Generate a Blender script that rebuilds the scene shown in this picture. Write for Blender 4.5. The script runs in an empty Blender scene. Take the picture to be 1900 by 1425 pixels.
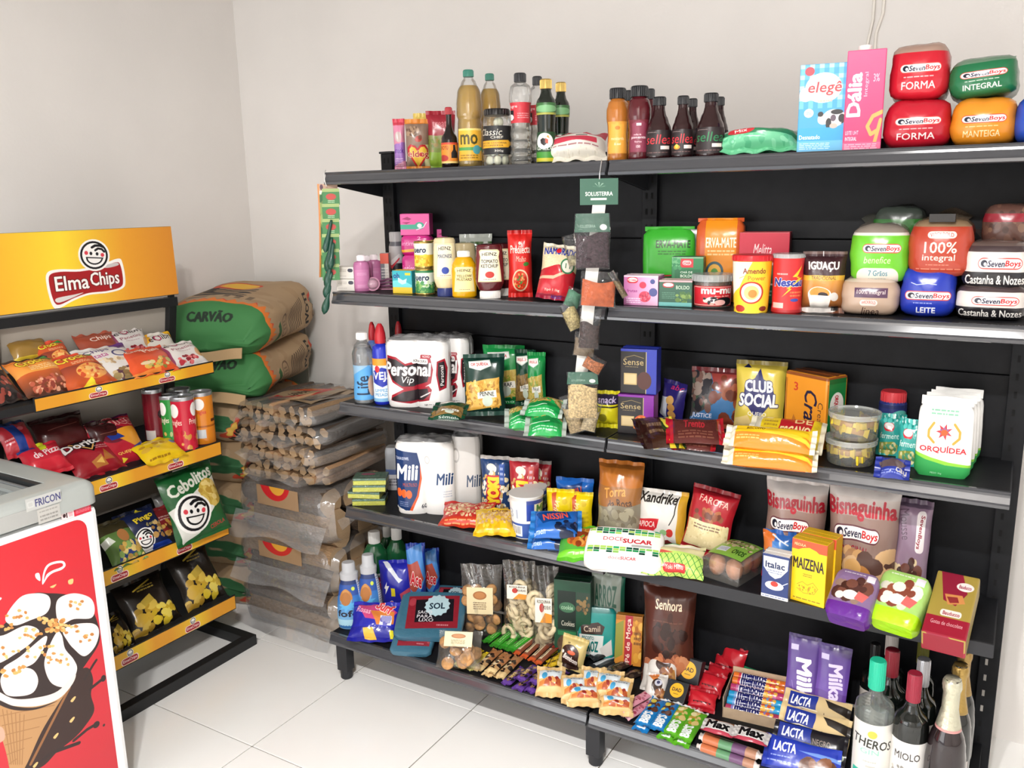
import bpy, bmesh, math, random
import numpy as np
from mathutils import Matrix, Vector
C = bpy.context.scene.collection
SC = bpy.context.scene
PI = math.pi

# ------------------------------------------------------------------ camera
F_PX, CX, CY = 1588.53, 950.0, 712.5
YAW, PITCH, ROLL = .5396, .2117, -.0189
CAM = np.array([1.8423, -1.8914, 1.5363])
cf = np.array([-math.sin(YAW)*math.cos(PITCH), math.cos(YAW)*math.cos(PITCH), -math.sin(PITCH)])
_r = np.array([math.cos(YAW), math.sin(YAW), 0.]); _u = np.cross(_r, cf)
cr = math.cos(ROLL)*_r + math.sin(ROLL)*_u
cu_ = -math.sin(ROLL)*_r + math.cos(ROLL)*_u
cam = bpy.data.cameras.new('camera'); camo = bpy.data.objects.new('camera', cam); C.objects.link(camo)
cam.sensor_fit = 'HORIZONTAL'; cam.sensor_width = 36; cam.lens = F_PX*36/1900; cam.clip_start = .05
camo.matrix_world = Matrix(((cr[0], cu_[0], -cf[0], CAM[0]), (cr[1], cu_[1], -cf[1], CAM[1]), (cr[2], cu_[2], -cf[2], CAM[2]), (0, 0, 0, 1)))
SC.camera = camo
def ray(x, y): return cf + cr*(x-CX)/F_PX - cu_*(y-CY)/F_PX
def onz(x, y, z): d = ray(x, y); return CAM + d*(z-CAM[2])/d[2]
def ony(x, y, Y): d = ray(x, y); return CAM + d*(Y-CAM[1])/d[1]
def proj(P): d = np.asarray(P, float)-CAM; z = d@cf; return CX+F_PX*(d@cr)/z, CY-F_PX*(d@cu_)/z
def onx(x, y, X): d = ray(x, y); return CAM + d*(X-CAM[0])/d[0]

# ------------------------------------------------------------------ light and exposure
SC.view_settings.view_transform = 'Standard'; SC.view_settings.look = 'None'
SC.view_settings.exposure = 0.0; SC.view_settings.gamma = 1; SC.view_settings.use_curve_mapping = False
w = bpy.data.worlds.new('world'); SC.world = w; w.use_nodes = True
w.node_tree.nodes['Background'].inputs[0].default_value = (.86, .93, 1, 1)
w.node_tree.nodes['Background'].inputs[1].default_value = 1.0
SC.cycles.max_bounces = 8; SC.cycles.transparent_max_bounces = 24; SC.cycles.caustics_reflective = False; SC.cycles.caustics_refractive = False
SC.cycles.use_denoising = True
def area(name, loc, aim, sx, sy, e, col):
    l = bpy.data.lights.new(name, 'AREA'); l.shape = 'RECTANGLE'; l.size = sx; l.size_y = sy; l.energy = e; l.color = col
    o = bpy.data.objects.new(name, l); C.objects.link(o); o.location = loc
    o.rotation_euler = (Vector(aim)-Vector(loc)).to_track_quat('-Z', 'Y').to_euler(); return o
area('shop_front_daylight', (-.05, -2.67, .9), (-.15, 0, .75), 1.7, 1.4, 27, (1, .985, .965))
area('side_fill_light', (3.82, -1.35, 1.25), (0, -1.0, 1.0), 1.5, 1.3, 4, (1, .985, .965))  # added fill light from the right, brightens the left wall
for k, x in enumerate((1.5, 1.75)):
    l = bpy.data.lights.new('ceiling_bulb_light', 'AREA'); l.shape = 'DISK'; l.size = .09; l.energy = 53; l.color = (1, .975, .95)
    o = bpy.data.objects.new('ceiling_bulb_light', l); C.objects.link(o); o.location = (x, -2.1, 2.56); o.rotation_euler = (0, 0, 0)

# ------------------------------------------------------------------ colours, materials
def hx(s):
    s = s.lstrip('#')
    if len(s) == 3: s = ''.join(c*2 for c in s)
    return tuple(int(s[i:i+2], 16)/255 for i in (0, 2, 4))
def lin(c): return tuple((v/12.92 if v <= .04045 else ((v+.055)/1.055)**2.4) for v in c)
MATS = {}
def pm(col, rough=.5, metal=0., spec=.5, coat=0., noise=0., nscale=20., bump=0., bscale=60., trans=0., ior=1.45, name=None):
    key = ('pm', col, rough, metal, spec, coat, noise, nscale, bump, bscale, trans, ior)
    if key in MATS: return MATS[key]
    m = bpy.data.materials.new(name or 'material'); m.use_nodes = True; nt = m.node_tree; b = nt.nodes['Principled BSDF']
    c = lin(hx(col)) if isinstance(col, str) else col
    b.inputs['Base Color'].default_value = (*c, 1); b.inputs['Roughness'].default_value = rough; b.inputs['Metallic'].default_value = metal
    b.inputs['Specular IOR Level'].default_value = spec; b.inputs['Coat Weight'].default_value = coat
    b.inputs['Transmission Weight'].default_value = trans; b.inputs['IOR'].default_value = ior
    if noise or bump: tc = nt.nodes.new('ShaderNodeTexCoord')
    if noise:
        n = nt.nodes.new('ShaderNodeTexNoise'); n.inputs['Scale'].default_value = nscale; n.inputs['Detail'].default_value = 5
        mx = nt.nodes.new('ShaderNodeMix'); mx.data_type = 'RGBA'
        mx.inputs[6].default_value = (*[v*(1-noise) for v in c], 1); mx.inputs[7].default_value = (*[min(1, v*(1+noise)) for v in c], 1)
        nt.links.new(tc.outputs['Object'], n.inputs['Vector']); mr = nt.nodes.new('ShaderNodeMapRange'); mr.inputs[1].default_value = .36; mr.inputs[2].default_value = .64; nt.links.new(n.outputs['Fac'], mr.inputs[0]); nt.links.new(mr.outputs[0], mx.inputs[0]); nt.links.new(mx.outputs[2], b.inputs['Base Color'])
    if bump: addbump(nt, b, tc, bump, bscale)
    MATS[key] = m; return m
def addbump(nt, b, tc, s, sc, d=.004):
    n2 = nt.nodes.new('ShaderNodeTexNoise'); n2.inputs['Scale'].default_value = sc; n2.inputs['Detail'].default_value = 2
    bp = nt.nodes.new('ShaderNodeBump'); bp.inputs['Strength'].default_value = s; bp.inputs['Distance'].default_value = d
    nt.links.new(tc.outputs['Object'], n2.inputs['Vector']); nt.links.new(n2.outputs['Fac'], bp.inputs['Height']); nt.links.new(bp.outputs['Normal'], b.inputs['Normal'])
def film(tint='#ffffff', op=.12, rough=.12, bump=.6, bscale=45, ts=.15, base=.04):
    """clear plastic film: mostly see-through, with a glossy wrinkled surface"""
    key = ('film', tint, op, rough, bump, bscale, ts, base)
    if key in MATS: return MATS[key]
    m = bpy.data.materials.new('clear_film'); m.use_nodes = True; nt = m.node_tree; nt.nodes.remove(nt.nodes['Principled BSDF'])
    out = nt.nodes['Material Output']; c = lin(hx(tint))
    tr = nt.nodes.new('ShaderNodeBsdfTransparent'); tr.inputs[0].default_value = (*[1-ts+ts*v for v in c], 1)
    df = nt.nodes.new('ShaderNodeBsdfDiffuse'); df.inputs[0].default_value = (*c, 1)
    gl = nt.nodes.new('ShaderNodeBsdfGlossy'); gl.inputs['Roughness'].default_value = rough
    m1 = nt.nodes.new('ShaderNodeMixShader'); m1.inputs[0].default_value = op
    m2 = nt.nodes.new('ShaderNodeMixShader'); fr = nt.nodes.new('ShaderNodeFresnel'); fr.inputs[0].default_value = 1.45
    tc = nt.nodes.new('ShaderNodeTexCoord'); n2 = nt.nodes.new('ShaderNodeTexNoise'); n2.inputs['Scale'].default_value = bscale
    bp = nt.nodes.new('ShaderNodeBump'); bp.inputs['Strength'].default_value = bump; bp.inputs['Distance'].default_value = .006
    L = nt.links.new
    L(tc.outputs['Object'], n2.inputs['Vector']); L(n2.outputs['Fac'], bp.inputs['Height'])
    L(bp.outputs['Normal'], gl.inputs['Normal']); L(bp.outputs['Normal'], fr.inputs['Normal'])
    hf = nt.nodes.new('ShaderNodeMath'); hf.operation = 'MULTIPLY_ADD'; hf.inputs[1].default_value = .6; hf.inputs[2].default_value = base; L(fr.outputs[0], hf.inputs[0])
    L(tr.outputs[0], m1.inputs[1]); L(df.outputs[0], m1.inputs[2]); L(hf.outputs[0], m2.inputs[0]); L(m1.outputs[0], m2.inputs[1]); L(gl.outputs[0], m2.inputs[2]); L(m2.outputs[0], out.inputs[0])
    MATS[key] = m; return m
FINISH = dict(card=(.42, 0, 60), film=(.24, .35, 30), crinkle=(.2, .8, 42), foil=(.16, .8, 55), paper=(.65, .12, 80), gloss=(.12, 0, 60), matte=(.8, 0, 60), sack=(.75, .5, 14))
def art(name, finish='card'):
    key = ('art', name, finish)
    if key in MATS: return MATS[key]
    img = ARTS[name]()
    rough, bump, bs = FINISH[finish]
    m = bpy.data.materials.new('print_'+name); m.use_nodes = True; nt = m.node_tree; b = nt.nodes['Principled BSDF']
    t = nt.nodes.new('ShaderNodeTexImage'); t.image = img; t.extension = 'EXTEND'
    uv = nt.nodes.new('ShaderNodeUVMap'); uv.uv_map = 'uv'; nt.links.new(uv.outputs[0], t.inputs[0]); nt.links.new(t.outputs[0], b.inputs['Base Color'])
    b.inputs['Roughness'].default_value = rough
    if bump: addbump(nt, b, nt.nodes.new('ShaderNodeTexCoord'), bump, bs, .003)
    MATS[key] = m; return m

# ------------------------------------------------------------------ prints: flat artwork rasterised here from polygons and the built-in font
GLY = {}
def glyphs(s, bold):
    k = (s, bold)
    if k in GLY: return GLY[k]
    c = bpy.data.curves.new('t', 'FONT'); c.body = s; c.size = 1; c.offset = bold; c.resolution_u = 2; c.fill_mode = 'FRONT'
    o = bpy.data.objects.new('t', c); me = o.to_mesh(); me.calc_loop_triangles()
    v = np.zeros(len(me.vertices)*3); me.vertices.foreach_get('co', v); v = v.reshape(-1, 3)[:, :2]
    t = np.zeros(len(me.loop_triangles)*3, int); me.loop_triangles.foreach_get('vertices', t); t = t.reshape(-1, 3)
    o.to_mesh_clear(); bpy.data.objects.remove(o); bpy.data.curves.remove(c)
    tri = v[t] if len(t) else np.zeros((1, 3, 2)); lo, hi = tri.reshape(-1, 2).min(0), tri.reshape(-1, 2).max(0)
    tri = (tri-lo)/np.maximum(hi-lo, 1e-6); GLY[k] = (tri, (hi-lo)); return GLY[k]
class Canvas:
    def __init__(s, W, H, bg): s.W, s.H = W, H; s.a = np.empty((H, W, 3)); s.a[:] = hx(bg)
    def fill(s, A, B, col, alpha=1., dil=0.):
        """non-zero winding fill of directed edges A->B in pixels"""
        S = 3; P = np.concatenate([A, B]); x0 = max(int(math.floor(P[:, 0].min()-dil)), 0); x1 = min(int(math.ceil(P[:, 0].max()+dil))+1, s.W)
        y0 = max(int(math.floor(P[:, 1].min()-dil)), 0); y1 = min(int(math.ceil(P[:, 1].max()+dil))+1, s.H)
        if x1 <= x0 or y1 <= y0: return
        hh, ww = (y1-y0)*S, (x1-x0)*S
        a = (A-[x0, y0])*S; b = (B-[x0, y0])*S
        up = b[:, 1] > a[:, 1]; lo = np.where(up[:, None], a, b); hi = np.where(up[:, None], b, a); sg = np.where(up, 1, -1)
        k0 = np.clip(np.ceil(lo[:, 1]-.5).astype(int), 0, hh); k1 = np.clip(np.ceil(hi[:, 1]-.5).astype(int), 0, hh)
        n = np.maximum(k1-k0, 0); tot = n.sum()
        if tot == 0: return
        idx = np.repeat(np.arange(len(n)), n); off = np.arange(tot)-np.repeat(np.cumsum(n)-n, n); k = k0[idx]+off
        t = (k+.5-lo[idx, 1])/np.maximum(hi[idx, 1]-lo[idx, 1], 1e-9); x = lo[idx, 0]+t*(hi[idx, 0]-lo[idx, 0])
        c = np.clip(np.ceil(x-.5).astype(int), 0, ww)
        d = np.zeros((hh, ww+1), np.int32); np.add.at(d, (k, c), sg[idx]); m = np.cumsum(d, 1)[:, :ww] != 0
        if dil > .15:
            q = m.copy(); rr = dil*S
            for i in range(12):
                dx, dy = round(rr*math.cos(i*PI/6)), round(rr*math.sin(i*PI/6))
                q[max(dy, 0):hh+min(dy, 0), max(dx, 0):ww+min(dx, 0)] |= m[max(-dy, 0):hh+min(-dy, 0), max(-dx, 0):ww+min(-dx, 0)]
            m = q
        m = m.astype(float)
        m = m.reshape(y1-y0, S, x1-x0, S).mean((1, 3))[..., None]*alpha
        v = s.a[y0:y1, x0:x1]; v += (np.array(hx(col))-v)*m
    def poly(s, pts, col, alpha=1.):
        p = np.array(pts, float)*[s.W, s.H]; s.fill(p, np.roll(p, -1, 0), col, alpha)
    def tris(s, t, col, dil=0.):
        t = t*[s.W, s.H]; ar = (t[:, 1, 0]-t[:, 0, 0])*(t[:, 2, 1]-t[:, 0, 1])-(t[:, 2, 0]-t[:, 0, 0])*(t[:, 1, 1]-t[:, 0, 1])
        t = np.where((ar < 0)[:, None, None], t[:, ::-1], t); s.fill(t.reshape(-1, 2), np.roll(t, -1, 1).reshape(-1, 2), col, 1., dil)
def R(x0, y0, x1, y1, c): return lambda v: v.poly([(x0, y0), (x1, y0), (x1, y1), (x0, y1)], c)
def P(pts, c): return lambda v: v.poly(pts, c)
def E(cx, cy, rx, ry, c, rot=0, n=28):
    def f(v):
        p = []; k = math.radians(rot)
        for i in range(n):
            a = 2*PI*i/n; x, y = rx*math.cos(a)*v.W, ry*math.sin(a)*v.H
            p.append((cx+(x*math.cos(k)-y*math.sin(k))/v.W, cy+(x*math.sin(k)+y*math.cos(k))/v.H))
        v.poly(p, c)
    return f
def RR(x0, y0, x1, y1, c, r=.5):
    """rounded rectangle, r = fraction of the short side"""
    def f(v):
        w_, h_ = (x1-x0)*v.W, (y1-y0)*v.H; q = r*min(w_, h_); p = []
        for (ax, ay, st) in ((x1*v.W-q, y0*v.H+q, -90), (x1*v.W-q, y1*v.H-q, 0), (x0*v.W+q, y1*v.H-q, 90), (x0*v.W+q, y0*v.H+q, 180)):
            for i in range(7):
                a = math.radians(st+15*i); p.append(((ax+q*math.cos(a))/v.W, (ay+q*math.sin(a))/v.H))
        v.poly(p, c)
    return f
def T(s, x0, y0, x1, y1, c, b=.02, rot=0, sh=0., o=None, ow=.05, arc=0.):
    """text stretched into the box; rot turns it (degrees clockwise), sh slants it, o outlines it"""
    def f(v):
        t, sz = glyphs(s, 0.); t = t.copy(); t[..., 1] = 1-t[..., 1]; t -= .5
        bw, bh = (x1-x0)*v.W, (y1-y0)*v.H
        if round(rot/90) % 2: bw, bh = bh, bw
        em = bh/sz[1]; db = b*em*.6; bw -= 2*db; bh -= 2*db
        X = t[..., 0]*bw - t[..., 1]*bh*sh; Y = t[..., 1]*bh - arc*bh*(1-4*t[..., 0]**2)
        k = math.radians(rot); q = np.stack([(X*math.cos(k)-Y*math.sin(k))/v.W+(x0+x1)/2, (X*math.sin(k)+Y*math.cos(k))/v.H+(y0+y1)/2], -1)
        if o: v.tris(q, o, db+ow*em*.8)
        v.tris(q, c, db)
    return f
def L(pts, wd, c):
    def f(v):
        q = np.array(pts, float)*[v.W, v.H]; h = wd*v.W/2
        for a, b in zip(q[:-1], q[1:]):
            d = b-a; n = np.array([-d[1], d[0]]); n = n/max(np.linalg.norm(n), 1e-6)*h
            v.poly(np.array([a+n, b+n, b-n, a-n])/[v.W, v.H], c)
        for a in q: v.poly([((a[0]+h*math.cos(i*PI/4))/v.W, (a[1]+h*math.sin(i*PI/4))/v.H) for i in range(8)], c)
    return f
def G(y0, y1, c0, c1, x0=0, x1=1, ax=1):
    def f(v):
        if ax: i0, i1 = int(y0*v.H), max(int(y1*v.H), int(y0*v.H)+1); t = np.linspace(0, 1, i1-i0)[:, None, None]; v.a[i0:i1, int(x0*v.W):int(x1*v.W)] = np.array(hx(c0))*(1-t)+np.array(hx(c1))*t
        else: j0, j1 = int(x0*v.W), int(x1*v.W); t = np.linspace(0, 1, j1-j0)[None, :, None]; v.a[int(y0*v.H):int(y1*v.H), j0:j1] = np.array(hx(c0))*(1-t)+np.array(hx(c1))*t
    return f
def K(x0, y0, x1, y1, cols, n, r, seed=1, sq=.6):
    """scattered flakes: photographs of food on a pack"""
    def f(v):
        rg = random.Random(seed)
        for _ in range(n):
            a = r*(.6+.8*rg.random()); E(x0+(x1-x0)*rg.random(), y0+(y1-y0)*rg.random(), a, a*v.W/v.H*(sq+.4*rg.random()), rg.choice(cols), rg.random()*180, 10)(v)
    return f
def KE(cx, cy, rx, ry, cols, n, r, seed=1, sq=.6):
    """the same inside an ellipse"""
    def f(v):
        rg = random.Random(seed)
        for _ in range(n):
            q = math.sqrt(rg.random()); t = rg.random()*2*PI; a = r*(.6+.8*rg.random())
            E(cx+rx*q*math.cos(t), cy+ry*q*math.sin(t), a, a*v.W/v.H*(sq+.4*rg.random()), rg.choice(cols), rg.random()*180, 10)(v)
    return f
def LN(x0, y0, x1, y1, c, n, seed=1):
    """lines of print too small to read in the photograph"""
    def f(v):
        rg = random.Random(seed)
        for i in range(n):
            y = y0+(y1-y0)*(i+.2)/n; h = (y1-y0)/n*.5; x = x0
            while x < x1-.01:
                e = min(x1, x+(x1-x0)*(.06+.16*rg.random())); v.poly([(x, y), (e, y), (e, y+h), (x, y+h)], c, .75); x = e+(x1-x0)*.03
    return f
ARTS = {}
def D(name, W, H, bg, *ops):
    def make():
        v = Canvas(W, H, bg)
        for o in ops: o(v)
        im = bpy.data.images.new('print_'+name, W, H); px = np.ones((H, W, 4), np.float32); px[..., :3] = np.clip(v.a, 0, 1)[::-1]
        im.pixels.foreach_set(px.ravel()); im.update(); im.pack(); return im
    ARTS[name] = make

# ------------------------------------------------------------------ meshes
def setp(o, label=None, cat=None, group=None, kind=None):
    if label: o['label'] = label
    if cat: o['category'] = cat
    if group: o['group'] = group
    if kind: o['kind'] = kind
    return o
class MB:
    def __init__(s): s.v = []; s.f = []; s.uv = []; s.mi = []
    def add(s, vs, fs, uvs=None, mi=0):
        b = len(s.v); s.v += [tuple(p) for p in vs]; s.uv += list(uvs) if uvs is not None else [(0.5, 0.5)]*len(vs)
        s.f += [tuple(b+i for i in q) for q in fs]; s.mi += [mi]*len(fs); return s
    def box(s, x0, y0, z0, x1, y1, z1, mi=0):
        v = [(x, y, z) for z in (z0, z1) for y in (y0, y1) for x in (x0, x1)]
        return s.add(v, [(0, 2, 3, 1), (4, 5, 7, 6), (0, 1, 5, 4), (2, 6, 7, 3), (0, 4, 6, 2), (1, 3, 7, 5)], None, mi)
    def grid(s, fn, nu, nv, uvfn=None, flip=False, mi=0):
        vs = []; uv = []
        for j in range(nv+1):
            for i in range(nu+1):
                vs.append(fn(i/nu, j/nv)); uv.append(uvfn(i/nu, j/nv) if uvfn else (i/nu, j/nv))
        fs = []
        for j in range(nv):
            for i in range(nu):
                a = j*(nu+1)+i; q = (a, a+1, a+nu+2, a+nu+1); fs.append(q[::-1] if flip else q)
        return s.add(vs, fs, uv, mi)
    def lathe(s, prof, n=28, mi=0, a0=0., a1=2*PI, uv=None, cx=0., cy=0., sy=1.):
        full = abs(a1-a0-2*PI) < 1e-6; m = len(prof); vs = []; uvs = []
        for i in range(n+1):
            a = a0+(a1-a0)*i/n
            for j, (r, z) in enumerate(prof):
                vs.append((cx+r*math.sin(a), cy-r*math.cos(a)*sy, z)); uvs.append((i/n, (z-prof[0][1])/max(prof[-1][1]-prof[0][1], 1e-6)) if uv else (.5, .5))
        fs = [(i*m+j, (i+1)*m+j, (i+1)*m+j+1, i*m+j+1) for i in range(n) for j in range(m-1)]
        return s.add(vs, fs, uvs, mi)
    def tube(s, pts, r, n=8, mi=0, closed=False):
        pts = [Vector(p) for p in pts]; m = len(pts); vs = []; fs = []; up = Vector((0, 0, 1))
        for i, p in enumerate(pts):
            d = (pts[min(i+1, m-1)]-pts[max(i-1, 0)]).normalized(); a = d.cross(up if abs(d.z) < .95 else Vector((1, 0, 0))).normalized(); b = d.cross(a)
            rr = r[i] if isinstance(r, (list, tuple)) else r
            for k in range(n): t = 2*PI*k/n; vs.append(p+a*math.cos(t)*rr+b*math.sin(t)*rr)
        for i in range(m-1):
            for k in range(n): fs.append((i*n+k, i*n+(k+1) % n, (i+1)*n+(k+1) % n, (i+1)*n+k))
        fs += [tuple(range(n))[::-1], tuple((m-1)*n+k for k in range(n))]
        return s.add(vs, fs, None, mi)
    def prism(s, poly, a, b, axis='x', mi=0):
        """poly in the two other axes (y,z | x,z | x,y) pushed from a to b"""
        def p3(t, q): return (t, q[0], q[1]) if axis == 'x' else ((q[0], t, q[1]) if axis == 'y' else (q[0], q[1], t))
        n = len(poly); vs = [p3(a, q) for q in poly]+[p3(b, q) for q in poly]
        fs = [tuple(range(n))[::-1], tuple(range(n, 2*n))]+[(i, (i+1) % n, n+(i+1) % n, n+i) for i in range(n)]
        return s.add(vs, fs, None, mi)
    def build(s, name, mats, parent=None, smooth=False, bevel=0., mat=None, label=None, recalc=True):
        me = bpy.data.meshes.new(name); me.from_pydata(s.v, [], s.f)
        ul = me.uv_layers.new(name='uv'); li = np.zeros(len(me.loops), int); me.loops.foreach_get('vertex_index', li)
        ul.data.foreach_set('uv', np.array(s.uv, np.float32)[li].ravel())
        mats = mats if isinstance(mats, (list, tuple)) else [mats]
        for m in mats: me.materials.append(m)
        me.polygons.foreach_set('material_index', np.array(s.mi, np.int32))
        if recalc or bevel:
            bm = bmesh.new(); bm.from_mesh(me)
            if recalc: bmesh.ops.recalc_face_normals(bm, faces=bm.faces)
            if bevel:
                es = [e for e in bm.edges if len(e.link_faces) == 2 and e.calc_face_angle(0) > .5]
                bmesh.ops.bevel(bm, geom=es, offset=bevel, segments=2, profile=.6, affect='EDGES', clamp_overlap=True)
            bm.to_mesh(me); bm.free()
        if smooth is True: me.shade_smooth()
        elif smooth: me.shade_smooth(); me.set_sharp_from_angle(angle=smooth)
        o = bpy.data.objects.new(name, me); C.objects.link(o)
        if parent: o.parent = parent
        if mat is not None: o.matrix_world = mat
        if label: o['label'] = label
        return o
def thing(name, label, cat, M=None, group=None):
    o = bpy.data.objects.new(name, None); C.objects.link(o); o.empty_display_size = .05
    if M is not None: o.matrix_world = M
    return setp(o, label, cat, group)
def loc(x, y, z, rz=0.): return Matrix.Translation((x, y, z)) @ Matrix.Rotation(rz, 4, 'Z')
def dup(o, M, label=None, group=None):
    c = o.copy(); C.objects.link(c); c.matrix_world = M
    if label: c['label'] = label
    if group: c['group'] = group
    for ch in list(o.children):
        d = ch.copy(); C.objects.link(d); d.parent = c
        for g in list(ch.children): e = g.copy(); C.objects.link(e); e.parent = d
    return c

# ------------------------------------------------------------------ the room
XL, XR, YB, YF, ZC = -.967, 3.9, .69, -2.75, 2.75
wall_m = pm('#e6e2de', .75, noise=.02, nscale=3, bump=.08, bscale=90)
def struct(o): o['kind'] = 'structure'; return o
struct(MB().box(XL-.1, YB, 0, XR+.1, YB+.1, ZC).build('wall_back', wall_m))
struct(MB().box(XL-.1, YF, 0, XL, YB, ZC).build('wall_left', wall_m))
wr_ = MB(); wr_.box(XR, YF, 0, XR+.1, -2.1, ZC); wr_.box(XR, -.6, 0, XR+.1, YB, ZC); wr_.box(XR, -2.1, 0, XR+.1, -.6, .6); wr_.box(XR, -2.1, 1.9, XR+.1, -.6, ZC); struct(wr_.build('wall_right', wall_m))  # unseen wall; its opening is added for the side fill light
wf = MB(); wf.box(XL, YF-.1, 0, -.92, YF, ZC); wf.box(.92, YF-.1, 0, XR, YF, ZC); wf.box(-.92, YF-.1, 2.1, .92, YF, ZC)
struct(wf.build('wall_front', wall_m))
struct(MB().box(XL-.1, YF-.1, ZC, XR+.1, YB+.1, ZC+.1).build('ceiling', pm('#a8a4a0', .8)))
fl = struct(MB().box(XL-.1, YF-.1, -.06, XR+.1, YB+.1, -.003).build('floor', pm('#6f675c', .9)))
tile_m = pm('#fffefb', .2, noise=.015, nscale=4)
TS, TX, TY = .4584, .0406, .0674
tm = MB().box(.0018, .0018, -.02, TS-.0018, TS-.0018, 0).build('tile', tile_m, fl, bevel=.001); first = tm
for i in range(-3, 8):
    for j in range(-6, 2):
        x, y = TX+i*TS, TY+j*TS
        if x > XR or y > YB: continue
        o = first if first else tm.copy()
        if not first: C.objects.link(o); o.parent = fl
        o.location = (x, y, 0); first = None
cond = pm('#e9e4db', .6)
t1 = MB().box(-.704, YB-.004, .0, -.692, YB, 1.05).build('trim_1', pm('#d9d3c8', .6), bevel=.001); struct(t1)
t2 = MB(); t2.tube([(1.428, YB-.006, 1.6), (1.427, YB-.006, 1.93), (1.436, YB-.006, 1.985), (1.437, YB-.006, 2.2), (1.43, YB-.006, ZC)], .004, 8); struct(t2.build('trim_2', cond, smooth=True))
t3 = MB(); t3.tube([(1.445, YB-.006, 1.6), (1.446, YB-.006, 1.95), (1.46, YB-.006, 2.0), (1.462, YB-.006, ZC)], .004, 8); struct(t3.build('trim_3', cond, smooth=True))
# ceiling lamps (above the frame): two bare bulbs
for k, x in enumerate((1.5, 1.75)):
    t = thing('ceiling_lamp', ('round white downlight on the ceiling, the one towards the left wall', 'round white downlight on the ceiling, the one away from the left wall')[k], 'lamp', loc(x, -2.1, ZC))
    MB().lathe([(0, -.002), (.012, -.002), (.012, -.15), (.05, -.16), (.06, -.178), (.056, -.178), (.046, -.166), (0, -.166)], 24).build('lamp_holder', pm('#f4f2ee', .5), t, smooth=.6)

# ------------------------------------------------------------------ shelving: two joined black units
S1, S2, S3, S4, S0 = 1.627, 1.267, .914, .564, .166
YU, YP, W = .112, .362, .93
blk = pm('#18191c', .5, spec=.22, noise=.12, nscale=30, bump=.04, bscale=200)
blk2 = pm('#232428', .5)
chan = pm('#424347', .14, spec=.7, coat=.6)
shade_black = pm('#050506', .9)  # near-black standing for the shade in slots and panel joints
CHP = [(.006, .0345), (-.002, .0345), (-.0045, .031), (-.0015, .027), (-.0025, .022), (-.0075, .009), (-.0105, .0055), (-.0105, -.001), (-.006, -.003), (.004, -.0022), (.004, .002)]
def unit(x0, x1, label, posts):
    t = thing('shelving_unit', label, 'shelf', loc(x0, 0, 0)); w_ = x1-x0
    for px in posts:
        MB().box(px-.022-x0, YP, .0, px+.022-x0, YP+.045, 1.69).build('post', blk, t, bevel=.002)
        sm = MB(); lit = px > 1.5; s2 = MB()
        for k in range(37):
            z = .13+k*.0425
            for dx in (-.008, .008) if not lit else (-.006,): (s2 if lit and .25 < z < .42 else sm).box(px-x0+dx-.003, YP-.0006, z, px-x0+dx+.003, YP+.002, z+.016)
        setp(sm.build('painted_slot', shade_black, t), kind='stuff')  # dark boxes on the post face, painted in place of shaded slots
        if lit: setp(s2.build('painted_slot', pm('#a8a49e', .8), t), kind='stuff')  # pale boxes painted as lit wall showing through the slots
        MB().box(px-.026-x0, YP-.004, 1.69, px+.026-x0, YP+.049, 1.697).build('post_cap', blk2, t, bevel=.002)
    zs = [.17, .49, .80, 1.115, 1.425, 1.665]
    MB().box(.016, YP+.031, .172, w_-.008, YP+.033, 1.66).build('joint_blackout_sheet', shade_black, t)  # added dark sheet, keeps wall light out of the panel joints
    for a, b in zip(zs[:-1], zs[1:]):
        MB().box(.014, YP+.018, a+.0015, w_-.006, YP+.03, b-.0015).build('back_panel', blk, t, bevel=.002)
    for i, z in enumerate((S1, S2, S3, S4)):
        sh = MB(); sh.box(.002, YU, z-.022, w_-.002, YP+.015, z); sh = sh.build('shelf_board', blk, t, bevel=.0015)
        if i == 3 and x0 > .5: MB().box(.001, YU-.003, z-.032, w_-.001, YU+.003, z+.0005).build('shelf_edge', blk2, sh, bevel=.001)
        else: MB().prism([(YU+a, z-.0335+b) for a, b in CHP], .001, w_-.001).build('price_channel', chan, sh)
        for s, xb in ((0, .0), (1, w_-.003)):
            MB().prism([(YU+.002, z), (YP+.03, z), (YP+.03, z-.075), (YP, z-.072), (YU+.012, z-.036), (YU+.002, z-.03)], xb, xb+.003).build('bracket', blk2, sh)
    b = MB(); b.box(.002, 0, S0-.028, w_-.002, YP+.015, S0); b = b.build('base_shelf', blk, t, bevel=.0015)
    MB().prism([(a, S0-.0335+q) for a, q in CHP], .001, w_-.001).build('price_channel', chan, b)
    for px in posts:
        l = MB(); l.box(px-.022-x0, .008, .03, px+.02-x0, .045, S0-.03); l.prism([(.04, S0-.03), (YP, S0-.03), (YP, .03), (YP-.03, .03), (.05, S0-.09)], px-.004-x0, px-x0)
        l = l.build('base_leg', blk2, t, bevel=.0015)
        MB().lathe([(0, 0), (.017, 0), (.02, .004), (.02, .034), (0, .034)], 18, cx=px-x0, cy=.027).build('foot', blk2, l, smooth=.6)
    return t
unit(0, .929, 'black metal shelving unit with price channels, the one beside the firewood stack', (.034, .942))
unit(.935, 1.862, 'black metal shelving unit with breads and wine, the one away from the firewood', (1.857,))

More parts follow.
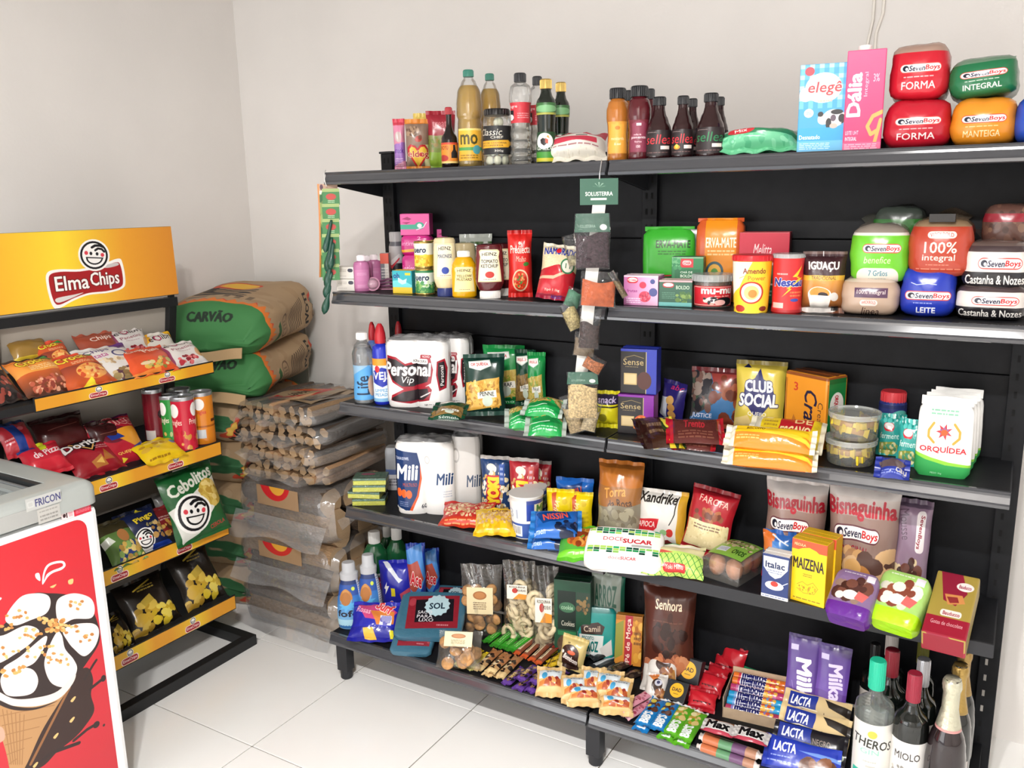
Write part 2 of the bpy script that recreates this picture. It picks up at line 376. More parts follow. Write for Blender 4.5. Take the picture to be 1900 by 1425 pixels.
# ------------------------------------------------------------------ placing goods
def fit(z0, box, yaw=0., tilt=0., roll=0., d=.05, lift=0., Y=None):
    """frame, width and height of a flat face that stands on height z0 (or at depth Y) and shows at the pixels box"""
    x0, y0, x1, y1 = box; xm, ym = (x0+x1)/2, (y0+y1)/2
    t = math.radians(tilt); up = (z0 or 0)+lift+max(0, d*math.sin(t))
    if Y is None:
        p = onz(xm, y1, up)
        if p[1] > YP-.008-d*math.cos(t): p = ony(xm, y1, YP-.008-d*math.cos(t)); p[2] = up
    else:
        p = ony(xm, y1, Y)
        if z0 is not None: p[2] = up
    if yaw == 'c': yaw = math.degrees(math.atan2(CAM[0]-p[0], p[1]-CAM[1]))
    elif isinstance(yaw, str): yaw = float(yaw)*math.degrees(math.atan2(CAM[0]-p[0], p[1]-CAM[1]))
    a = math.radians(yaw); X = np.array([math.cos(a), math.sin(a), 0]); N = np.array([-math.sin(a), math.cos(a), 0]); Z = np.array([0, 0, 1.])
    Zp = math.cos(t)*Z+math.sin(t)*N; Yp = math.cos(t)*N-math.sin(t)*Z
    if roll:
        r_ = math.radians(roll); X, Zp = math.cos(r_)*X+math.sin(r_)*Zp, -math.sin(r_)*X+math.cos(r_)*Zp
    def uv(x, y): d_ = ray(x, y); q = CAM+d_*((p-CAM)@Yp)/(d_@Yp)-p; return q@X, q@Zp
    if roll:
        y1 = proj(p)[1]; wd, v = 2*abs(uv(x1, ym)[0]), abs(uv(xm, y0)[1]); sx = 0.
        for _ in range(25):
            q = [proj(p+X*(sx+k*wd/2)+Zp*e*v) for k in (-1, 1) for e in (0, 1)]; a0, a1 = min(t_[0] for t_ in q), max(t_[0] for t_ in q); b0 = min(t_[1] for t_ in q); b1 = max(t_[1] for t_ in q)
            wd *= min(1.2, max(.8, (x1-x0)/(a1-a0))); v *= min(1.2, max(.8, (y1-y0)/(b1-b0))); sx += ((x0+x1)-(a0+a1))/2*wd/(x1-x0)
        uL, uR = sx-wd/2, sx+wd/2
    else: uL, uR, v = uv(x0, ym)[0], uv(x1, ym)[0], uv(xm, y0)[1]
    p = p+X*(uL+uR)/2+Yp*d/2
    M = Matrix(((X[0], Yp[0], Zp[0], p[0]), (X[1], Yp[1], Zp[1], p[1]), (X[2], Yp[2], Zp[2], p[2]), (0, 0, 0, 1)))
    return M, uR-uL, v

def rnd(seed): return random.Random(seed)
SEED = [1]
def nxt(): SEED[0] += 1; return SEED[0]
def pillow(name, label, cat, F, a, t=.05, seal=.012, sealcol=None, fin='film', group=None, side=False, fat=.55, seals=True, wr=1.):
    """sealed bag: blown up in the middle, flat crimped seals at both ends (or at both sides)"""
    M, w_, h_ = F; rg = rnd(nxt()); o = thing(name, label, cat, M, group)
    ph = [rg.random()*6 for _ in range(8)]
    L_, B_ = (w_, h_) if side else (h_, w_)       # length between seals, breadth
    def prof(b, l):
        e = max(0., math.sin(PI*l))**fat; q = max(0., 1-abs(b)**3.2)**.6
        return e*q
    def pos(s):
        def f(i, j):
            b = 2*i-1; l = j; k = 1-.07*math.sin(PI*l)**.7
            near = math.exp(-min(l, 1-l)/.1)
            rip = wr*.06*t*near*math.sin(b*11+ph[0]+(3 if l > .5 else 0)) + wr*.05*t*math.sin(b*5+ph[1]+l*7)*math.sin(l*6+ph[2])*prof(b, l)
            dd = s*(t/2*prof(b, l)*(1+.06*math.sin(3*b+ph[3])+.05*math.sin(5*l+ph[4])))+rip
            B = b*B_/2*k+wr*.012*B_*math.sin(l*9+ph[5])*math.sin(PI*l); Ln = seal+l*(L_-2*seal)+wr*.006*L_*math.sin(b*6+ph[6])*(1-abs(2*l-1))
            return (Ln-w_/2, dd, B+h_/2) if side else (B, dd, Ln)
        return f
    def uvf(i, j): return (((seal+j*(L_-2*seal))/L_, i) if side else (i, (seal+j*(L_-2*seal))/L_))
    m = MB(); m.grid(pos(-1), 14, 18, uvf); m.grid(pos(1), 14, 18, lambda i, j: (1-uvf(i, j)[0], uvf(i, j)[1]), True)
    am = art(a, fin); m.build('pouch', am, o, smooth=True)
    if seals:
        sm = pm(sealcol, .35, bump=.3, bscale=120) if sealcol else am
        for k in (0, 1):
            l0, l1 = ((0, seal) if k == 0 else (L_-seal, L_)); s = MB()
            def sp(q):
                def f(i, j):
                    b = 2*i-1; B = b*B_/2; Ln = l0+(l1-l0)*j; c = wr*.06*t*math.sin(b*11+ph[0]+(3 if k else 0))+q*.0005+wr*.25*seal*(abs(Ln-(seal if k == 0 else L_-seal))/seal)*math.sin(b*4+ph[7])
                    if j in (0, 1) and ((k == 0 and j == 0) or (k == 1 and j == 1)): Ln += .12*seal*((round(i*40) % 2)-.5)
                    return (Ln-w_/2, c, B+h_/2) if side else (B, c, Ln)
                return f
            us = lambda i, j: (((l0+(l1-l0)*j)/L_, i) if side else (i, (l0+(l1-l0)*j)/L_))
            s.grid(sp(-1), 20, 2, us); s.grid(sp(1), 20, 2, us, True); s.build('seal', sm, o, smooth=True)
    return o
def brick(name, label, cat, F, a, d=.06, r=.012, fin='paper', fold=0., group=None, bulge=.06, foldcol=None, topw=1., lobes=0, parts=()):
    """filled block of paper or film with soft edges; fold > 0 gives a folded top flap"""
    M, w_, h_ = F; rg = rnd(nxt()); o = thing(name, label, cat, M, group); ph = [rg.random()*6 for _ in range(6)]
    hb = h_-fold; m = MB(); nu, nv = 40, 14
    def f(i, j):
        a_ = 2*PI*i; z = j; k = 1.
        e = min(z, 1-z)*hb; q = 1-(1-min(1, e/(r*1.6)))**2.2*.16
        c, s = math.cos(a_), math.sin(a_); n_ = 6.
        den = (abs(c)**n_+abs(s)**n_)**(1/n_); X = c/den; Yv = s/den
        bl = 1+bulge*math.sin(PI*z)*(1-abs(X*Yv))+.012*math.sin(7*z+ph[0]+3*a_)+.008*math.sin(17*z+ph[1]+5*a_)
        tp = 1-(1-topw)*z
        x = X*w_/2*q*(1+(bl-1)*.4)*tp; y = Yv*d/2*q*bl*(1-(.45 if fold else 0)*max(0, z-.82)/.18)
        if lobes: y *= 1-.16*(1-min(1, abs(math.sin(PI*lobes*(X+1)/2))*1.6))*(1 if abs(Yv) > .5 else 0)
        return (x, y, z*hb)
    m.grid(f, nu, nv); n0 = len(m.v)
    for j, z in ((0, 0), (nv, hb)):
        ring = [j*(nu+1)+i for i in range(nu)]; m.v.append((0, 0, z)); m.uv.append((.5, .5)); ci = len(m.v)-1
        for i in range(nu): m.f.append((ring[i], ring[(i+1) % nu], ci)); m.mi.append(0)
    m.uv = [(x/w_+.5, z/h_) if y < d*.3 else (.5-x/w_, z/h_) for x, y, z in m.v]
    m.build('pack', art(a, fin), o, smooth=.9)
    if fold:
        s = MB(); wt = w_*topw*.96
        s.grid(lambda i, j: ((i-.5)*wt, -.004+.004*math.sin(i*9+ph[2])-j*fold*.25, hb-.004+j*fold), 12, 3, lambda i, j: (i, (hb+j*fold)/h_)); s.grid(lambda i, j: ((i-.5)*wt, .004+.004*math.sin(i*9+ph[2])-j*fold*.25, hb-.004+j*fold), 12, 3, lambda i, j: (i, (hb+j*fold)/h_), True)
        s.build('top_fold', pm(foldcol, .5, bump=.2) if foldcol else art(a, fin), o, smooth=True)
    return o
def carton(name, label, cat, F, a, d=.05, side='#888888', top=None, fin='card', group=None, bev=.002, sideart=None, topart=None):
    """folded card box: printed front, side and top panels"""
    M, w_, h_ = F; o = thing(name, label, cat, M, group); am = art(a, fin); r = FINISH[fin][0]
    sm = art(sideart, fin) if sideart else pm(side, r); tp = art(topart, fin) if topart else pm(top or side, r)
    m = MB(); x, y = w_/2, d/2
    q = [(0, 0), (1, 0), (1, 1), (0, 1)]
    m.add([(-x, -y, 0), (x, -y, 0), (x, -y, h_), (-x, -y, h_)], [(0, 1, 2, 3)], q, 0)
    m.add([(x, y, 0), (-x, y, 0), (-x, y, h_), (x, y, h_)], [(0, 1, 2, 3)], q, 0)
    m.add([(x, -y, 0), (x, y, 0), (x, y, h_), (x, -y, h_)], [(0, 1, 2, 3)], q, 1)
    m.add([(-x, y, 0), (-x, -y, 0), (-x, -y, h_), (-x, y, h_)], [(0, 1, 2, 3)], q, 1)
    m.add([(-x, -y, h_), (x, -y, h_), (x, y, h_), (-x, y, h_)], [(0, 1, 2, 3)], q, 2)
    m.add([(-x, y, 0), (x, y, 0), (x, -y, 0), (-x, -y, 0)], [(0, 1, 2, 3)], q, 2)
    ob = m.build('box', [am, sm, tp], o, recalc=False)
    bm = bmesh.new(); bm.from_mesh(ob.data); bmesh.ops.remove_doubles(bm, verts=bm.verts, dist=1e-6)
    bmesh.ops.bevel(bm, geom=bm.edges[:], offset=min(bev, d*.2), segments=2, profile=.6, affect='EDGES'); bm.to_mesh(ob.data); bm.free()
    s = MB().box(-x*.98, -y*.12, h_, x*.98, y*.12, h_+.0006).build('flap_edge', tp, o)
    return o
def loaf(name, label, cat, F, a, d=.2, fin='film', group=None, dome=.35, tail=None, r=4.8, clip=None):
    """wrapped bread: domed block in a tight printed bag with a twisted tail"""
    M, w_, h_ = F; rg = rnd(nxt()); o = thing(name, label, cat, M, group); ph = [rg.random()*6 for _ in range(6)]; m = MB()
    def f(i, j):
        a_ = 2*PI*i-PI/2; c, s = math.cos(a_), math.sin(a_); n_ = r; den = (abs(c)**n_+abs(s)**n_)**(1/n_); X = c/den; Z = s/den
        if Z > 0: X *= 1-.12*dome*Z; Z *= 1-.0*dome+.10*dome*(1-X*X)
        e = min(1, min(j, 1-j)/.18); q = (1-(1-e)**2.4)*.30+.70
        wv = 1+.02*math.sin(5*a_+ph[0]+9*j)+.015*math.sin(9*a_+ph[1]-6*j)
        return (X*w_/2*q*wv, -d/2+j*d, h_/2+Z*h_/2*q*wv)
    nu, nv = 36, 16; m.grid(f, nu, nv, None, True)
    for j, y in ((0, -d/2-.004), (nv, d/2+.004)):
        m.v.append((0, y, h_*.5)); m.uv.append((.5, .5)); ci = len(m.v)-1
        for i in range(nu): m.f.append((j*(nu+1)+i, j*(nu+1)+i+1, ci)); m.mi.append(0)
    m.uv = [(x/w_+.5, z/h_) for x, y, z in m.v]
    m.build('bag', art(a, fin), o, smooth=True)
    if tail:
        s = MB()
        for q in (1, -1): s.grid(lambda i, j: ((i-.5)*w_*(.3+.6*j), d/2*.7+j*.05+q*.001+.006*math.sin(i*14+ph[2])*j, h_*.80+h_*.30*j+.01*math.sin(i*7+ph[3])*j), 14, 5, None, q < 0)
        s.build('bag_end', tail if not isinstance(tail, str) else film(tail, .25), o, smooth=True)
    if clip:
        MB().box(-w_*.2, -d/2-.004, h_*.96, w_*.2, -d/2+.004, h_*1.10).build('closing_label', pm(clip, .5), o, bevel=.001)
    return o
def smooth_prof(pts, n=4):
    out = []
    for i in range(len(pts)-1):
        a, b = pts[i], pts[i+1]
        for k in range(n): t = k/n; s = t*t*(3-2*t); out.append((a[0]+(b[0]-a[0])*s, a[1]+(b[1]-a[1])*t))
    return out+[pts[-1]]
def bottle(name, label, cat, F, prof, body, cap, caph, group=None, labels=(), liquid=None, capr=None, sy=1., capbottom=False, sm=3, ribs=0, extra=None):
    """turned bottle; prof in fractions (radius of half width, height); labels = (art, z0, z1, arc, finish)"""
    M, w_, h_ = F; o = thing(name, label, cat, M, group); R_ = w_/2
    pr = smooth_prof([(r*R_, z*h_) for r, z in prof], sm)
    full = [(0, pr[0][1])]+pr+[(0, pr[-1][1])]
    MB().lathe(full, 28, sy=sy).build('bottle', body, o, smooth=.7)
    def rad(z):
        for (r0, z0), (r1, z1) in zip(pr[:-1], pr[1:]):
            if z0 <= z <= z1: return r0+(r1-r0)*(z-z0)/max(z1-z0, 1e-6)
        return pr[-1][0]
    if liquid:
        lv, lm = liquid; lp = [(max(r-.0016, .001), max(z, .003)) for r, z in pr if z < lv*h_]; lp += [(max(rad(lv*h_)-.0016, .001), lv*h_)]
        MB().lathe([(0, .003)]+lp+[(0, lv*h_)], 28, sy=sy).build('contents', lm, o, smooth=.7)
    for lb in labels:
        a, z0, z1, arc, fin = lb[:5]; off = lb[5] if len(lb) > 5 else 0.; zz = [z0*h_+(z1-z0)*h_*k/8 for k in range(9)]; A = math.radians(arc)/2; O = math.radians(off)
        MB().lathe([(rad(z)+.0006, z) for z in zz], 20, a0=-A+O, a1=A+O, uv=True, sy=sy).build('label', art(a, fin), o, smooth=True)
    if cap:
        z0, z1 = caph; r = (capr*R_ if capr else rad(z0*h_)*1.12)
        cp = [(0, z0*h_), (r, z0*h_), (r, z1*h_-.002), (r-.0015, z1*h_), (0, z1*h_)]
        cm = MB().lathe(cp, 24, sy=sy)
        for k in range(24): 
            a_ = 2*PI*k/24; x, y = r*math.sin(a_), -r*math.cos(a_)*sy; cm.box(x-.0006, y-.0006, z0*h_+.001, x+.0006, y+.0006, z1*h_-.003)
        cm.build('cap', cap, o, smooth=.7)
    return o
def bar(name, label, cat, F, a, t=.014, group=None, fin='crinkle', side=False, seal=.008, sealcol=None, fat=.22):
    return pillow(name, label, cat, F, a, t, seal, sealcol, fin, group, side, fat=fat, wr=1.2)
def at(z, x, y): p = onz(x, y, z); return p

# ------------------------------------------------------------------ artwork
WH, BK, RD, GR, YL = '#f4f2ee', '#17181b', '#c8202c', '#1f7a3c', '#f6c915'
def many(*ops): return lambda v: [o(v) for o in ops] and None
def boys(x0, y0, x1, y1, ol='#d8423c'):
    w_, h_ = x1-x0, y1-y0
    return many(RR(x0, y0, x1, y1, ol), RR(x0+w_*.015, y0+h_*.1, x1-w_*.015, y1-h_*.1, '#f2e9e4'), E(x0+w_*.14, (y0+y1)/2, w_*.075, h_*.3, '#1c1d2e'), E(x0+w_*.165, (y0+y1)/2+h_*.06, w_*.035, h_*.16, '#e9e4e4'),
                T('Seven', x0+w_*.23, y0+h_*.22, x0+w_*.61, y1-h_*.2, '#1c1f3c', .03, sh=.12), T('Boys', x0+w_*.62, y0+h_*.22, x0+w_*.96, y1-h_*.12, '#c4161f', .03, sh=.12))
def grin(cx, cy, rx, ry):
    """the round laughing emblem of the snack maker"""
    return many(E(cx, cy, rx*1.14, ry*1.14, WH), E(cx, cy, rx, ry, BK), E(cx, cy, rx*.86, ry*.86, WH),
        L([(cx-rx*.1, cy-ry*.56), (cx+rx*.15, cy-ry*.68), (cx+rx*.5, cy-ry*.66), (cx+rx*.7, cy-ry*.56)], rx*.17, BK), L([(cx+rx*.12, cy-ry*.34), (cx+rx*.34, cy-ry*.46), (cx+rx*.6, cy-ry*.4), (cx+rx*.76, cy-ry*.2)], rx*.15, BK),
        E(cx-rx*.22, cy-ry*.14, rx*.1, ry*.12, BK), E(cx+rx*.22, cy-ry*.08, rx*.1, ry*.12, BK), E(cx-rx*.55, cy-ry*.2, rx*.13, ry*.14, '#d8434f'), E(cx+rx*.6, cy+ry*.02, rx*.13, ry*.14, '#d8434f'),
        P([(cx-rx*.62, cy+ry*.08)]+[(cx+rx*.62*math.cos(a), cy+ry*.16+ry*.52*math.sin(a)) for a in [PI-PI*k/12 for k in range(1, 12)]]+[(cx+rx*.66, cy+ry*.22)], BK),
        P([(cx-rx*.5, cy+ry*.17)]+[(cx+rx*.5*math.cos(a), cy+ry*.2+ry*.38*math.sin(a)) for a in [PI-PI*k/12 for k in range(1, 12)]]+[(cx+rx*.53, cy+ry*.28)], WH))
def cat(pts, k=5):
    n = len(pts); out = []
    for i in range(n):
        p0, p1, p2, p3 = (np.array(pts[(i+j-1) % n], float) for j in range(4))
        for q in range(k): t = q/k; out.append(tuple(.5*(2*p1+(p2-p0)*t+(2*p0-5*p1+4*p2-p3)*t*t+(3*p1-p0-3*p2+p3)*t**3)))
    return out
def ribbon(x0, y0, x1, y1):
    w_, h_ = x1-x0, y1-y0
    sh = [(.02, .14), (.16, .06), (.42, .10), (.68, .04), (.93, -.10), (.99, .02), (1, .5), (.95, .72), (.75, .80), (.5, .80), (.3, .90), (.1, 1.06), (.03, .96), (.0, .5)]
    def S(kx, ky): return cat([((x0+x1)/2+(p[0]-.5)*w_*kx, (y0+y1)/2+(p[1]-.48)*h_*ky) for p in sh])
    return many(P(S(1.07, 1.2), WH), P(S(1, 1), '#a31f24'), P(cat([(x0+w_*.06, y0+h_*.88), (x0+w_*.3, y0+h_*.82), (x0+w_*.42, y0+h_*.8), (x0+w_*.1, y0+h_*1.02)]), '#d9d4d2'), P(cat([(x0+w_*.72, y0+h_*.02), (x0+w_*.93, y0-h_*.07), (x0+w_*.96, y0+h_*.02), (x0+w_*.8, y0+h_*.08)]), '#c9c4c2'))
def elma(cx, cy, w_, h_):
    return many(ribbon(cx-w_/2, cy-h_*.06, cx+w_/2, cy+h_/2), grin(cx+w_*.14, cy-h_*.26, w_*.19, h_*.25),
        T('Elma', cx-w_*.43, cy+h_*.06, cx+w_*.02, cy+h_*.32, WH, .03, o='#5a0d10', ow=.04), T('Chips', cx+w_*.04, cy+h_*.04, cx+w_*.45, cy+h_*.36, WH, .03, o='#5a0d10', ow=.04))
def burst(cx, cy, r, c, asp=1., n=12, k=.72):
    return P([(cx+(r if i % 2 else r*k)*math.cos(PI*i/n), cy+asp*(r if i % 2 else r*k)*math.sin(PI*i/n)) for i in range(2*n)], c)

# top shelf
D('pink_treat', 90, 200, '#d98aa6', R(0, 0, 1, .13, '#d24b5c'), E(.5, .35, .3, .1, '#c7b3b0'), P([(0, .5), (1, .45), (1, .8), (0, .9)], '#9a6bb8'), T('snack', .1, .56, .9, .66, '#5a2c8c', .02), LN(.15, .75, .85, .95, '#f0d5e2', 5))
D('dog_snack', 150, 260, '#8d7464', R(0, 0, 1, .1, '#e08a3c'), KE(.3, .25, .25, .1, ['#a88a70', '#6d5444'], 30, .06), E(.55, .4, .16, .06, '#b5443c'), E(.62, .37, .08, .05, '#7a4030'), R(.78, .5, 1, 1, '#d8d7a0'),
  P([(.5, .98), (.06, .68), (.06, .56), (.2, .5), (.4, .52), (.5, .58), (.62, .52), (.85, .5), (.97, .58), (.97, .68)], '#c42b2f'), P([(.5, .93), (.14, .67), (.14, .59), (.25, .54), (.38, .56), (.5, .64), (.65, .56), (.8, .54), (.9, .6), (.9, .67)], '#efc04a'), T('eldog', .06, .62, .98, .78, '#b8242c', .03, o='#f5e4c0'), E(.62, .70, .07, .035, '#c42b2f'))
D('red_green_treat', 110, 220, '#8f1f2b', R(0, 0, 1, .42, '#9c2433'), R(0, .42, 1, 1, '#8b8b54'), K(0, .45, 1, .7, ['#7d8c3c', '#a0864c', '#6f7d34'], 40, .08), R(0, .7, 1, 1, '#8cae3a'), T('treats', .2, .18, .8, .28, '#c9737a', .01))
D('yellow_tag', 64, 120, '#e9cf6e', T('zip', .2, .1, .8, .3, '#40371e'), R(0, .5, 1, 1, '#d8b84c'))
D('soy_label', 160, 120, '#e58a2a', R(0, 0, 1, .1, '#c8442c'), T('SHOYU', .1, .15, .45, .35, '#7a1a14', .02), P([(.62, .12), (.7, .12), (.72, .35), (.8, .5), (.8, .75), (.55, .75), (.55, .5), (.62, .35)], BK), E(.25, .75, .2, .16, '#b5302a'), R(0, .9, 1, 1, '#f0d080'))
D('oil_label', 170, 190, '#eeb53a', T('mo', .12, .18, .78, .5, '#4c4a20', .03), R(0, .58, 1, .68, '#4f9d50'), E(.75, .66, .16, .14, '#58a8b0'), LN(.1, .8, .8, .95, '#8a6414', 2), R(0, 0, 1, .06, '#f8dc80'))
D('egg_label', 240, 150, '#1c1b1d', T('Classic', .08, .1, .6, .34, '#e6dfd0', .005, sh=.2), T('CHEF', .36, .36, .62, .45, '#e6dfd0'), P([(.06, .52), (.74, .5), (.86, .62), (.74, .76), (.06, .78)], '#e6a92e'), T('OVO DE CODORNA', .1, .57, .7, .63, '#2a2216'), T('EM CONSERVA', .14, .66, .62, .72, '#2a2216'), T('300g', .44, .84, .62, .93, '#d8d4cc'), T('1L', .1, .84, .16, .93, '#d8d4cc'))
D('vinegar_label', 220, 130, '#c7343f', R(.0, .38, .32, .86, '#1d1b20'), E(.22, .72, .1, .15, WH), T('vinagre', .06, .12, .42, .3, '#f0d8d8'), R(.78, .1, 1, .9, '#5a2026'), LN(.42, .5, .72, .8, '#e8b0b0', 3))
D('olive_label', 180, 240, '#1d4426', E(.42, .3, .33, .26, WH), P([(.36, .2), (.5, .24), (.52, .38), (.42, .46), (.3, .38), (.27, .26)], '#2a2324'), P([(.46, .2), (.56, .26), (.55, .4), (.46, .36)], '#b8442c'), P([(.5, .17), (.56, .1), (.62, .22)], '#d89a3a'), T('GALLO', .12, .48, .78, .6, '#f0efe8', .02), R(0, .66, 1, .86, '#3f8f2f'), R(0, .86, 1, .98, '#c9c02c'))
D('olive_neck', 120, 60, '#3a6b3a', E(.5, .5, .4, .3, '#79b07a'), R(0, .82, 1, 1, '#a8a84c'))
D('rice_lying', 260, 150, '#dcd7cf', R(0, 0, 1, .3, '#a83a48'), T('IIII', .3, .05, .8, .25, '#e8d0d0'), R(.1, .42, .85, .6, '#c43c50'), R(.5, .36, .7, .4, '#55504c'), LN(.1, .66, .9, .72, '#8a4a50', 1), R(0, .74, 1, 1, '#e6e1d4'), K(0, .74, 1, 1, ['#efe9da', '#d9d2c2'], 60, .012))
D('orange_sauce', 150, 170, '#e59b3c', P([(.5, .02), (.62, .1), (.8, .06), (.86, .3), (.95, .55), (.88, .98), (.1, .98), (.05, .55), (.14, .3), (.2, .06), (.36, .1)], '#f0a843'), T('mostarda', .18, .48, .82, .58, '#f8e4c0', .01), T('& mel', .35, .66, .65, .74, '#f8e4c0'), E(.5, .2, .12, .06, '#c87a24'))
D('red_sauce', 150, 170, '#6e2230', P([(.5, .02), (.7, .06), (.84, .12), (.82, .4), (.95, .6), (.88, .98), (.1, .98), (.05, .6), (.18, .4), (.16, .12)], '#84344a'), R(.38, .1, .6, .18, '#e8d8d8'), T('molho de', .25, .42, .6, .48, '#e0c0c8'), T('pimenta', .14, .5, .82, .6, '#f2e4e6', .02), T('forte', .3, .64, .62, .7, '#e0c0c8'), T('150', .38, .78, .56, .86, '#f0d8dc'))
def sell(n, c, flame=False): D(n, 200, 150, '#241a1c', T('premium', .12, .06, .42, .12, '#c8b4b0'), T('sellea', .08, .18, .92, .55, c, .0, sh=.15), R(.55, .62, .85, .76, '#e8dcd4'), LN(.1, .84, .8, .93, '#7a5a58', 1), *([E(.3, .7, .12, .09, '#e8902c'), E(.3, .66, .06, .08, '#f6d24c')] if flame else []))
sell('sauce_red', '#d0303a'); sell('sauce_flame', '#d8323c', True); sell('sauce_green', '#1f7a48')
D('green_sack', 260, 150, '#2f7d55', R(0, 0, 1, .36, '#9aa79c'), T('Bolinho', .4, .06, .8, .26, '#c46a70', .0, sh=.2), E(.28, .42, .17, .15, '#c8343c'), T('Mix', .2, .36, .36, .48, WH), R(0, .56, 1, 1, '#6fc495'), K(0, .6, 1, 1, ['#86d3a8', '#5cb486'], 40, .03))
def cow(x0, y0, x1, y1):
    w_, h_ = x1-x0, y1-y0; e = lambda a, b, c, d, k: E(x0+w_*a, y0+h_*b, w_*c, h_*d, k)
    return many(e(.6, .45, .4, .38, WH), e(.22, .5, .2, .22, '#ecd0c6'), e(.12, .28, .1, .12, BK), e(.7, .2, .22, .12, BK), e(.88, .5, .12, .2, BK), e(.42, .7, .1, .22, BK), e(.58, .48, .1, .16, '#5a4a58'), e(.6, .85, .14, .12, '#d9aca0'))
D('milk_blue', 220, 390, '#3f9bd2', *[R(i*.2, 0, i*.2+.1, .5, '#66b4e0') for i in range(5)], *[R(0, j*.12, 1, j*.12+.05, '#5aaadc') for j in range(4)], *[R(i*.2, j*.12, i*.2+.1, j*.12+.05, '#a8d4ee') for i in range(5) for j in range(4)], E(.2, .08, .1, .05, '#c43a48'), E(.5, .27, .38, .17, '#f3e6da'), E(.14, .34, .14, .08, WH), T('elegê', .18, .2, .88, .36, '#c8323e', .02, sh=.15), LN(.4, .4, .7, .44, '#d8a090', 1), E(.22, .55, .1, .05, WH), LN(.16, .53, .28, .57, '#3f9bd2', 2), cow(.4, .5, .98, .76), R(0, .72, 1, .88, '#2e9ad2'), cow(.4, .5, .98, .74), T('Desnatado', .04, .8, .48, .85, WH, .015), R(0, .87, 1, 1, '#5fb2de'), LN(.05, .89, .7, .97, '#d4ecf8', 4))
D('milk_pink', 200, 420, '#d8316a', G(0, .9, '#df4a7c', '#d42462'), T('Dália', .05, .22, .42, .66, WH, .05, rot=-90), T('Integral', .48, .22, .6, .46, '#f0b8c8', .01, rot=-90), T('3%', .7, .24, .86, .32, '#f0a8bc'), L([(.98, .62), (.75, .66), (.62, .76), (.72, .84), (.9, .8), (.95, .7), (.8, .98)], .09, '#e2a050'), T('LEITE UHT', .06, .8, .4, .84, '#f6dce4', .01), T('INTEGRAL', .06, .86, .36, .9, '#f6dce4', .02), R(0, .92, 1, 1, '#e05a86'), LN(.05, .93, .9, .99, '#f6c8d8', 3))
def breadart(n, bg, word, top=None, wc='#f4eae6', extra=()): D(n, 220, 200, bg, *([R(0, 0, 1, .16, top)] if top else []), boys(.18, .36, .86, .53), T(word, .22, .68, .78, .82, wc, .02), LN(.25, .58, .75, .62, wc, 1), *extra)
breadart('bread_red', '#c01f2f', 'FORMA', '#a88a7c'); breadart('bread_red2', '#b81c2e', 'FORMA'); breadart('bread_green', '#1d6a42', 'INTEGRAL', '#66826c'); breadart('bread_orange', '#dc8a26', 'MANTEIGA', None, '#f2d8a8'); breadart('bread_blue', '#2a4cae', 'CENTEIO')

# second level
D('white_carton', 130, 90, '#ebe6de', LN(.1, .2, .6, .45, '#b8b0a8', 2), RR(.68, .14, .97, .44, '#4a4a58'), LN(.1, .7, .6, .85, '#c0b8b0', 2))
D('pink_bottle', 140, 200, '#c77ba8', LN(.2, .15, .8, .3, '#dba6c6', 3), LN(.2, .6, .8, .75, '#b8689a', 3), LN(.2, .8, .7, .95, '#dba6c6', 2))
D('razor_card', 150, 100, '#d9a6ba', E(.3, .5, .24, .36, '#e8c6d2'), LN(.2, .3, .8, .7, '#8a4a68', 3))
D('orange_carton', 70, 180, '#c9c4bd', R(0, 0, 1, .3, '#d8523a'), R(0, .3, .5, 1, '#6a6a74'), LN(.1, .4, .9, .9, '#e4e0da', 6))
D('deodorant', 150, 240, '#b9b7b8', R(0, .45, 1, 1, '#1c1d22'), P([(0, .55), (.6, .2), (1, .4), (1, .5), (.6, .36), (0, .66)], '#d4d2d2'), P([(.15, .42), (.32, .52), (.6, .3), (.62, .34), (.32, .6), (.12, .48)], '#c42a3c'), T('rexona', .1, .68, .9, .78, '#e2e2e6', .02))
D('intimus', 190, 150, '#c9237a', G(0, 1, '#d2388c', '#c0186c'), T('intimus', .04, .3, .62, .5, '#f4a8cc', .01), T('2', .56, .06, .68, .22, '#f0c0d8'), P([(0, .72), (.6, .64), (1, .5), (1, .62), (.5, .8), (0, .85)], '#e0a42e'), E(.85, .6, .14, .18, '#6a5aa8'))
D('intimus_box', 190, 150, '#e0579c', P([(.06, .24), (.25, .14), (.4, .24), (.3, .3)], '#a02060'), P([(.06, .4), (.36, .38), (.22, .48)], '#a02060'), R(0, .5, .62, .72, '#3aa287'), E(.66, .56, .16, .17, '#3aa287'), E(.66, .56, .08, .1, WH), L([(.55, .75), (.8, .62), (.9, .4)], .03, '#f4dce8'))
D('tampon', 170, 150, '#2aa6b2', R(0, .68, 1, 1, '#e3c32c'), P([(0, .45), (.5, .4), (1, .62), (1, .72), (0, .72)], '#6cd0d4'), T('ob', .06, .1, .38, .34, '#17307c', .04), P([(.3, .3), (.55, .42), (.75, .34), (.7, .55), (.5, .6), (.3, .5)], '#bfeaea'), R(.66, .1, .94, .2, '#e3c32c'))
D('corn', 200, 130, '#f0eed8', T('Quero', .02, .14, .56, .46, '#1d2c4c', .05, sh=.1), R(0, .5, 1, 1, '#e3bd33'), K(0, .5, .6, 1, ['#f0d45c', '#d2a024', '#e8c840'], 60, .05))
D('peas', 200, 130, '#2f7a4a', R(0, .1, 1, .6, '#dfe8d8'), T('Quero', .02, .16, .62, .5, '#1d2c4c', .05, sh=.1), K(0, .5, 1, 1, ['#7fae5c', '#3f8a4a', '#5c9c50', '#c4d8b0'], 80, .05))
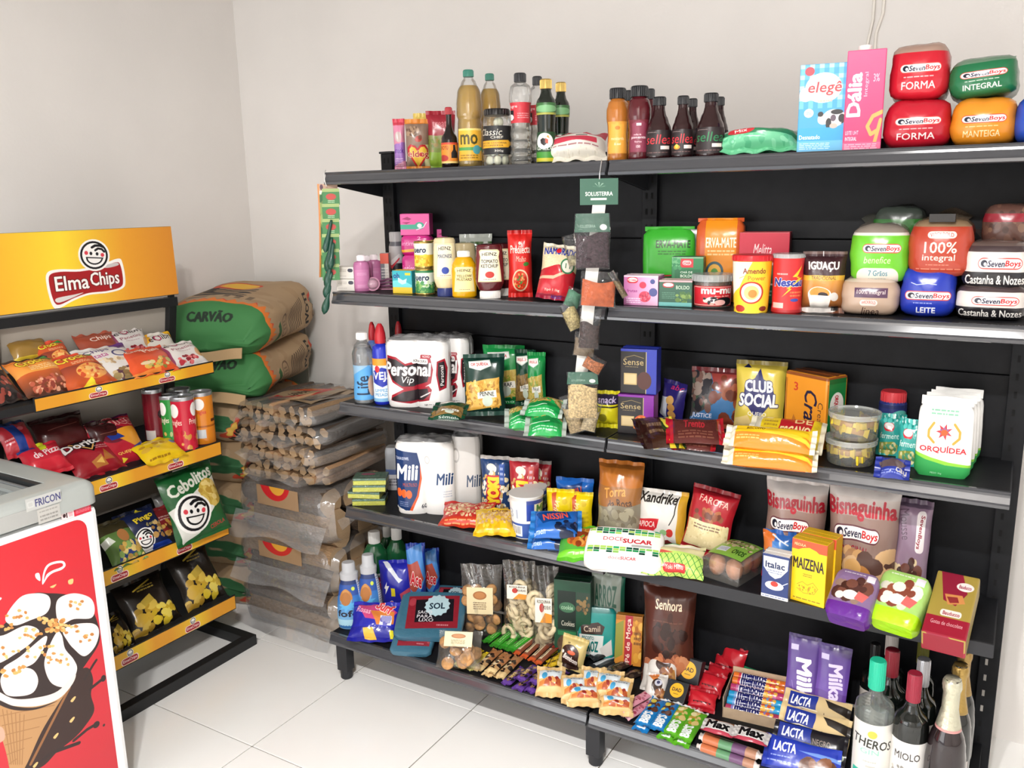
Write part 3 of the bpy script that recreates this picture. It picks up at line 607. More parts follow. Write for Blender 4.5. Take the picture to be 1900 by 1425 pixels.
def keystone(n, bg, lab, ln1, words, base=None):
    y = .1; ops = [P([(.12, .06), (.2, .0), (.8, .0), (.88, .06), (.82, .22), (.92, .98), (.08, .98), (.18, .22)], '#e3d9a6'), P([(.17, .08), (.25, .04), (.75, .04), (.83, .08), (.77, .24), (.86, .94), (.14, .94), (.23, .24)], lab), T('HEINZ', .25, .1, .75, .2, '#2a2320', .02, arc=.2)]
    for i, (w_, c) in enumerate(words): ops.append(T(w_, .22, .3+i*.14, .78, .41+i*.14, c, .02))
    if base: ops.append(E(.5, .76, .14, .1, base))
    D(n, 150, 200, bg, *ops, LN(.3, .88, .7, .92, '#6a6050', 1))
keystone('ketchup', '#6a2026', '#f0e6c8', 1, [('TOMATO', '#2a2320'), ('KETCHUP', '#2a2320')], '#b8302a'); keystone('mustard', '#e0a512', '#f2dd9a', 1, [('YELLOW', '#4a3c14'), ('MUSTARD', '#4a3c14')]); keystone('mayo', '#e6d6ae', '#efe4c4', 1, [('MAIONESE', '#22305c')], '#22409a')
D('olive_pouch', 170, 90, '#6a7466', K(0, 0, 1, .6, ['#39572f', '#8a9484', '#c4c8c0', '#50663f'], 60, .06), T('Oliva', .35, .5, .75, .8, '#e8e8dc'), R(0, 0, 1, .14, '#b4b8b0'))
D('tomato_pouch', 150, 360, '#d22a26', R(0, 0, 1, .05, '#a81e1e'), T('Predilecta', .1, .22, .94, .34, '#f4e2d4', .02), E(.5, .19, .06, .025, '#f4e2d4'), T('Molho', .34, .38, .76, .46, '#f2c9b4', .0, sh=.2), E(.5, .74, .34, .17, '#e8c4a0'), E(.5, .74, .29, .145, '#cc3a20'), KE(.5, .74, .24, .12, ['#e8a060', '#b82818', '#58803a', '#e0502c'], 40, .05), E(.75, .5, .12, .03, '#3f7a34'))
D('rice_leaning', 230, 310, '#d9c9a4', R(0, 0, 1, .08, '#e4dcc8'), K(0, .1, 1, .55, ['#e3d5b4', '#cdbb94', '#efe4c8'], 200, .012), T('NAMORADO', .05, .1, .98, .24, '#26389a', .04), E(.45, .16, .07, .05, '#c8202c'), P([(0, .5), (.5, .42), (1, .5), (1, .92), (0, .92)], '#b3202c'), P([(0, .62), (.4, .62), (.8, .48), (.82, .52), (.4, .68), (0, .67)], '#e0a88c'), E(.74, .42, .2, .14, '#3f7d58'), E(.74, .42, .16, .11, '#efe8d8'), T('11', .68, .37, .82, .46, '#2c6a48', .02), R(0, .92, 1, 1, '#8c1c34'), T('Tipo 1 1kg', .2, .84, .62, .89, '#f0c8b8'), T('ARROZ', .4, .93, .7, .98, '#38408c'))
D('mate_green', 200, 240, '#3fae35', T('ERVA-MATE', .26, .2, .92, .3, '#0e3a14', .03), LN(.3, .33, .85, .4, '#1d5c1d', 2), R(0, .66, 1, 1, '#25512c'), L([(.0, .7), (1, .64)], .02, '#b8342c'), T('Clas', .3, .72, .98, .95, '#c8402e', .03, o='#e8d8b0'))
D('mate_orange', 200, 250, '#e08a1c', R(0, 0, .2, 1, '#c8582a'), R(.86, 0, 1, 1, '#c8582a'), T('ERVA-MATE', .22, .24, .86, .36, '#f3ead8', .03), LN(.26, .38, .84, .46, '#f0d8a8', 2), E(.42, .64, .19, .12, '#31505c'), E(.42, .64, .14, .09, '#e0a83c'), E(.42, .66, .08, .06, '#4f8a3c'), P([(.1, .8), (.8, .7), (.8, .95), (.1, 1)], '#d8d8d4'), T('BARÃO', .12, .76, .78, .92, '#20242c', .05))
D('boldo_box', 190, 170, '#2c7a4c', R(0, 0, 1, .05, '#7fae88'), R(.28, .06, .68, .36, '#c8303a'), RR(.34, .12, .62, .28, '#e8c0c0'), T('CHÁ', .37, .14, .59, .26, '#b82430', .03), R(.1, .42, .92, .94, '#1f6640'), T('CHÁ DE', .28, .47, .66, .56, '#e4ece0', .02), T('BOLDO', .28, .6, .7, .7, '#e4ece0', .03), R(.16, .76, .56, .84, '#d8e4d4'), E(.74, .82, .09, .1, '#e0e8dc'), K(0, .05, .28, .4, ['#3c8c58', '#63a472'], 20, .05))
D('tea_red', 190, 60, '#b83040', LN(.2, .3, .8, .7, '#f0c8c8', 2))
D('tea_pink', 190, 170, '#cf8fb8', G(0, 1, '#b86aa0', '#e6b8d2', ax=0), R(0, 0, 1, .06, '#e8c8d8'), RR(.1, .06, .42, .26, '#c8303a'), E(.26, .15, .14, .07, WH), T('Dr.Oetker', .14, .12, .38, .19, '#b82434'), E(.56, .32, .1, .11, '#c8324c'), E(.84, .2, .07, .08, '#3f4a84'), E(.62, .7, .17, .18, '#cc3a54'), KE(.62, .7, .14, .15, ['#e0687c', '#a82440'], 20, .03), E(.86, .55, .12, .14, '#4a4f88'), LN(.08, .74, .5, .94, '#f0dcec', 3), T('frutas', .1, .46, .4, .56, '#8c2c70'))
D('tea_boldo', 190, 170, '#2f5a46', R(0, 0, 1, .07, '#d8a0a4'), RR(.12, .1, .46, .28, '#c8303a'), E(.29, .18, .15, .07, WH), T('BOLDO', .52, .2, .92, .34, '#c4d4bc'), KE(.76, .64, .22, .22, ['#5c7c3c', '#7f9c50', '#3f6634'], 30, .06), LN(.1, .45, .5, .72, '#5c8a70', 4), R(0, .84, 1, 1, '#6fb4b0'))
D('caramel', 260, 130, '#b8242c', RR(.02, .04, .98, .96, '#e8c8bc', .1), RR(.035, .07, .965, .93, '#c8202e', .1), T('mu-mu', .26, .12, .94, .4, WH, .06), T('doce de leite', .54, .46, .88, .54, '#f4d8c8'), cow(.3, .5, .62, .95), E(.76, .78, .2, .22, BK), E(.66, .82, .12, .14, '#f0b8b4'))
D('filter_box', 230, 200, '#8f2032', R(0, 0, 1, .45, '#c0243c'), T('Melitta', .3, .16, .66, .32, '#f4e4e0', .0, sh=.25), P([(0, .5)]+[(i/12, .5-.1*math.sin(PI*i/12)) for i in range(13)]+[(1, 1), (0, 1)], '#e6ddd2'), P([(0, .54)]+[(i/12, .54-.1*math.sin(PI*i/12)) for i in range(13)]+[(1, 1), (0, 1)], '#1f6a3c'), T('ORIGINAL', .2, .58, .7, .74, WH, .03), LN(.3, .8, .7, .9, '#c8e0c8', 2))
D('peanut_tub', 260, 240, '#e2c22c', P([(0, 0), (.5, 0), (.3, .5), (0, .75)], '#f0eada'), P([(1, 0), (.7, 0), (.8, .5), (1, .7)], '#e8b020'), T('Amendo', .36, .12, .72, .23, '#7a2c1c', .03), T('Power', .44, .27, .72, .36, '#e0761c', .03), L([(.3, .32), (.42, .26), (.36, .36)], .01, '#e8a020'), E(.5, .6, .2, .22, '#b8301f'), E(.5, .6, .17, .19, '#f2ecd8'), E(.5, .6, .12, .14, '#e6c07c'), E(.52, .62, .07, .08, '#b8823c'), E(.3, .92, .1, .07, '#a82c20'), E(.72, .92, .08, .05, '#7a2c1c'), E(.1, .85, .03, .03, '#5c2018'), E(.12, .92, .03, .03, '#5c2018'))
D('choco_can', 240, 260, '#cc2a2c', T('Nescau', .24, .36, .82, .52, '#27368a', .06, sh=.15, o=WH, ow=.04), P([(.78, .12), (.58, .34), (.72, .34), (.4, .72), (.58, .56), (.48, .56), (.8, .36), (.66, .36)], '#f0c62c'), LN(.3, .26, .5, .32, '#f0c8c0', 1), LN(.55, .6, .8, .72, '#e88a4c', 2), E(.64, .77, .08, .03, '#3c4a9c'), R(.2, .82, .44, .92, '#e8b4ac'), R(0, .95, 1, 1, '#a81e24'))
D('coffee_pouch', 220, 310, '#3b2226', R(0, 0, 1, .05, '#6a5450'), T('IGUAÇU', .12, .16, .84, .32, '#f2ece4', .05), R(0, .38, 1, .46, '#d9a63a'), T('TRADICIONAL', .2, .39, .8, .45, '#4a2c1c', .01), G(.46, 1, '#c98a3a', '#6a3a22'), E(.42, .68, .28, .12, '#ece6dc'), E(.42, .66, .24, .09, '#d98c3a'), E(.5, .69, .12, .045, '#241a1c'), P([(.14, .7), (.7, .7), (.62, .95), (.24, .95)], '#e6e0d8'), E(.76, .72, .1, .07, '#c8c2bc'), E(.4, .95, .42, .05, '#d8d2cc'), R(.7, .88, .86, .96, '#2a2422'))
D('bread_lime', 240, 240, '#66b62c', R(0, 0, 1, .16, '#8b8076'), R(0, .13, 1, .18, '#d8d4cc'), boys(.22, .32, .86, .48), T('benefice', .26, .54, .7, .66, '#d6eeb4', .0, sh=.15), RR(.14, .74, .84, 1.2, '#d9d0c4', .3), T('7 Grãos', .34, .78, .66, .88, '#3f7a8c', .02), LN(.34, .92, .64, .96, '#5c8a94', 1))
D('bread_light', 240, 160, '#b59c88', R(0, 0, 1, .1, '#c8b8a8'), R(.24, .24, .8, .5, '#553a52'), T('100% integral', .28, .29, .76, .44, '#e8dcd4', .01), RR(.34, .56, .64, .72, '#e8d4cc'), T('WICKBOLD', .37, .6, .61, .68, '#b8342c', .01, arc=.3), T('linea', .38, .76, .68, .98, '#4a3430', .0, sh=.2))
D('bread_terra', 240, 230, '#a83c28', R(0, 0, 1, .12, '#8a7258'), R(.0, .9, 1, 1, '#b04a34'), RR(.3, .2, .74, .32, '#ecdcd0'), T('WICKBOLD', .34, .23, .7, .3, '#a8342c', .02, arc=.3), T('100%', .26, .38, .76, .58, '#f0dcd0', .02), T('integral', .24, .6, .74, .74, '#f0dcd0', .01), LN(.3, .77, .66, .8, '#d89078', 1), LN(.15, .84, .85, .88, '#d89078', 1))
D('bread_leite', 240, 200, '#2236a4', R(.28, 0, .78, .08, '#8ab8d0'), boys(.1, .46, .92, .64), LN(.26, .68, .6, .72, '#b8c4f0', 1), T('LEITE', .32, .78, .66, .9, '#f0f0f8', .04), L([(.2, .3), (.3, .34), (.5, .31), (.65, .33)], .012, '#c8d0f4'))
D('bread_nuts', 240, 170, '#46393a', R(0, 0, 1, .08, '#6a5a54'), RR(.02, .2, .98, .66, '#d9d2cc', .2), R(.02, .5, .98, .62, '#d9d2cc'), boys(.24, .32, .9, .56), R(0, .62, 1, .94, '#222023'), T('Castanha & Nozes', .06, .68, .95, .88, '#e6e2dc', .02))
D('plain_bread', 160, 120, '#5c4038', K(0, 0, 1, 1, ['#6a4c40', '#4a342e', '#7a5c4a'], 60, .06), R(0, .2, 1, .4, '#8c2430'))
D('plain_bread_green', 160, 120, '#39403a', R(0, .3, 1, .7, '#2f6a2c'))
D('spice_card', 150, 110, '#2d5c49', many(*[P([(.5+.0, .34), (.5+.16*math.sin(a)-.02, .34-.2*math.cos(a)), (.5+.18*math.sin(a)+.02, .34-.2*math.cos(a))], '#7fa08c') for a in (-1.3, -.65, 0, .65, 1.3)]), T('SOLUSTERRA', .14, .5, .86, .66, '#ecf0e8', .03), R(.28, .74, .7, .82, '#d8dcd4'))
D('strip_card', 120, 260, '#6b8a4c', R(0, 0, 1, .07, '#c9a48c'), E(.2, .035, .08, .03, '#5a3a4c'), R(.05, .07, .95, .11, '#eae4d8'), K(.05, .12, .95, 1, ['#3f7a44', '#2f6a3c', '#8fa85c', '#a8b46c'], 40, .12), R(0, 0, .08, 1, '#d98a4c'))
D('seed_card', 100, 70, '#3f7d48', R(0, 0, 1, .2, '#9cb070'), E(.5, .5, .3, .2, '#b8443c'), LN(.3, .7, .7, .9, '#d8e4c8', 2))
D('sachet_head', 110, 70, '#2d5c49', T('SOLUSTERRA', .15, .6, .6, .76, '#b8c8bc', .01), E(.82, .74, .1, .16, '#e6e8e0'))

# ------------------------------------------------------------------ goods on the top boards
clear = film('#f2f6f4', .05, .03, .1)
black_cap = pm('#17181c', .3)
def F1(x0, y0, x1, y1, Y, **k): return fit(S1, (x0, y0, x1, y1), Y=Y, **k)
pillow('treat_pouch', 'narrow pink and lilac treat pouch at the end of the top board', 'pouch', F1(728, 219, 750, 305, .2, yaw=25, d=.03), 'pink_treat', .03, fin='film', fat=.35)
pillow('treat_pouch', 'brown treat pouch with a big red and yellow heart', 'pouch', F1(752, 219, 797, 305, .2, yaw='c', d=.04), 'dog_snack', .04, sealcol='#d98a3c', fat=.35)
pillow('treat_pouch', 'small pouch with a pale yellow top behind the heart pouch', 'pouch', F1(768, 209, 792, 303, .27, yaw='c', d=.02), 'yellow_tag', .02, fat=.35)
pillow('treat_pouch', 'treat pouch with dark red top and green foot behind the soy sauce', 'pouch', F1(791, 204, 846, 304, .25, yaw='c', d=.03), 'red_green_treat', .035, fat=.35)
SOY = [(.9, 0), (1, .02), (1, .38), (.95, .5), (.5, .62), (.34, .7), (.32, .88), (.36, .9)]
bottle('soy_sauce_bottle', 'dark soy sauce bottle with a red cap and orange label', 'bottle', F1(818, 199, 849, 303, .17, yaw='c', d=.0), SOY, pm('#1a1210', .08, coat=.5), pm('#a8242e', .35), (.88, 1.0), labels=[('soy_label', .08, .42, 200, 'card')], capr=.42)
OIL = [(.82, 0), (.95, .02), (.97, .1), (.93, .14), (.97, .3), (.93, .46), (.9, .5), (1, .54), (1, .66), (.9, .78), (.55, .88), (.36, .92), (.36, .95)]
oilm = film('#e2b83c', .42, .05, .1, 45, .75)
def oil(lab, *b): bottle('oil_bottle', lab, 'bottle', F1(*b, yaw='c', d=0), OIL, clear, pm('#2c7a68', .35), (.93, 1.0), labels=[('oil_label', .07, .40, 130, 'card')], liquid=(.84, oilm), capr=.4, group='cooking oil bottles on the top board')
oil('clear oil bottle with a green cap, the taller one in front of its twin', 847, 130, 895, 301, .19)
oil('clear oil bottle with green cap, half hidden behind its twin and the egg jar', 890, 137, 930, 301, .28)
JAR = [(.86, 0), (.96, .02), (1, .08), (1, .78), (.96, .85), (.86, .89), (.86, .9)]
FE = F1(896, 203, 949, 301, .16, yaw='c', d=0)
jar = bottle('egg_jar', 'glass jar of white quail eggs with a black lid and label', 'jar', FE, JAR, clear, pm('#1d1b1b', .3), (.89, 1.0), labels=[('egg_label', .2, .7, 200, 'card')], capr=.9)
rg = rnd(4); egg_m = pm('#dcdcc2', .35)
for k in range(26):
    lv = k//6; a = k % 6*PI/3+lv*.5; r = FE[1]/2*.62 if k < 24 else .008
    z = FE[2]*(.1+.17*lv)
    MB().lathe([(0, -.013), (.007, -.011), (.0105, -.004), (.0105, .002), (.008, .009), (.004, .0125), (0, .0135)], 12, cx=r*math.sin(a), cy=-r*math.cos(a)).build('egg', egg_m, jar, smooth=True).location = (0, 0, z)
PET = [(.8, 0), (.95, .015), (.88, .03), (.97, .06), (.86, .1), (.98, .14), (.86, .19), (.98, .24), (.87, .29), (.95, .34), (.8, .42), (.86, .47), (.88, .66), (1, .7), (1, .78), (.86, .86), (.5, .9), (.46, .91)]
def vinegar(lab, *b): bottle('vinegar_bottle', lab, 'bottle', F1(*b, yaw='c', d=0), PET, film('#e8eae8', .08, .03, .1), black_cap, (.905, 1.0), labels=[('vinegar_label', .46, .68, 240, 'card')], capr=.52, group='clear vinegar bottles on the top board', liquid=(.62, pm('#e8e6de', .05, trans=.9, ior=1.33)))
vinegar('clear ribbed vinegar bottle with black cap and red band, the one in front', 945, 136, 987, 300, .17)
vinegar('clear vinegar bottle with black cap mostly hidden behind the olive oil', 981, 142, 1014, 300, .27)
OLV = [(.9, 0), (1, .015), (1, .2), (.88, .4), (.94, .55), (1, .68), (.96, .74), (.6, .82), (.52, .86), (.5, .9)]
dkg = pm('#141c14', .07, coat=.6); gold = pm('#b79a55', .35, metal=.6)
def olive(lab, *b): bottle('olive_oil_bottle', lab, 'bottle', F1(*b, yaw='c', d=0), OLV, dkg, gold, (.885, 1.0), labels=[('olive_label', .02, .38, 170, 'card'), ('olive_neck', .58, .72, 200, 'card')], capr=.58, group='dark olive oil bottles on the top board')
olive('dark olive oil bottle with gold cap and a bird emblem, the one in front', 995, 147, 1032, 298, .16)
olive('dark olive oil bottle with gold cap standing behind the other olive oil', 1025, 153, 1057, 298, .25)
pillow('rice_bag', 'white and crimson rice bag lying on the top board beside the sauces', 'bag', fit(S1-.01, (1012, 236, 1126, 300), Y=.15, yaw=22, tilt=38, d=.05), 'rice_lying', .07, fat=.4)
SQ = [(.84, 0), (.92, .02), (.92, .2), (.86, .34), (.9, .48), (1, .6), (1, .7), (.86, .8), (.6, .85), (.58, .86)]
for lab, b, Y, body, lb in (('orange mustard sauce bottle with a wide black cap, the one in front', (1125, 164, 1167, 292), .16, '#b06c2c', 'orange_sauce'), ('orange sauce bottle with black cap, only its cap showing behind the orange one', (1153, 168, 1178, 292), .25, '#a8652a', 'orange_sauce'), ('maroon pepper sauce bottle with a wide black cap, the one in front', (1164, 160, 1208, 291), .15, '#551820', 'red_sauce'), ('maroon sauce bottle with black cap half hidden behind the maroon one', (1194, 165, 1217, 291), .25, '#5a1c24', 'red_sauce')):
    bottle('sauce_bottle', lab, 'bottle', F1(*b, Y, yaw='c', d=0), SQ, pm(body, .1, coat=.5), black_cap, (.855, 1.0), labels=[(lb, .1, .54, 120, 'card')], capr=.72)
SL = [(.95, 0), (1, .02), (1, .42), (.93, .5), (.72, .62), (.5, .74), (.44, .8), (.42, .88)]
for lab, b, Y, lb in (('dark barbecue sauce bottle with plain red lettering', (1199, 180, 1247, 289), .15, 'sauce_red'), ('dark sauce bottle with red lettering and a small flame', (1246, 178, 1288, 287), .15, 'sauce_flame'), ('dark sauce bottle peeping out behind the flame one', (1268, 183, 1301, 286), .25, 'sauce_flame'), ('dark sauce bottle with green lettering', (1292, 173, 1345, 285), .15, 'sauce_green'), ('dark sauce bottle peeping out behind the green lettered one', (1316, 180, 1352, 285), .26, 'sauce_green')):
    bottle('sauce_bottle', lab, 'bottle', F1(*b, Y, yaw='c', d=0), SL, pm('#2a1214', .08, coat=.6), black_cap, (.86, 1.0), labels=[(lb, .05, .46, 150, 'card')], capr=.5)
pillow('frozen_mix_bag', 'green snack bag lying flat beside the blue milk carton', 'bag', fit(S1-.01, (1327, 228, 1486, 286), Y=.14, yaw=14, tilt=42, d=.05), 'green_sack', .07, fat=.4)
carton('milk_carton', 'blue gingham milk carton with a cow on it', 'carton', F1(1482, 118, 1571, 278, .14, yaw=10, d=.06), 'milk_blue', .062, '#2f6fb0', '#5aa0d0')
o = carton('milk_carton', 'pink milk carton with white lettering turned upright and a white cap', 'carton', F1(1568, 92, 1640, 276, .14, yaw=8, d=.07), 'milk_pink', .07, '#b81f52', '#d84a7c')
MB().lathe([(0, 0), (.014, 0), (.014, .012), (.012, .0135), (0, .0135)], 18).build('cap', pm('#f2ece8', .4), o, smooth=.6).location = (-.005, -.015, .2035)
loaf('bread_loaf', 'red bagged sandwich loaf, upper one of the red pair', 'bread', fit(S1+.1, (1650, 79, 1763, 183), Y=.16, yaw=4, d=.2), 'bread_red', .2, group='red bagged loaves', tail='#d8c8b8')
loaf('bread_loaf', 'red bagged sandwich loaf, lower one of the red pair', 'bread', F1(1638, 184, 1765, 272, .15, yaw=4, d=.2), 'bread_red2', .2, group='red bagged loaves', tail=pm('#a81c28', .3))
loaf('bread_loaf', 'green bagged wholemeal loaf on top of the orange one', 'bread', fit(S1+.098, (1758, 84, 1890, 197), Y=.16, yaw=0, d=.2, roll=4), 'bread_green', .2, tail=pm('#1f6a42', .3))
loaf('bread_loaf', 'orange bagged butter loaf under the green one', 'bread', F1(1762, 180, 1886, 266, .15, yaw=0, d=.2), 'bread_orange', .2)
loaf('bread_loaf', 'blue bagged loaf past the orange and green ones on the top board', 'bread', F1(1882, 175, 1990, 260, .15, yaw=0, d=.2), 'bread_blue', .2)

# ------------------------------------------------------------------ goods on the second boards, firewood side
def G2(x0, y0, x1, y1, **k): return fit(S2, (x0, y0, x1, y1), **k)
c1 = G2(624, 518, 657, 540, yaw=10, d=.05)
carton('small_box', 'small white box with a dark oval, lower of the two', 'box', c1, 'white_carton', .05, '#dcd7cf', group='small white boxes on the second board')
M2 = c1[0].copy(); M2.translation.z += c1[2]+.001
carton('small_box', 'small white box with a dark oval, upper of the two', 'box', (M2, c1[1], c1[2]), 'white_carton', .05, '#dcd7cf', group='small white boxes on the second board')
LOT = [(.95, 0), (1, .03), (1, .72), (.9, .8), (.5, .84), (.46, .86)]
pk = pm('#b9709c', .3)
for lab, b in (('pink lotion bottle with white cap, in front beside the white boxes', (656, 473, 686, 540)), ('pink lotion bottle with white cap, beside the razors', (681, 472, 708, 534)), ('pink lotion bottle half hidden between the other two', (673, 474, 691, 528))):
    bottle('lotion_bottle', lab, 'bottle', fit(S2, b, yaw='c', d=0, Y=onz((b[0]+b[2])/2, min(b[3]+(8 if b[3] < 530 else 0), 540), S2)[1]), LOT, pk, pm('#f0e6ea', .35), (.84, 1.0), labels=[('pink_bottle', .08, .6, 120, 'card')], sy=.7, capr=.5)
o = thing('razor_pack', 'pack of pink razors with white tips lying at the board edge', 'razors', loc(*onz(712, 537, S2), .5))
MB().box(-.03, -.008, .0, .035, .04, .002).build('backing_card', pm('#c98aa6', .5), o)
for k in range(3):
    m = MB(); m.tube([(-.02, -.002+k*.013, .008+k*.007), (.01, 0+k*.013, .012+k*.009), (.04, .004+k*.013, .010+k*.009)], [.003, .004, .003], 8); h = m.build('razor', pm('#7a4a68', .35), o, smooth=True)
    MB().tube([(-.036, -.004+k*.013, .006+k*.007), (-.02, -.002+k*.013, .008+k*.007)], [.005, .0055], 8).build('tip', pm('#efe9ea', .4), h, smooth=True)
o = thing('soap_blister', 'round pink blister pack leaning on the lotion bottles', 'pack', loc(*onz(692, 540, S2), .5))
MB().lathe([(0, 0), (.022, 0), (.022, .002), (.0, .002)], 24).build('card', pm('#c98aa6', .5), o, smooth=.6)
MB().lathe([(.018, .002), (.016, .012), (.008, .018), (0, .019)], 24).build('bubble', film('#f4dce4', .25), o, smooth=True)
for ch in o.children: ch.matrix_local = Matrix.Rotation(math.radians(70), 4, 'X') @ Matrix.Translation((0, .022, 0))
carton('small_box', 'narrow grey and orange box beside the deodorant can', 'box', G2(706, 470, 722, 534, yaw=30, d=.04), 'orange_carton', .04, '#b9b4ae')
bottle('deodorant_can', 'grey and black spray deodorant with a red tick', 'spray can', fit(S2, (722, 430, 748, 506), yaw='c', d=0), [(.92, 0), (1, .03), (1, .62), (.96, .74), (.8, .82), (.78, .83)], pm('#6a6a70', .3), pm('#b4b2b2', .25), (.82, 1.0), labels=[('deodorant', .04, .74, 230, 'card')], capr=.86)
pw = [('magenta sanitary pad pack, lower of the front pile', (744, 470, 800, 524), 0, 'intimus', .05), ('magenta sanitary pad pack, middle of the front pile', (742, 428, 800, 471), .062, 'intimus', .05)]
fb = G2(745, 474, 801, 524, yaw=25, d=.06)
brick('pad_pack', pw[0][0], 'pack', fb, 'intimus', .06, .01, 'film', group='magenta sanitary pad packs')
M2 = fb[0].copy(); M2.translation.z += fb[2]; brick('pad_pack', pw[1][0], 'pack', (M2, fb[1], .062), 'intimus', .06, .01, 'film', group='magenta sanitary pad packs')
M3 = fb[0].copy(); M3.translation.z += fb[2]+.063; carton('pad_box', 'pink pad box with a green band on top of the front pile', 'box', (M3, fb[1]*.96, .066), 'intimus_box', .06, '#d04a90')
M4 = fb[0] @ Matrix.Translation((.085, .06, 0)); brick('pad_pack', 'magenta sanitary pad pack standing in the shade behind the corn cans', 'pack', (M4, .07, .115), 'intimus', .05, .01, 'film', group='magenta sanitary pad packs')
M5 = M4 @ Matrix.Translation((0, 0, .116)); carton('pad_box', 'pink pad box on the pile behind, turned away', 'box', (M5 @ Matrix.Rotation(.3, 4, 'Z'), .07, .066), 'intimus_box', .05, '#c04488')
carton('tampon_box', 'teal and yellow box at the board edge in front of the pad packs', 'box', G2(728, 502, 764, 545, yaw=8, d=.05), 'tampon', .05, '#2a9aa6', '#e8c83c')
tin = pm('#c2a860', .25, metal=.8)
def can(lab, F, a, grp): 
    M, w_, h_ = F; o = thing('food_can', lab, 'can', M, grp); r = w_/2
    MB().lathe([(0, 0), (r*.94, 0), (r, .003), (r*.97, .006), (r*.97, h_-.006), (r, h_-.003), (r*.95, h_), (r*.92, h_-.004), (0, h_-.004)], 28).build('tin', tin, o, smooth=.6)
    MB().lathe([(r*.975, .006), (r*.975, h_-.006)], 28, a0=-1.9, a1=1.9, uv=True).build('label', art(a, 'card'), o, smooth=True)
fc = G2(770, 497, 807, 546, yaw='c', d=0); can('green pea can, lower of the front pair', fc, 'peas', None)
M2 = fc[0].copy(); M2.translation.z += fc[2]+.0005; can('yellow sweetcorn can stacked on the pea can', (M2, fc[1], fc[2]), 'corn', None)
for k, (dx, dy) in enumerate(((.05, .075),)):
    M2 = fc[0] @ Matrix.Translation((dx, dy, 0)); can('lower food can behind the mayonnaise', (M2, fc[1], fc[2]), 'corn', None)
    M3 = M2 @ Matrix.Translation((0, 0, fc[2]+.0005)); can('upper food can with gold rim behind the mayonnaise', (M3, fc[1], fc[2]), 'corn', None)
INV = [(.62, .13), (.8, .16), (1, .3), (1, .5), (.96, .75), (.9, .95), (.82, .985), (.5, 1.0)]
def inv(name, lab, b, col, a, cap, sy=.62): bottle(name, lab, 'bottle', G2(*b, yaw='c', d=0), INV, pm(col, .16, coat=.4), pm(cap, .3), (.0, .14), labels=[(a, .3, .9, 130, 'card')] if a else [], capr=.72, sy=sy)
inv('mayonnaise_bottle', 'cream mayonnaise squeeze bottle standing on its blue cap', (804, 440, 848, 549), '#d9c79c', 'mayo', '#22306e')
inv('mayonnaise_bottle', 'cream squeeze bottle behind the mustard and mayonnaise', (842, 450, 884, 540), '#d3c195', None, '#ebe7dc')
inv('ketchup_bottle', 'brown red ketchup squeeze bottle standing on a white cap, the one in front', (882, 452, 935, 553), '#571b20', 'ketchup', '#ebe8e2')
inv('ketchup_bottle', 'brown red ketchup squeeze bottle, second in the row behind the front one', (905, 451, 952, 548), '#4d181c', 'ketchup', '#e2dfd8')  # bottles further back get darker body and cap colours, as painted shade
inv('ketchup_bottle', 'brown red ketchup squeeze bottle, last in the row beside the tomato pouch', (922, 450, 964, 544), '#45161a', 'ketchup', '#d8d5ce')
bottle('mustard_bottle', 'yellow mustard squeeze bottle with a white cap on top', 'bottle', G2(838, 465, 884, 551, yaw='c', d=0), [(.9, 0), (1, .03), (1, .55), (.96, .7), (.7, .84), (.44, .88), (.42, .89)], pm('#dda40e', .18, coat=.4), pm('#ece9e0', .3), (.87, 1.0), labels=[('mustard', .12, .66, 130, 'card')], capr=.5, sy=.62)
pillow('olive_pouch', 'silver and green olive pouch standing behind the squeeze bottles', 'pouch', fit(S2, (853, 434, 914, 520), yaw='c', d=.03), 'olive_pouch', .04, fin='foil')
pillow('tomato_pouch', 'tall red tomato sauce pouch with a pizza on it', 'pouch', G2(942, 427, 988, 553, yaw='c', d=.05), 'tomato_pouch', .05, fat=.35)
pillow('rice_bag', 'leaning white and red rice bag behind the hanging spices', 'bag', fit(S2, (993, 440, 1078, 553), yaw='c', tilt=18, roll=-9, d=.06), 'rice_leaning', .07, fat=.35, seal=.008)

# ------------------------------------------------------------------ goods on the second boards, far from the firewood
brick('mate_bag', 'bright green mate tea bag', 'bag', fit(S2, (1192, 418, 1288, 545), yaw=14, d=.06, Y=.29), 'mate_green', .06, .01, 'film', fold=.012)
brick('mate_bag', 'orange mate tea bag with a round crest', 'bag', fit(S2, (1290, 402, 1378, 540), yaw=10, d=.06, Y=.29), 'mate_orange', .06, .01, 'film', fold=.01)
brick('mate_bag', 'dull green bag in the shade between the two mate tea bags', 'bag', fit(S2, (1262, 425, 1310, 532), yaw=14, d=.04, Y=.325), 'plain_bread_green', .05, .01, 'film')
fr = fit(S2, (1247, 503, 1303, 546), yaw=12, d=.05, Y=.215); carton('tea_box', 'red tea box under the green one', 'box', (fr[0], fr[1], .045), 'tea_red', .06, '#a02834')
M2 = fr[0] @ Matrix.Translation((0, 0, .046)); carton('tea_box', 'green tea box with a red badge, set on the red tea box', 'box', (M2, .08, .074), 'boldo_box', .05, '#24603f')
carton('tea_box', 'pink tea box with berries at the board edge', 'box', G2(1157, 511, 1221, 567, yaw=6, d=.06), 'tea_pink', .06, '#b070a0', '#e8d0da')
carton('tea_box', 'dark green tea box with leaves at the board edge', 'box', G2(1222, 520, 1284, 569, yaw=6, d=.06), 'tea_boldo', .06, '#244a38', '#d8b0b0')
fj = G2(1284, 505, 1361, 568, yaw='c', d=0); dl = pm('#4a2418', .25)
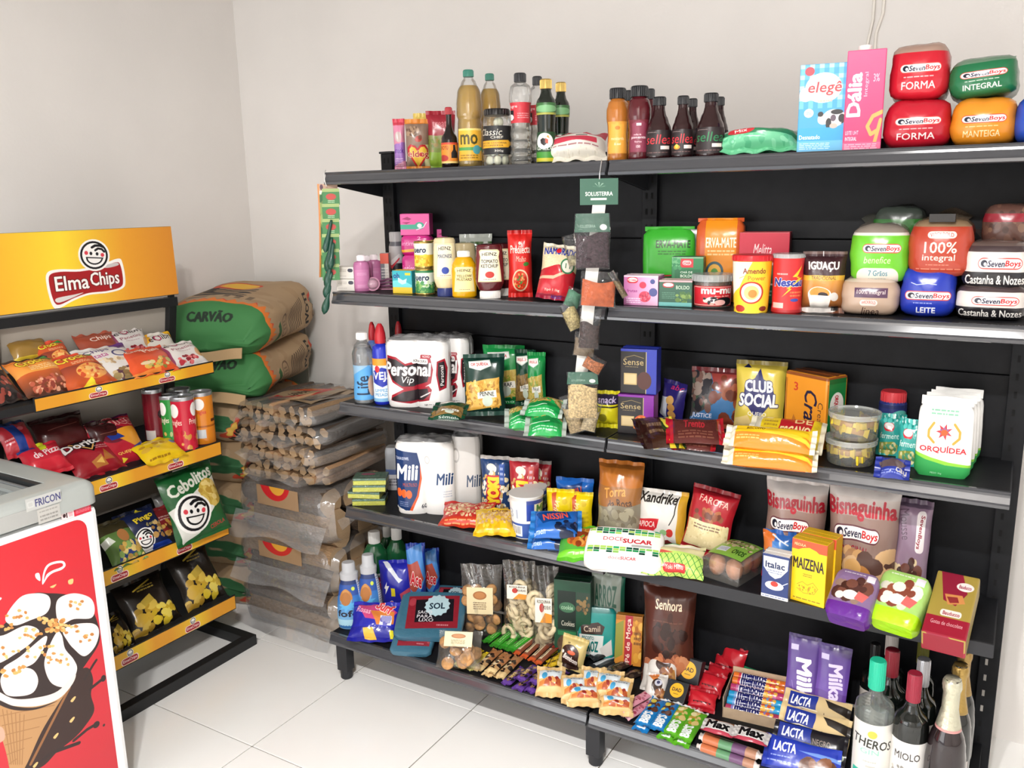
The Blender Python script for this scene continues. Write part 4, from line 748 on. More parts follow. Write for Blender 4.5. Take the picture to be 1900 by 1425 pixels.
o = bottle('caramel_tub', 'clear tub of dark caramel with a red cow label', 'jar', fj, [(.86, 0), (.9, .02), (.93, .74), (.93, .76)], film('#e8e0d8', .1, .05, .1), film('#e0e4e4', .4, .1, .1), (.76, .96), labels=[('caramel', .06, .64, 150, 'card')], liquid=(.72, dl), capr=1.0)
carton('filter_box', 'red and green coffee filter box', 'box', G2(1370, 431, 1463, 560, yaw=8, d=.06), 'filter_box', .06, '#7a1c2c', '#b82a40')
bottle('peanut_tub', 'yellow and cream tub with a red lid', 'tub', G2(1357, 472, 1433, 578, yaw='c', d=0), [(.8, 0), (.83, .02), (.95, .88), (.95, .9)], pm('#ead04a', .3), pm('#c8262e', .35), (.9, 1.0), labels=[('peanut_tub', .01, .89, 200, 'card')], capr=1.0)
bottle('chocolate_can', 'red chocolate powder can with a yellow lightning bolt', 'can', G2(1432, 470, 1491, 579, yaw='c', d=0), [(.94, 0), (.98, .02), (.9, .07), (.94, .2), (.92, .3), (.97, .9), (1, .93)], pm('#c0272a', .25), film('#dcdcdc', .5, .15, .1), (.93, 1.0), labels=[('choco_can', .02, .93, 220, 'card')], capr=1.03)
pillow('coffee_pouch', 'brown instant coffee pouch with a cup on it', 'pouch', G2(1487, 467, 1570, 583, yaw='c', d=.05), 'coffee_pouch', .05, fat=.3)
loaf('bread_loaf', 'grey beige bagged loaf under the lime green one', 'bread', G2(1558, 518, 1669, 588, yaw=5, d=.2), 'bread_light', .18, tail='#c8bcb0')
fl_ = fit(S2+.074, (1575, 418, 1688, 522), yaw=5, d=.2, Y=.15); loaf('bread_loaf', 'lime green bagged seeded loaf', 'bread', fl_, 'bread_lime', .18, tail='#6a6a60')
loaf('bread_loaf', 'royal blue bagged milk loaf', 'bread', G2(1668, 497, 1774, 590, yaw=2, d=.2), 'bread_leite', .18)
loaf('bread_loaf', 'terracotta bagged wholegrain loaf on top of the royal blue one', 'bread', fit(S2+.09, (1683, 408, 1806, 512), yaw=2, d=.2, Y=.15), 'bread_terra', .18, clip='#23201f', tail='#8a7a68')
loaf('bread_loaf', 'dark nut loaf with a white and black label, lower of the pair', 'bread', G2(1770, 529, 1905, 594, yaw=0, d=.2), 'bread_nuts', .18, group='dark nut loaves')
loaf('bread_loaf', 'dark nut loaf with a white and black label, upper of the pair', 'bread', fit(S2+.066, (1784, 450, 1910, 541), yaw=0, d=.2, Y=.15), 'bread_nuts', .18, group='dark nut loaves', tail='#5a4a44')
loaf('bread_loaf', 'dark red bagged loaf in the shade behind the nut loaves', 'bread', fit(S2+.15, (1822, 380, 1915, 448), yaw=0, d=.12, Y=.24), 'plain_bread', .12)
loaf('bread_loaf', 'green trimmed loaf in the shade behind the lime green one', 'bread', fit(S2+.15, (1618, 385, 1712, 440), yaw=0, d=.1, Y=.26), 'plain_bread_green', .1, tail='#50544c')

# ------------------------------------------------------------------ third boards
D('water_label', 90, 190, '#8fb4d0', P([(0, .3), (.7, .0), (1, .2), (1, 1), (0, 1)], '#58a0d8'), T('Life', .2, .3, .7, .85, '#16304c', .03, rot=-90), E(.8, .6, .16, .3, '#c4a48c'))
D('cleaner_label', 150, 170, '#d8e6f0', R(0, 0, 1, .16, '#e8962c'), P([(.1, .3), (.5, .2), (.95, .3), (.95, .55), (.5, .66), (.1, .55)], '#2434a0'), T('VEJA', .12, .3, .94, .54, WH, .05), E(.32, .24, .1, .08, '#c8242c'), T('LIMPEZA', .2, .7, .8, .77, '#4a86b8', .02), T('PESADA', .2, .8, .8, .87, '#4a86b8', .02), R(0, .92, 1, 1, '#7fb4d8'))
D('roll_pack', 400, 430, '#eceae8', P([(.04, .22), (.2, .24), (.34, .34), (.5, .3), (.62, .22), (.74, .24), (.78, .42), (.74, .62), (.6, .7), (.5, .72), (.7, .66), (.75, .72), (.7, .88), (.4, .94), (.08, .9), (.1, .82), (.3, .72), (.12, .62), (.02, .42)], '#9c1f2e'), P([(.05, .26), (.2, .28), (.34, .37), (.5, .34), (.62, .27), (.7, .3), (.73, .45), (.68, .6), (.45, .68), (.28, .68), (.12, .58), (.04, .42)], '#2a2226'), P([(.1, .86), (.3, .76), (.68, .7), (.7, .8), (.6, .88), (.3, .91), (.1, .9)], '#2a2226'), T('Personal', .0, .32, .74, .52, '#f2f0ee', .03, sh=.1, o='#8a8486', ow=.03), T('Vip', .26, .53, .46, .66, '#f0eeec', .0, sh=.25), RR(.44, .26, .7, .34, '#f2f0ee', .3), T('FOLHA DUPLA', .46, .28, .68, .32, '#3a3436', .02), RR(.58, .2, .76, .25, '#9c1f2e'), T('NOVO', .61, .21, .73, .245, '#f0e0e0', .02), L([(.56, .84), (.72, .76)], .02, '#d8d0d0'), T('NEUTRO', .62, .94, .78, .97, '#4a4446', .02), P([(.84, .3), (.95, .26), (.98, .4), (.96, .7), (.86, .74), (.82, .5)], '#9c1f2e'), P([(.86, .32), (.94, .3), (.96, .45), (.94, .66), (.88, .7), (.845, .5)], '#2a2226'), T('Personal', .88, .36, .93, .66, '#e8e4e2', .02, rot=-90))
def pasta(n, bg, food, word, foot): D(n, 200, 260, bg, P([(.12, .12), (.64, .1), (.68, .2), (.4, .27), (.12, .22)], '#c8d0c8'), P([(.14, .13), (.62, .11), (.66, .19), (.4, .25), (.14, .21)], '#efeee6'), T('ORQUÍDEA', .17, .135, .6, .2, '#b8242c', .03), P([(.04, .46), (.88, .38), (.9, .84), (.04, .92)], food[0]), K(.05, .44, .87, .86, food, 140, .05, sq=.25), P([(.32, .62), (.8, .58), (.8, .7), (.32, .72)], '#f0ece0'), T(word, .38, .61, .74, .68, '#1d2420', .03), E(.56, .76, .13, .09, '#c8d4c4'), T(foot, .28, .93, .86, .98, '#d8ded8', .01))
pasta('pasta_dark', '#16352c', ['#dba94c', '#c8923a', '#e8c06c', '#a87830'], 'PENNE', 'Grano Duro'); pasta('pasta_green', '#1c8a44', ['#c8b05c', '#8a9a3c', '#b89c48'], 'PARAF.', 'Sêmola'); pasta('pasta_deep', '#11402c', ['#8a6c3a', '#6a5430'], 'FUSILLI', 'Sêmola')
D('noodle_flat', 200, 150, '#1f9a4c', K(.1, .05, .9, .45, ['#b89c50', '#8a7a3c', '#c8b470'], 70, .05), P([(.1, .5), (.6, .45), (.9, .6), (.5, .75)], '#1b7a3c'), LN(.2, .8, .8, .95, '#c8e8d0', 2), L([(.1, .62), (.3, .7), (.6, .64)], .02, '#d8f0dc'))
D('yellow_snack', 120, 200, '#d8cf22', R(0, .1, 1, .34, '#2e2740'), T('snack', .1, .14, .9, .3, '#c8b8d8', .02), R(0, .38, 1, .42, '#3a3a1c'), E(.3, .7, .2, .12, '#8a8420'))
def sense(n, bg, dot): D(n, 200, 230, '#1c1718', R(.72, 0, 1, 1, bg), R(.7, 0, .72, 1, '#b8a878'), R(0, 0, 1, .06, bg), L([(.12, .2), (.38, .14), (.64, .2)], .012, '#9a8450'), T('Sense', .08, .22, .64, .36, '#b09a68', .01), LN(.14, .38, .5, .42, '#8a7850', 1), R(.1, .54, .46, .8, '#b8a06c'), R(.13, .57, .43, .77, '#c8b284'), *dot)
sense('sense_blue', '#26349c', [E(.66, .7, .2, .2, '#4a241c')]); sense('sense_purple', '#7a1d90', [E(.66, .72, .22, .22, '#c8501c'), KE(.66, .72, .2, .2, ['#e8842c', '#8a2c14'], 40, .04)])
D('cookie_purple', 130, 200, '#272063', P([(0, .4), (.4, .35), (.4, .9), (0, .8)], '#c8ccd8'), E(.5, .42, .16, .1, '#c89c5c'), E(.58, .58, .16, .09, '#c08c4c'), E(.62, .74, .17, .09, '#c89454'), E(.66, .88, .16, .08, '#b88444'), T('abc', .4, .08, .9, .18, '#b82c5c', .02))
D('jerky', 220, 80, '#3a2218', R(.62, 0, 1, 1, '#c8b22c'), K(.64, .1, 1, .9, ['#2a3a1c', '#e8d84c'], 16, .05), R(0, 0, .22, 1, '#2a1410'), LN(.25, .3, .6, .7, '#8a7050', 2))
D('choc_bars', 240, 110, '#5a2c28', R(0, .0, .12, 1, '#b01f2c'), R(.88, 0, 1, 1, '#b01f2c'), T('Trento', .3, .16, .66, .5, '#b8303a', .03), LN(.2, .6, .8, .9, '#8a5a48', 3))
D('wafer_blue', 150, 80, '#1d2c6c', T('Bis', .5, .2, .85, .7, '#c8d4f0', .03), R(0, .7, .5, 1, '#d8dce8'))
D('hero_snack', 240, 230, '#3c6c9c', R(0, 0, 1, .1, '#5c2426'), P([(0, .1), (.4, .1), (.5, .6), (0, .85)], '#4a4644'), K(0, .12, .4, .7, ['#2c2a2e', '#6c5048', '#3a4a3c', '#8a7a70'], 40, .07), P([(.4, .1), (1, .1), (1, .5), (.5, .35)], '#8a3a34'), K(.5, .15, 1, .9, ['#6c3424', '#8a4a30', '#5a2a1e'], 18, .09), T('JUSTICE', .04, .76, .46, .86, '#d8e0ec', .04, sh=.1, o='#1d3a7c'), T('LEAGUE', .02, .87, .4, .97, '#d8e0ec', .04, sh=.1, o='#1d3a7c'), E(.74, .92, .16, .12, '#7a3826'))
D('cracker_yellow', 220, 260, '#d2bc4c', R(0, 0, 1, .06, '#8a7c3c'), P([(.16, .1), (.24, .05), (.32, .1)], '#22244c'), P([(.5, .1), (.58, .24), (.76, .3), (.82, .5), (.7, .62), (.5, .8), (.3, .64), (.16, .52), (.2, .32), (.4, .24)], '#232560'), T('CLUB', .2, .26, .78, .42, '#f4f2e8', .06, o='#232560'), T('SOCIAL', .08, .44, .9, .62, '#f4f2e8', .06, o='#232560'), T('QUEIJO', .3, .69, .68, .76, '#f0ecd8', .03), P([(.02, .8), (.3, .74), (.5, 1), (0, 1)], '#e2c884'), P([(.98, .76), (.7, .8), (.55, 1), (1, 1)], '#d8c07c'))
D('cracker_orange', 220, 250, '#e2922a', R(0, 0, 1, .05, '#8a4a20'), R(0, .1, .06, 1, '#b8701c'), P([(.08, .95), (.24, .6), (.5, .9)], '#b8702c'), T('Crac', .48, .22, .78, .78, '#26203c', .02, rot=90, sh=.2), T('Cream', .8, .36, .92, .74, '#5a3c2c', .0, rot=90), T('3', .22, .14, .32, .26, '#c8402c', .03))
D('cracker_side', 110, 250, '#1c7a3c', E(.5, .4, .34, .18, '#e8e4dc'), T('ORQUÍDEA', .36, .26, .62, .54, '#b8242c', .03, rot=90), R(0, 0, 1, .1, '#17662f'))
D('sausage_roll', 330, 110, '#e8bd24', R(0, .5, 1, 1, '#e8822a'), R(.0, 0, .12, 1, '#ddd6c0'), P([(.4, .5), (.6, .36), (.8, .44), (1, .7), (1, .8), (.75, .62)], '#f0cc3c'), T('BISCOITO', .24, .2, .44, .34, '#5a3a14', .02), LN(.14, .6, .4, .8, '#f0c47c', 2))
D('sausage_top', 330, 130, '#e6c628', P([(.42, .06), (.84, .1), (.8, .8), (.6, .85), (.4, .5)], '#b8242c'), T('DE', .6, .1, .82, .3, '#f0d8a0', .03), T('ESCAVO', .42, .4, .82, .72, '#f0d8a0', .04), R(0, 0, .16, 1, '#cfc9b4'), LN(.2, .2, .38, .6, '#a8842c', 3))
D('wafer_candy', 110, 60, '#e0c22c', R(.12, .2, .88, .8, '#9c5c44'), LN(.2, .35, .8, .65, '#d8b0a0', 2))
D('tin_blue', 150, 150, '#26306c', E(.72, .5, .3, .34, '#58b0a4'), T('fermento', .5, .4, .96, .56, '#d8ece8', .02), R(0, 0, 1, .12, '#1d2658'))
D('yeast', 190, 200, '#2f9c94', K(0, 0, 1, .2, ['#5cc0b8', '#c4e4dc', '#22847c'], 30, .06), RR(.2, .22, .6, .42, '#c8303c'), E(.4, .3, .18, .08, '#e8e0dc'), T('fermento', .08, .46, .92, .6, '#d4ece4', .02), P([(.1, .7), (.6, .66), (.9, .8), (.6, .98), (.1, .95)], '#8a9c4c'), K(.2, .7, .7, .95, ['#c8b86c', '#58a07c', '#e0d8a0'], 20, .06))
D('blue_flat', 190, 90, '#26348c', P([(.1, .3), (.5, .1), (.9, .3), (.7, .6), (.2, .6)], '#5a4a4c'), LN(.2, .7, .9, .9, '#8c98d0', 2), T('cau', .6, .6, .9, .8, '#c8c0b0', .02))
D('flour', 260, 370, '#f0efec', LN(.24, .16, .72, .24, '#5aa07c', 2), L([(.3, .33), (.22, .42), (.22, .5), (.32, .57)], .045, '#c8963c'), L([(.66, .33), (.76, .42), (.76, .5), (.66, .57)], .045, '#c8963c'), burst(.49, .43, .15, '#c8333c', .7, 7, .45), burst(.49, .43, .1, '#7a5a8a', .7, 6, .5), E(.49, .44, .06, .04, '#d8582c'), T('ORQUÍDEA', .08, .6, .9, .7, '#c4242e', .05), P([(0, .7), (.3, .76), (.6, .8), (1, .82), (1, .85), (.55, .84), (.2, .8), (0, .76)], '#8ccc3c'), P([(0, .74), (.2, .79), (.55, .84), (1, .85), (1, 1), (0, 1)], '#2b9a4c'), T('PESO 1kg', .3, .94, .5, .97, '#d8ecd8', .01))

def G3(x0, y0, x1, y1, **k): return fit(S3, (x0, y0, x1, y1), **k)
WTR = [(.9, 0), (1, .02), (1, .2), (.92, .3), (.94, .5), (1, .62), (1, .7), (.8, .8), (.45, .88), (.42, .91)]
bottle('softener_bottle', 'clear bottle of pale cleaner with a white cap at the end of the third board', 'bottle', G3(654, 616, 694, 746, yaw='c', d=0), WTR, film('#eaf0f4', .1, .05, .2), pm('#f0efec', .35), (.9, 1.0), labels=[('water_label', .06, .55, 150, 'card')], liquid=(.8, pm('#cfd4d8', .05, trans=.85, ior=1.33)), capr=.5)
CLN = [(.9, 0), (1, .02), (1, .64), (.9, .72), (.5, .76), (.46, .78)]
def cleaner(lab, F, body='#2232b4'):
    M, w_, h_ = F; o = bottle('cleaner_bottle', lab, 'bottle', F, CLN, pm(body, .2, coat=.3), None, None, labels=[('cleaner_label', .04, .58, 170, 'card')], group='blue cleaner bottles with red caps')
    r = w_/2; MB().lathe([(0, .76*h_), (.62*r, .76*h_), (.66*r, .80*h_), (.6*r, .88*h_), (.42*r, .96*h_), (.2*r, h_), (0, h_)], 20).build('cap', pm('#b8242e', .3), o, smooth=.8)
cleaner('blue cleaner bottle with a red cap beside the toilet roll pack', G3(691, 600, 724, 748, yaw='c', d=0))
cleaner('paler blue bottle with dark red cap between the clear bottle and the cleaner', fit(S3, (682, 597, 704, 740), yaw='c', d=0, Y=.24), '#5a78b8')
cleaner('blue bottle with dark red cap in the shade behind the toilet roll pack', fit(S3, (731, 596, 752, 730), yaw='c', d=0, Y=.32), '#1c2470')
roll_m = pm('#e6e3df', .85)
def rollpack(name, lab, F, a, d, n=2, filmtint=True):
    M, w_, h_ = F; o = thing(name, lab, 'paper rolls', M); R_ = w_/n/2; ry = d/2/2
    for ix in range(n):
        for iy in range(2):
            cx = -w_/2+R_*(2*ix+1); cy = -d/2+ry*(2*iy+1)
            rl = MB().lathe([(.02, h_-.012), (.022, h_-.006), (R_*.9, h_-.004), (R_*.97, h_-.012), (R_*.97, .006), (R_*.9, 0), (0, 0), (0, h_-.03), (.02, h_-.03), (.02, h_-.012)], 24, cx=cx, cy=cy, sy=ry/R_).build('roll', roll_m, o, smooth=.7)
    m = MB()
    def f(i, j):
        a_ = 2*PI*i; c, s = math.cos(a_), math.sin(a_); den = (abs(c)**8+abs(s)**8)**.125; X, Y = c/den, s/den
        tt = ((X*.9999+1)*n/2) % 1*2-1; yy = Y*(1-.34*(1-math.sqrt(max(0, 1-tt*tt)))) if abs(Y) > .6 else Y; lx = (1-abs(math.sin(PI*2*(Y+1)/2)))**3*.06; xx = X*(1-lx) if abs(X) > .8 else X
        e = min(j, 1-j)*h_; q = 1-.09*max(0, 1-e/.012)**2
        return (xx*w_/2*1.01*q, yy*d/2*1.02*q, -.0+j*(h_+.001))
    m.grid(f, 128, 12); nb = len(m.v); m.uv = [(x/w_/1.02+.5 if y < 0 else .93, z/h_) for x, y, z in m.v]; m.build('wrapper', art(a, 'film'), o, smooth=.9)
    t = MB()
    t.grid(lambda i, j: ((i-.5)*w_*.97, (j-.5)*d*.97, h_+.002+.006*math.sin(i*13)*math.sin(j*11)+.01*math.sin(PI*i)*math.sin(PI*j)), 16, 12); t.build('top_film', film('#f4f4f6', .25, .15, .8, 30), o, smooth=True)
    return o
rollpack('toilet_roll_pack', 'white toilet roll pack with red and black print, the one in front', fit(S3, (714, 633, 829, 757), yaw=20, d=.11), 'roll_pack', .11)
rollpack('toilet_roll_pack', 'white toilet roll pack with red and black print, half hidden behind the first', fit(S3, (789, 629, 868, 742), yaw=20, d=.1, Y=.245), 'roll_pack', .1)
pillow('pasta_pack', 'dark green pasta pack with a window of penne, leaning at the board edge', 'pack', fit(S3, (860, 656, 938, 772), yaw='c', tilt=10, d=.04), 'pasta_dark', .05, fat=.35, sealcol='#2a4a40')
pillow('pasta_pack', 'dark green pasta pack lying flat in front of the toilet rolls', 'pack', fit(S3, (800, 738, 866, 770), yaw=20, tilt=72, d=.035), 'pasta_deep', .035, side=True)
pillow('pasta_pack', 'bright green pasta pack standing behind the dark green one', 'pack', fit(S3, (893, 642, 972, 752), yaw='.6', d=.05), 'pasta_green', .05, fat=.35)
pillow('pasta_pack', 'deep green pasta pack in the shade, beside the bright green one', 'pack', fit(S3, (952, 650, 992, 745), yaw='.5', d=.04), 'pasta_deep', .045, fat=.35)
pillow('pasta_pack', 'green pasta pack furthest in the shade under the hanging spices', 'pack', fit(S3, (975, 655, 1010, 742), yaw='.5', d=.04), 'pasta_green', .045, fat=.35)
for lab, b, yw, lf in (('green noodle pack lying flat, the one at the board edge', (974, 752, 1052, 800), 24, 0), ('green noodle pack with silver end lying flat beside the dark pasta', (936, 748, 994, 786), 30, 0), ('green noodle pack lying on top of the flat ones', (968, 732, 1048, 764), 15, .04)):
    pillow('noodle_pack', lab, 'pack', fit(S3, b, yaw=yw, tilt=68, d=.035, lift=lf), 'noodle_flat', .045, side=True, sealcol='#aab4ac', fin='crinkle')
pillow('snack_pack', 'yellow and dark snack pack half hidden by the lowest spice sachet', 'pack', G3(1104, 727, 1148, 797, yaw=15, d=.04), 'yellow_snack', .05)
fs = G3(1146, 733, 1213, 806, yaw=10, d=.06); carton('tea_case', 'purple and black tea box at the lower of the pair', 'box', fs, 'sense_purple', .06, '#8a2aa0', '#7a2090')
M2 = fs[0] @ Matrix.Translation((.004, .01, fs[2]+.001)); carton('tea_case', 'blue and black tea box stacked on the purple one', 'box', (M2, fs[1], fs[2]*1.12), 'sense_blue', .06, '#27349a', '#2a3aa8')
pillow('cookie_pouch', 'dark purple cookie pouch beside the tea boxes', 'pouch', G3(1216, 697, 1272, 790, yaw=-10, d=.03, roll=-8), 'cookie_purple', .04)
o = bar('sausage_stick', 'brown wrapped roll with a yellow green band lying beside the tea boxes', 'snack', fit(S3, (1183, 765, 1262, 824), yaw=35, tilt=75, d=.03), 'jerky', .034, side=True, fat=.3)
bar('chocolate_bar_pack', 'red ended chocolate bar pack, upper of the two', 'bars', fit(S3, (1236, 771, 1345, 818), yaw=22, tilt=72, d=.02, lift=.018), 'choc_bars', .022, side=True)
bar('chocolate_bar_pack', 'red ended chocolate bar pack, lower of the two', 'bars', fit(S3, (1248, 796, 1330, 832), yaw=14, tilt=70, d=.016), 'choc_bars', .018, side=True)
bar('wafer_pack', 'navy blue wafer pack under the chocolate bars', 'bars', fit(S3, (1212, 803, 1262, 830), yaw=25, tilt=70, d=.014), 'wafer_blue', .018, side=True)
pillow('snack_bag', 'blue and red snack bag with dark figures standing at the back', 'bag', fit(S3, (1278, 682, 1374, 782), yaw=6, tilt=8, d=.04), 'hero_snack', .05)
pillow('cracker_pack', 'pale yellow cracker pack with a navy diamond', 'pack', fit(S3, (1360, 670, 1456, 806), yaw=6, tilt=6, d=.05), 'cracker_yellow', .055, fat=.3)
carton('cracker_pack', 'orange cracker pack with a green side panel', 'pack', fit(S3, (1456, 693, 1535, 812), yaw=-28, d=.07), 'cracker_orange', .075, sideart='cracker_side', top='#8a4a20', fin='film', bev=.006)
for lab, b, yw, lf, tl, a in (('yellow and orange biscuit pack at the board edge, lowest of the stack', (1340, 822, 1519, 862), 9, 0, 55, 'sausage_roll'), ('yellow and orange biscuit pack lying on the lowest one', (1343, 787, 1516, 828), 6, .042, 55, 'sausage_roll'), ('yellow biscuit pack with a red oval behind the orange ones', (1385, 768, 1532, 830), 6, .02, 70, 'sausage_top')):
    pillow('biscuit_pack', lab, 'pack', fit(S3, b, yaw=yw, tilt=tl, d=.03, lift=lf), a, .042, side=True, sealcol='#ddd6c0', fin='crinkle', fat=.25)
tubm = film('#eef0ea', .12, .08, .15); wm = None
def candy_tub(lab, F):
    M, w_, h_ = F; o = thing('candy_tub', lab, 'tub', M, 'clear tubs of yellow candies'); r = w_/2
    MB().lathe([(0, .001), (r*.86, .001), (r*.9, .004), (r*.95, h_*.78), (r, h_*.8), (r, h_*.86), (r*.95, h_*.86)], 32).build('tub', tubm, o, smooth=.7)
    MB().lathe([(r*1.01, h_*.8), (r*1.02, h_), (r*.98, h_), (r*.95, h_*.93), (0, h_*.93)], 32).build('lid', film('#e8ece8', .3, .12, .1), o, smooth=.7)
    rg = rnd(nxt())
    for k in range(9):
        a = k*2*PI/9+.3*rg.random(); q = .66*r; m = MB(); a2 = a+PI/2*0+rg.uniform(-.3, .3)
        m.box(-.019, -.008, -.007, .019, .008, .007); cd = m.build('candy', pm('#b8863c', .35), o, bevel=.003)
        cd.matrix_local = Matrix.Translation((q*math.sin(a), -q*math.cos(a), .012+h_*.3*rg.random()+.008)) @ Matrix.Rotation(a2, 4, 'Z') @ Matrix.Rotation(rg.uniform(-.3, .3), 4, 'Y')
        e = MB()
        for s in (-1, 1): e.prism([(s*.019, -.007), (s*.019, .007), (s*.030, .011), (s*.030, -.011)], -.002, .002, 'y')
        e.box(-.02, -.0085, -.0075, -.008, .0085, .0075); e.build('wrapper', pm('#e8c92c', .3), cd)
    return o
ft = G3(1528, 822, 1628, 870, yaw='c', d=0); ft = (ft[0] @ Matrix.Translation((0, ft[1]/2, 0)), ft[1], ft[2])
candy_tub('clear round tub of yellow candies, lower of the stacked pair', ft); M2 = ft[0] @ Matrix.Translation((.004, 0, ft[2]+.001)); candy_tub('clear round tub of yellow candies, upper of the stacked pair', (M2, ft[1], ft[2]))
bottle('baking_tin', 'dark blue powder tub with a red lid behind the teal sachets', 'tub', fit(S3, (1629, 728, 1682, 815), yaw='c', d=.04), [(.95, 0), (1, .02), (1, .8), (.9, .84)], pm('#26306c', .3), pm('#c03038', .4), (.82, 1.0), labels=[('tin_blue', .3, .8, 160, 'card')], capr=.9)
pillow('yeast_sachet', 'teal yeast sachet, the one beside the candy tubs', 'sachet', fit(S3, (1627, 767, 1680, 846), yaw=4, tilt=10, d=.02), 'yeast', .025, fin='foil')
pillow('yeast_sachet', 'teal yeast sachet, the one touching the flour bag', 'sachet', fit(S3, (1664, 777, 1714, 852), yaw=-4, tilt=8, d=.02, Y=.2), 'yeast', .025, fin='foil')
pillow('cocoa_pack', 'dark blue flat sachet at the board edge under the teal ones', 'sachet', fit(S3, (1623, 845, 1690, 884), yaw=4, tilt=52, d=.02), 'blue_flat', .03, side=True)
for k in (3, 2, 1, 0):
    F = fit(S3, (1699+k*9, 736-k*5, 1807+k*6, 893-k*15), yaw=3, d=.055, Y=.155+.055*k)
    brick('flour_bag', ('white flour bag with a green foot, frontmost of the row', 'white flour bag, second of the row behind the first', 'white flour bag, third of the row behind the first', 'white flour bag, last of the row at the back panel')[k], 'bag', F, 'flour', .052, .012, fold=.02, foldcol='#ecebe8', topw=.94, group='white flour bags in a row')

# ------------------------------------------------------------------ fourth boards
D('sponge_top', 160, 110, '#3f7a5c', E(.4, .3, .22, .16, '#b83c6c'), LN(.2, .55, .8, .8, '#8ab89c', 2))
D('towel_pack', 400, 330, '#e9e7e4', P([(0, .1), (.4, .14), (.44, .3), (.44, .5), (.38, .72), (.24, .97), (0, .9)], '#1d3768'), P([(.44, .3), (.46, .5), (.4, .75), (.28, .96), (.22, .97), (.37, .74), (.43, .5)], '#d9582c'), T('TOALHA DE PAPEL', .02, .2, .26, .24, '#d8dce8', .02), T('Mili', .03, .3, .4, .52, '#f4f2ee', .05, sh=.15), T('MULTIUSO', .14, .56, .38, .61, '#c8502c', .01), E(.06, .7, .05, .06, '#e2622c'), E(.15, .71, .05, .06, '#e2622c'), E(.24, .72, .05, .06, '#e2622c'), LN(.06, .82, .22, .9, '#8a94b8', 3), T('Mili', .72, .42, .98, .58, '#24416c', .04, sh=.15), E(.56, .24, .05, .055, '#c8c6c4'), E(.56, .24, .035, .04, '#e6e4e2'), LN(.82, .66, .96, .76, '#a8b0c0', 3), T('60', .44, .86, .52, .92, '#2a2a34', .02))
D('towel_shaded', 300, 300, '#c9c6c2', E(.2, .24, .12, .1, '#a8a5a2'), E(.2, .24, .09, .07, '#c9c6c2'), T('Mili', .55, .5, .98, .66, '#3a4a64', .04, sh=.15))  # greyed copy of the towel print, shade put into its colours
D('towel_lilac', 90, 160, '#8a8c90', R(0, .5, 1, .62, '#4a5c8c'), R(0, .62, 1, 1, '#c8c8cc'), LN(.1, .7, .9, .9, '#5a5a68', 3))
def popcorn(n, top, bot): D(n, 190, 300, top, R(0, 0, 1, .04, '#c8c4c0'), KE(.5, .62, .55, .42, ['#efe6cc', '#e2d3a8', '#f4efe0', '#c9a868'], 120, .06), T('YOKI', .24, .34, .7, .84, '#f2d02c', .08, rot=-90, o='#c0202c', ow=.09), R(.68, .12, .86, .46, bot), LN(.72, .16, .82, .42, '#d8dcf0', 3), E(.4, .18, .16, .06, '#efe6cc'))
popcorn('popcorn_blue', '#27406c', '#2a50a0'); popcorn('popcorn_red', '#a82a34', '#c45a54')
D('grain_red', 240, 150, '#b8302c', K(.05, .1, .95, .72, ['#d8b48c', '#c89a70', '#e6cba4', '#b8845c'], 160, .03), T('amendoim', .3, .02, .8, .16, '#f0d8b0', .02), R(0, .74, 1, 1, '#c03a24'), LN(.1, .8, .9, .94, '#e8b070', 2))
D('grain_yellow', 240, 150, '#e2b82c', K(.05, .2, .95, .68, ['#d8b07c', '#c49860', '#e4c890'], 140, .03), T('Lola', .4, .06, .8, .26, '#8a5a1c', .02), R(0, .7, 1, 1, '#e6bd1e'), K(0, .74, 1, 1, ['#f0cf4a', '#d8a818'], 14, .06))
D('noodle_cup', 260, 230, '#e6e3df', R(.5, 0, 1, .55, '#27439c'), R(.62, .1, .84, .5, '#e0d8b0'), T('MI', .66, .14, .82, .4, '#3f7a3c', .04), R(0, .62, 1, 1, '#2a4f9c'), R(.1, .2, .42, .58, '#d8dce0'), T('31', .17, .26, .36, .5, '#a8b0c0', .02), R(.2, .68, .42, .96, '#efeeec'), *[R(.22+i*.03, .7, .233+i*.03, .9, '#3a3a40') for i in range(6)], R(0, 0, 1, .06, '#d0ccc8'), R(.5, .02, .9, .12, '#3c4a8c'))
D('noodle_yellow', 210, 220, '#e9cc12', R(0, 0, 1, .05, '#c8ac10'), P([(.2, .1), (.36, .08), (.5, .9), (.34, .95)], '#c85a34'), T('GALINHA', .24, .2, .42, .86, '#f4e0a0', .02, rot=-70), LN(.6, .4, .9, .7, '#c8a80c', 3), E(.7, .25, .1, .06, '#d8b814'))
D('noodle_blue', 220, 170, '#2464b8', P([(.1, .2), (.7, .08), (.8, .4), (.25, .6)], '#123c7c'), T('NISSIN', .24, .2, .72, .44, '#d8503c', .03, rot=-12), K(.55, .5, 1, 1, ['#1a2440', '#223c6c', '#14203a'], 22, .08), T('lamen', .05, .78, .3, .94, '#c8dcf0', .02))
D('noodle_green', 240, 180, '#4fa236', KE(.55, .42, .36, .32, ['#c8742c', '#8a3c1c', '#d89a4c', '#a85024'], 60, .07), P([(.0, .3), (.2, .26), (.26, .4), (.06, .46)], '#d8d8cc'), R(0, .8, 1, 1, '#6fc42c'), LN(.3, .84, .7, .96, '#e0f0c8', 2))
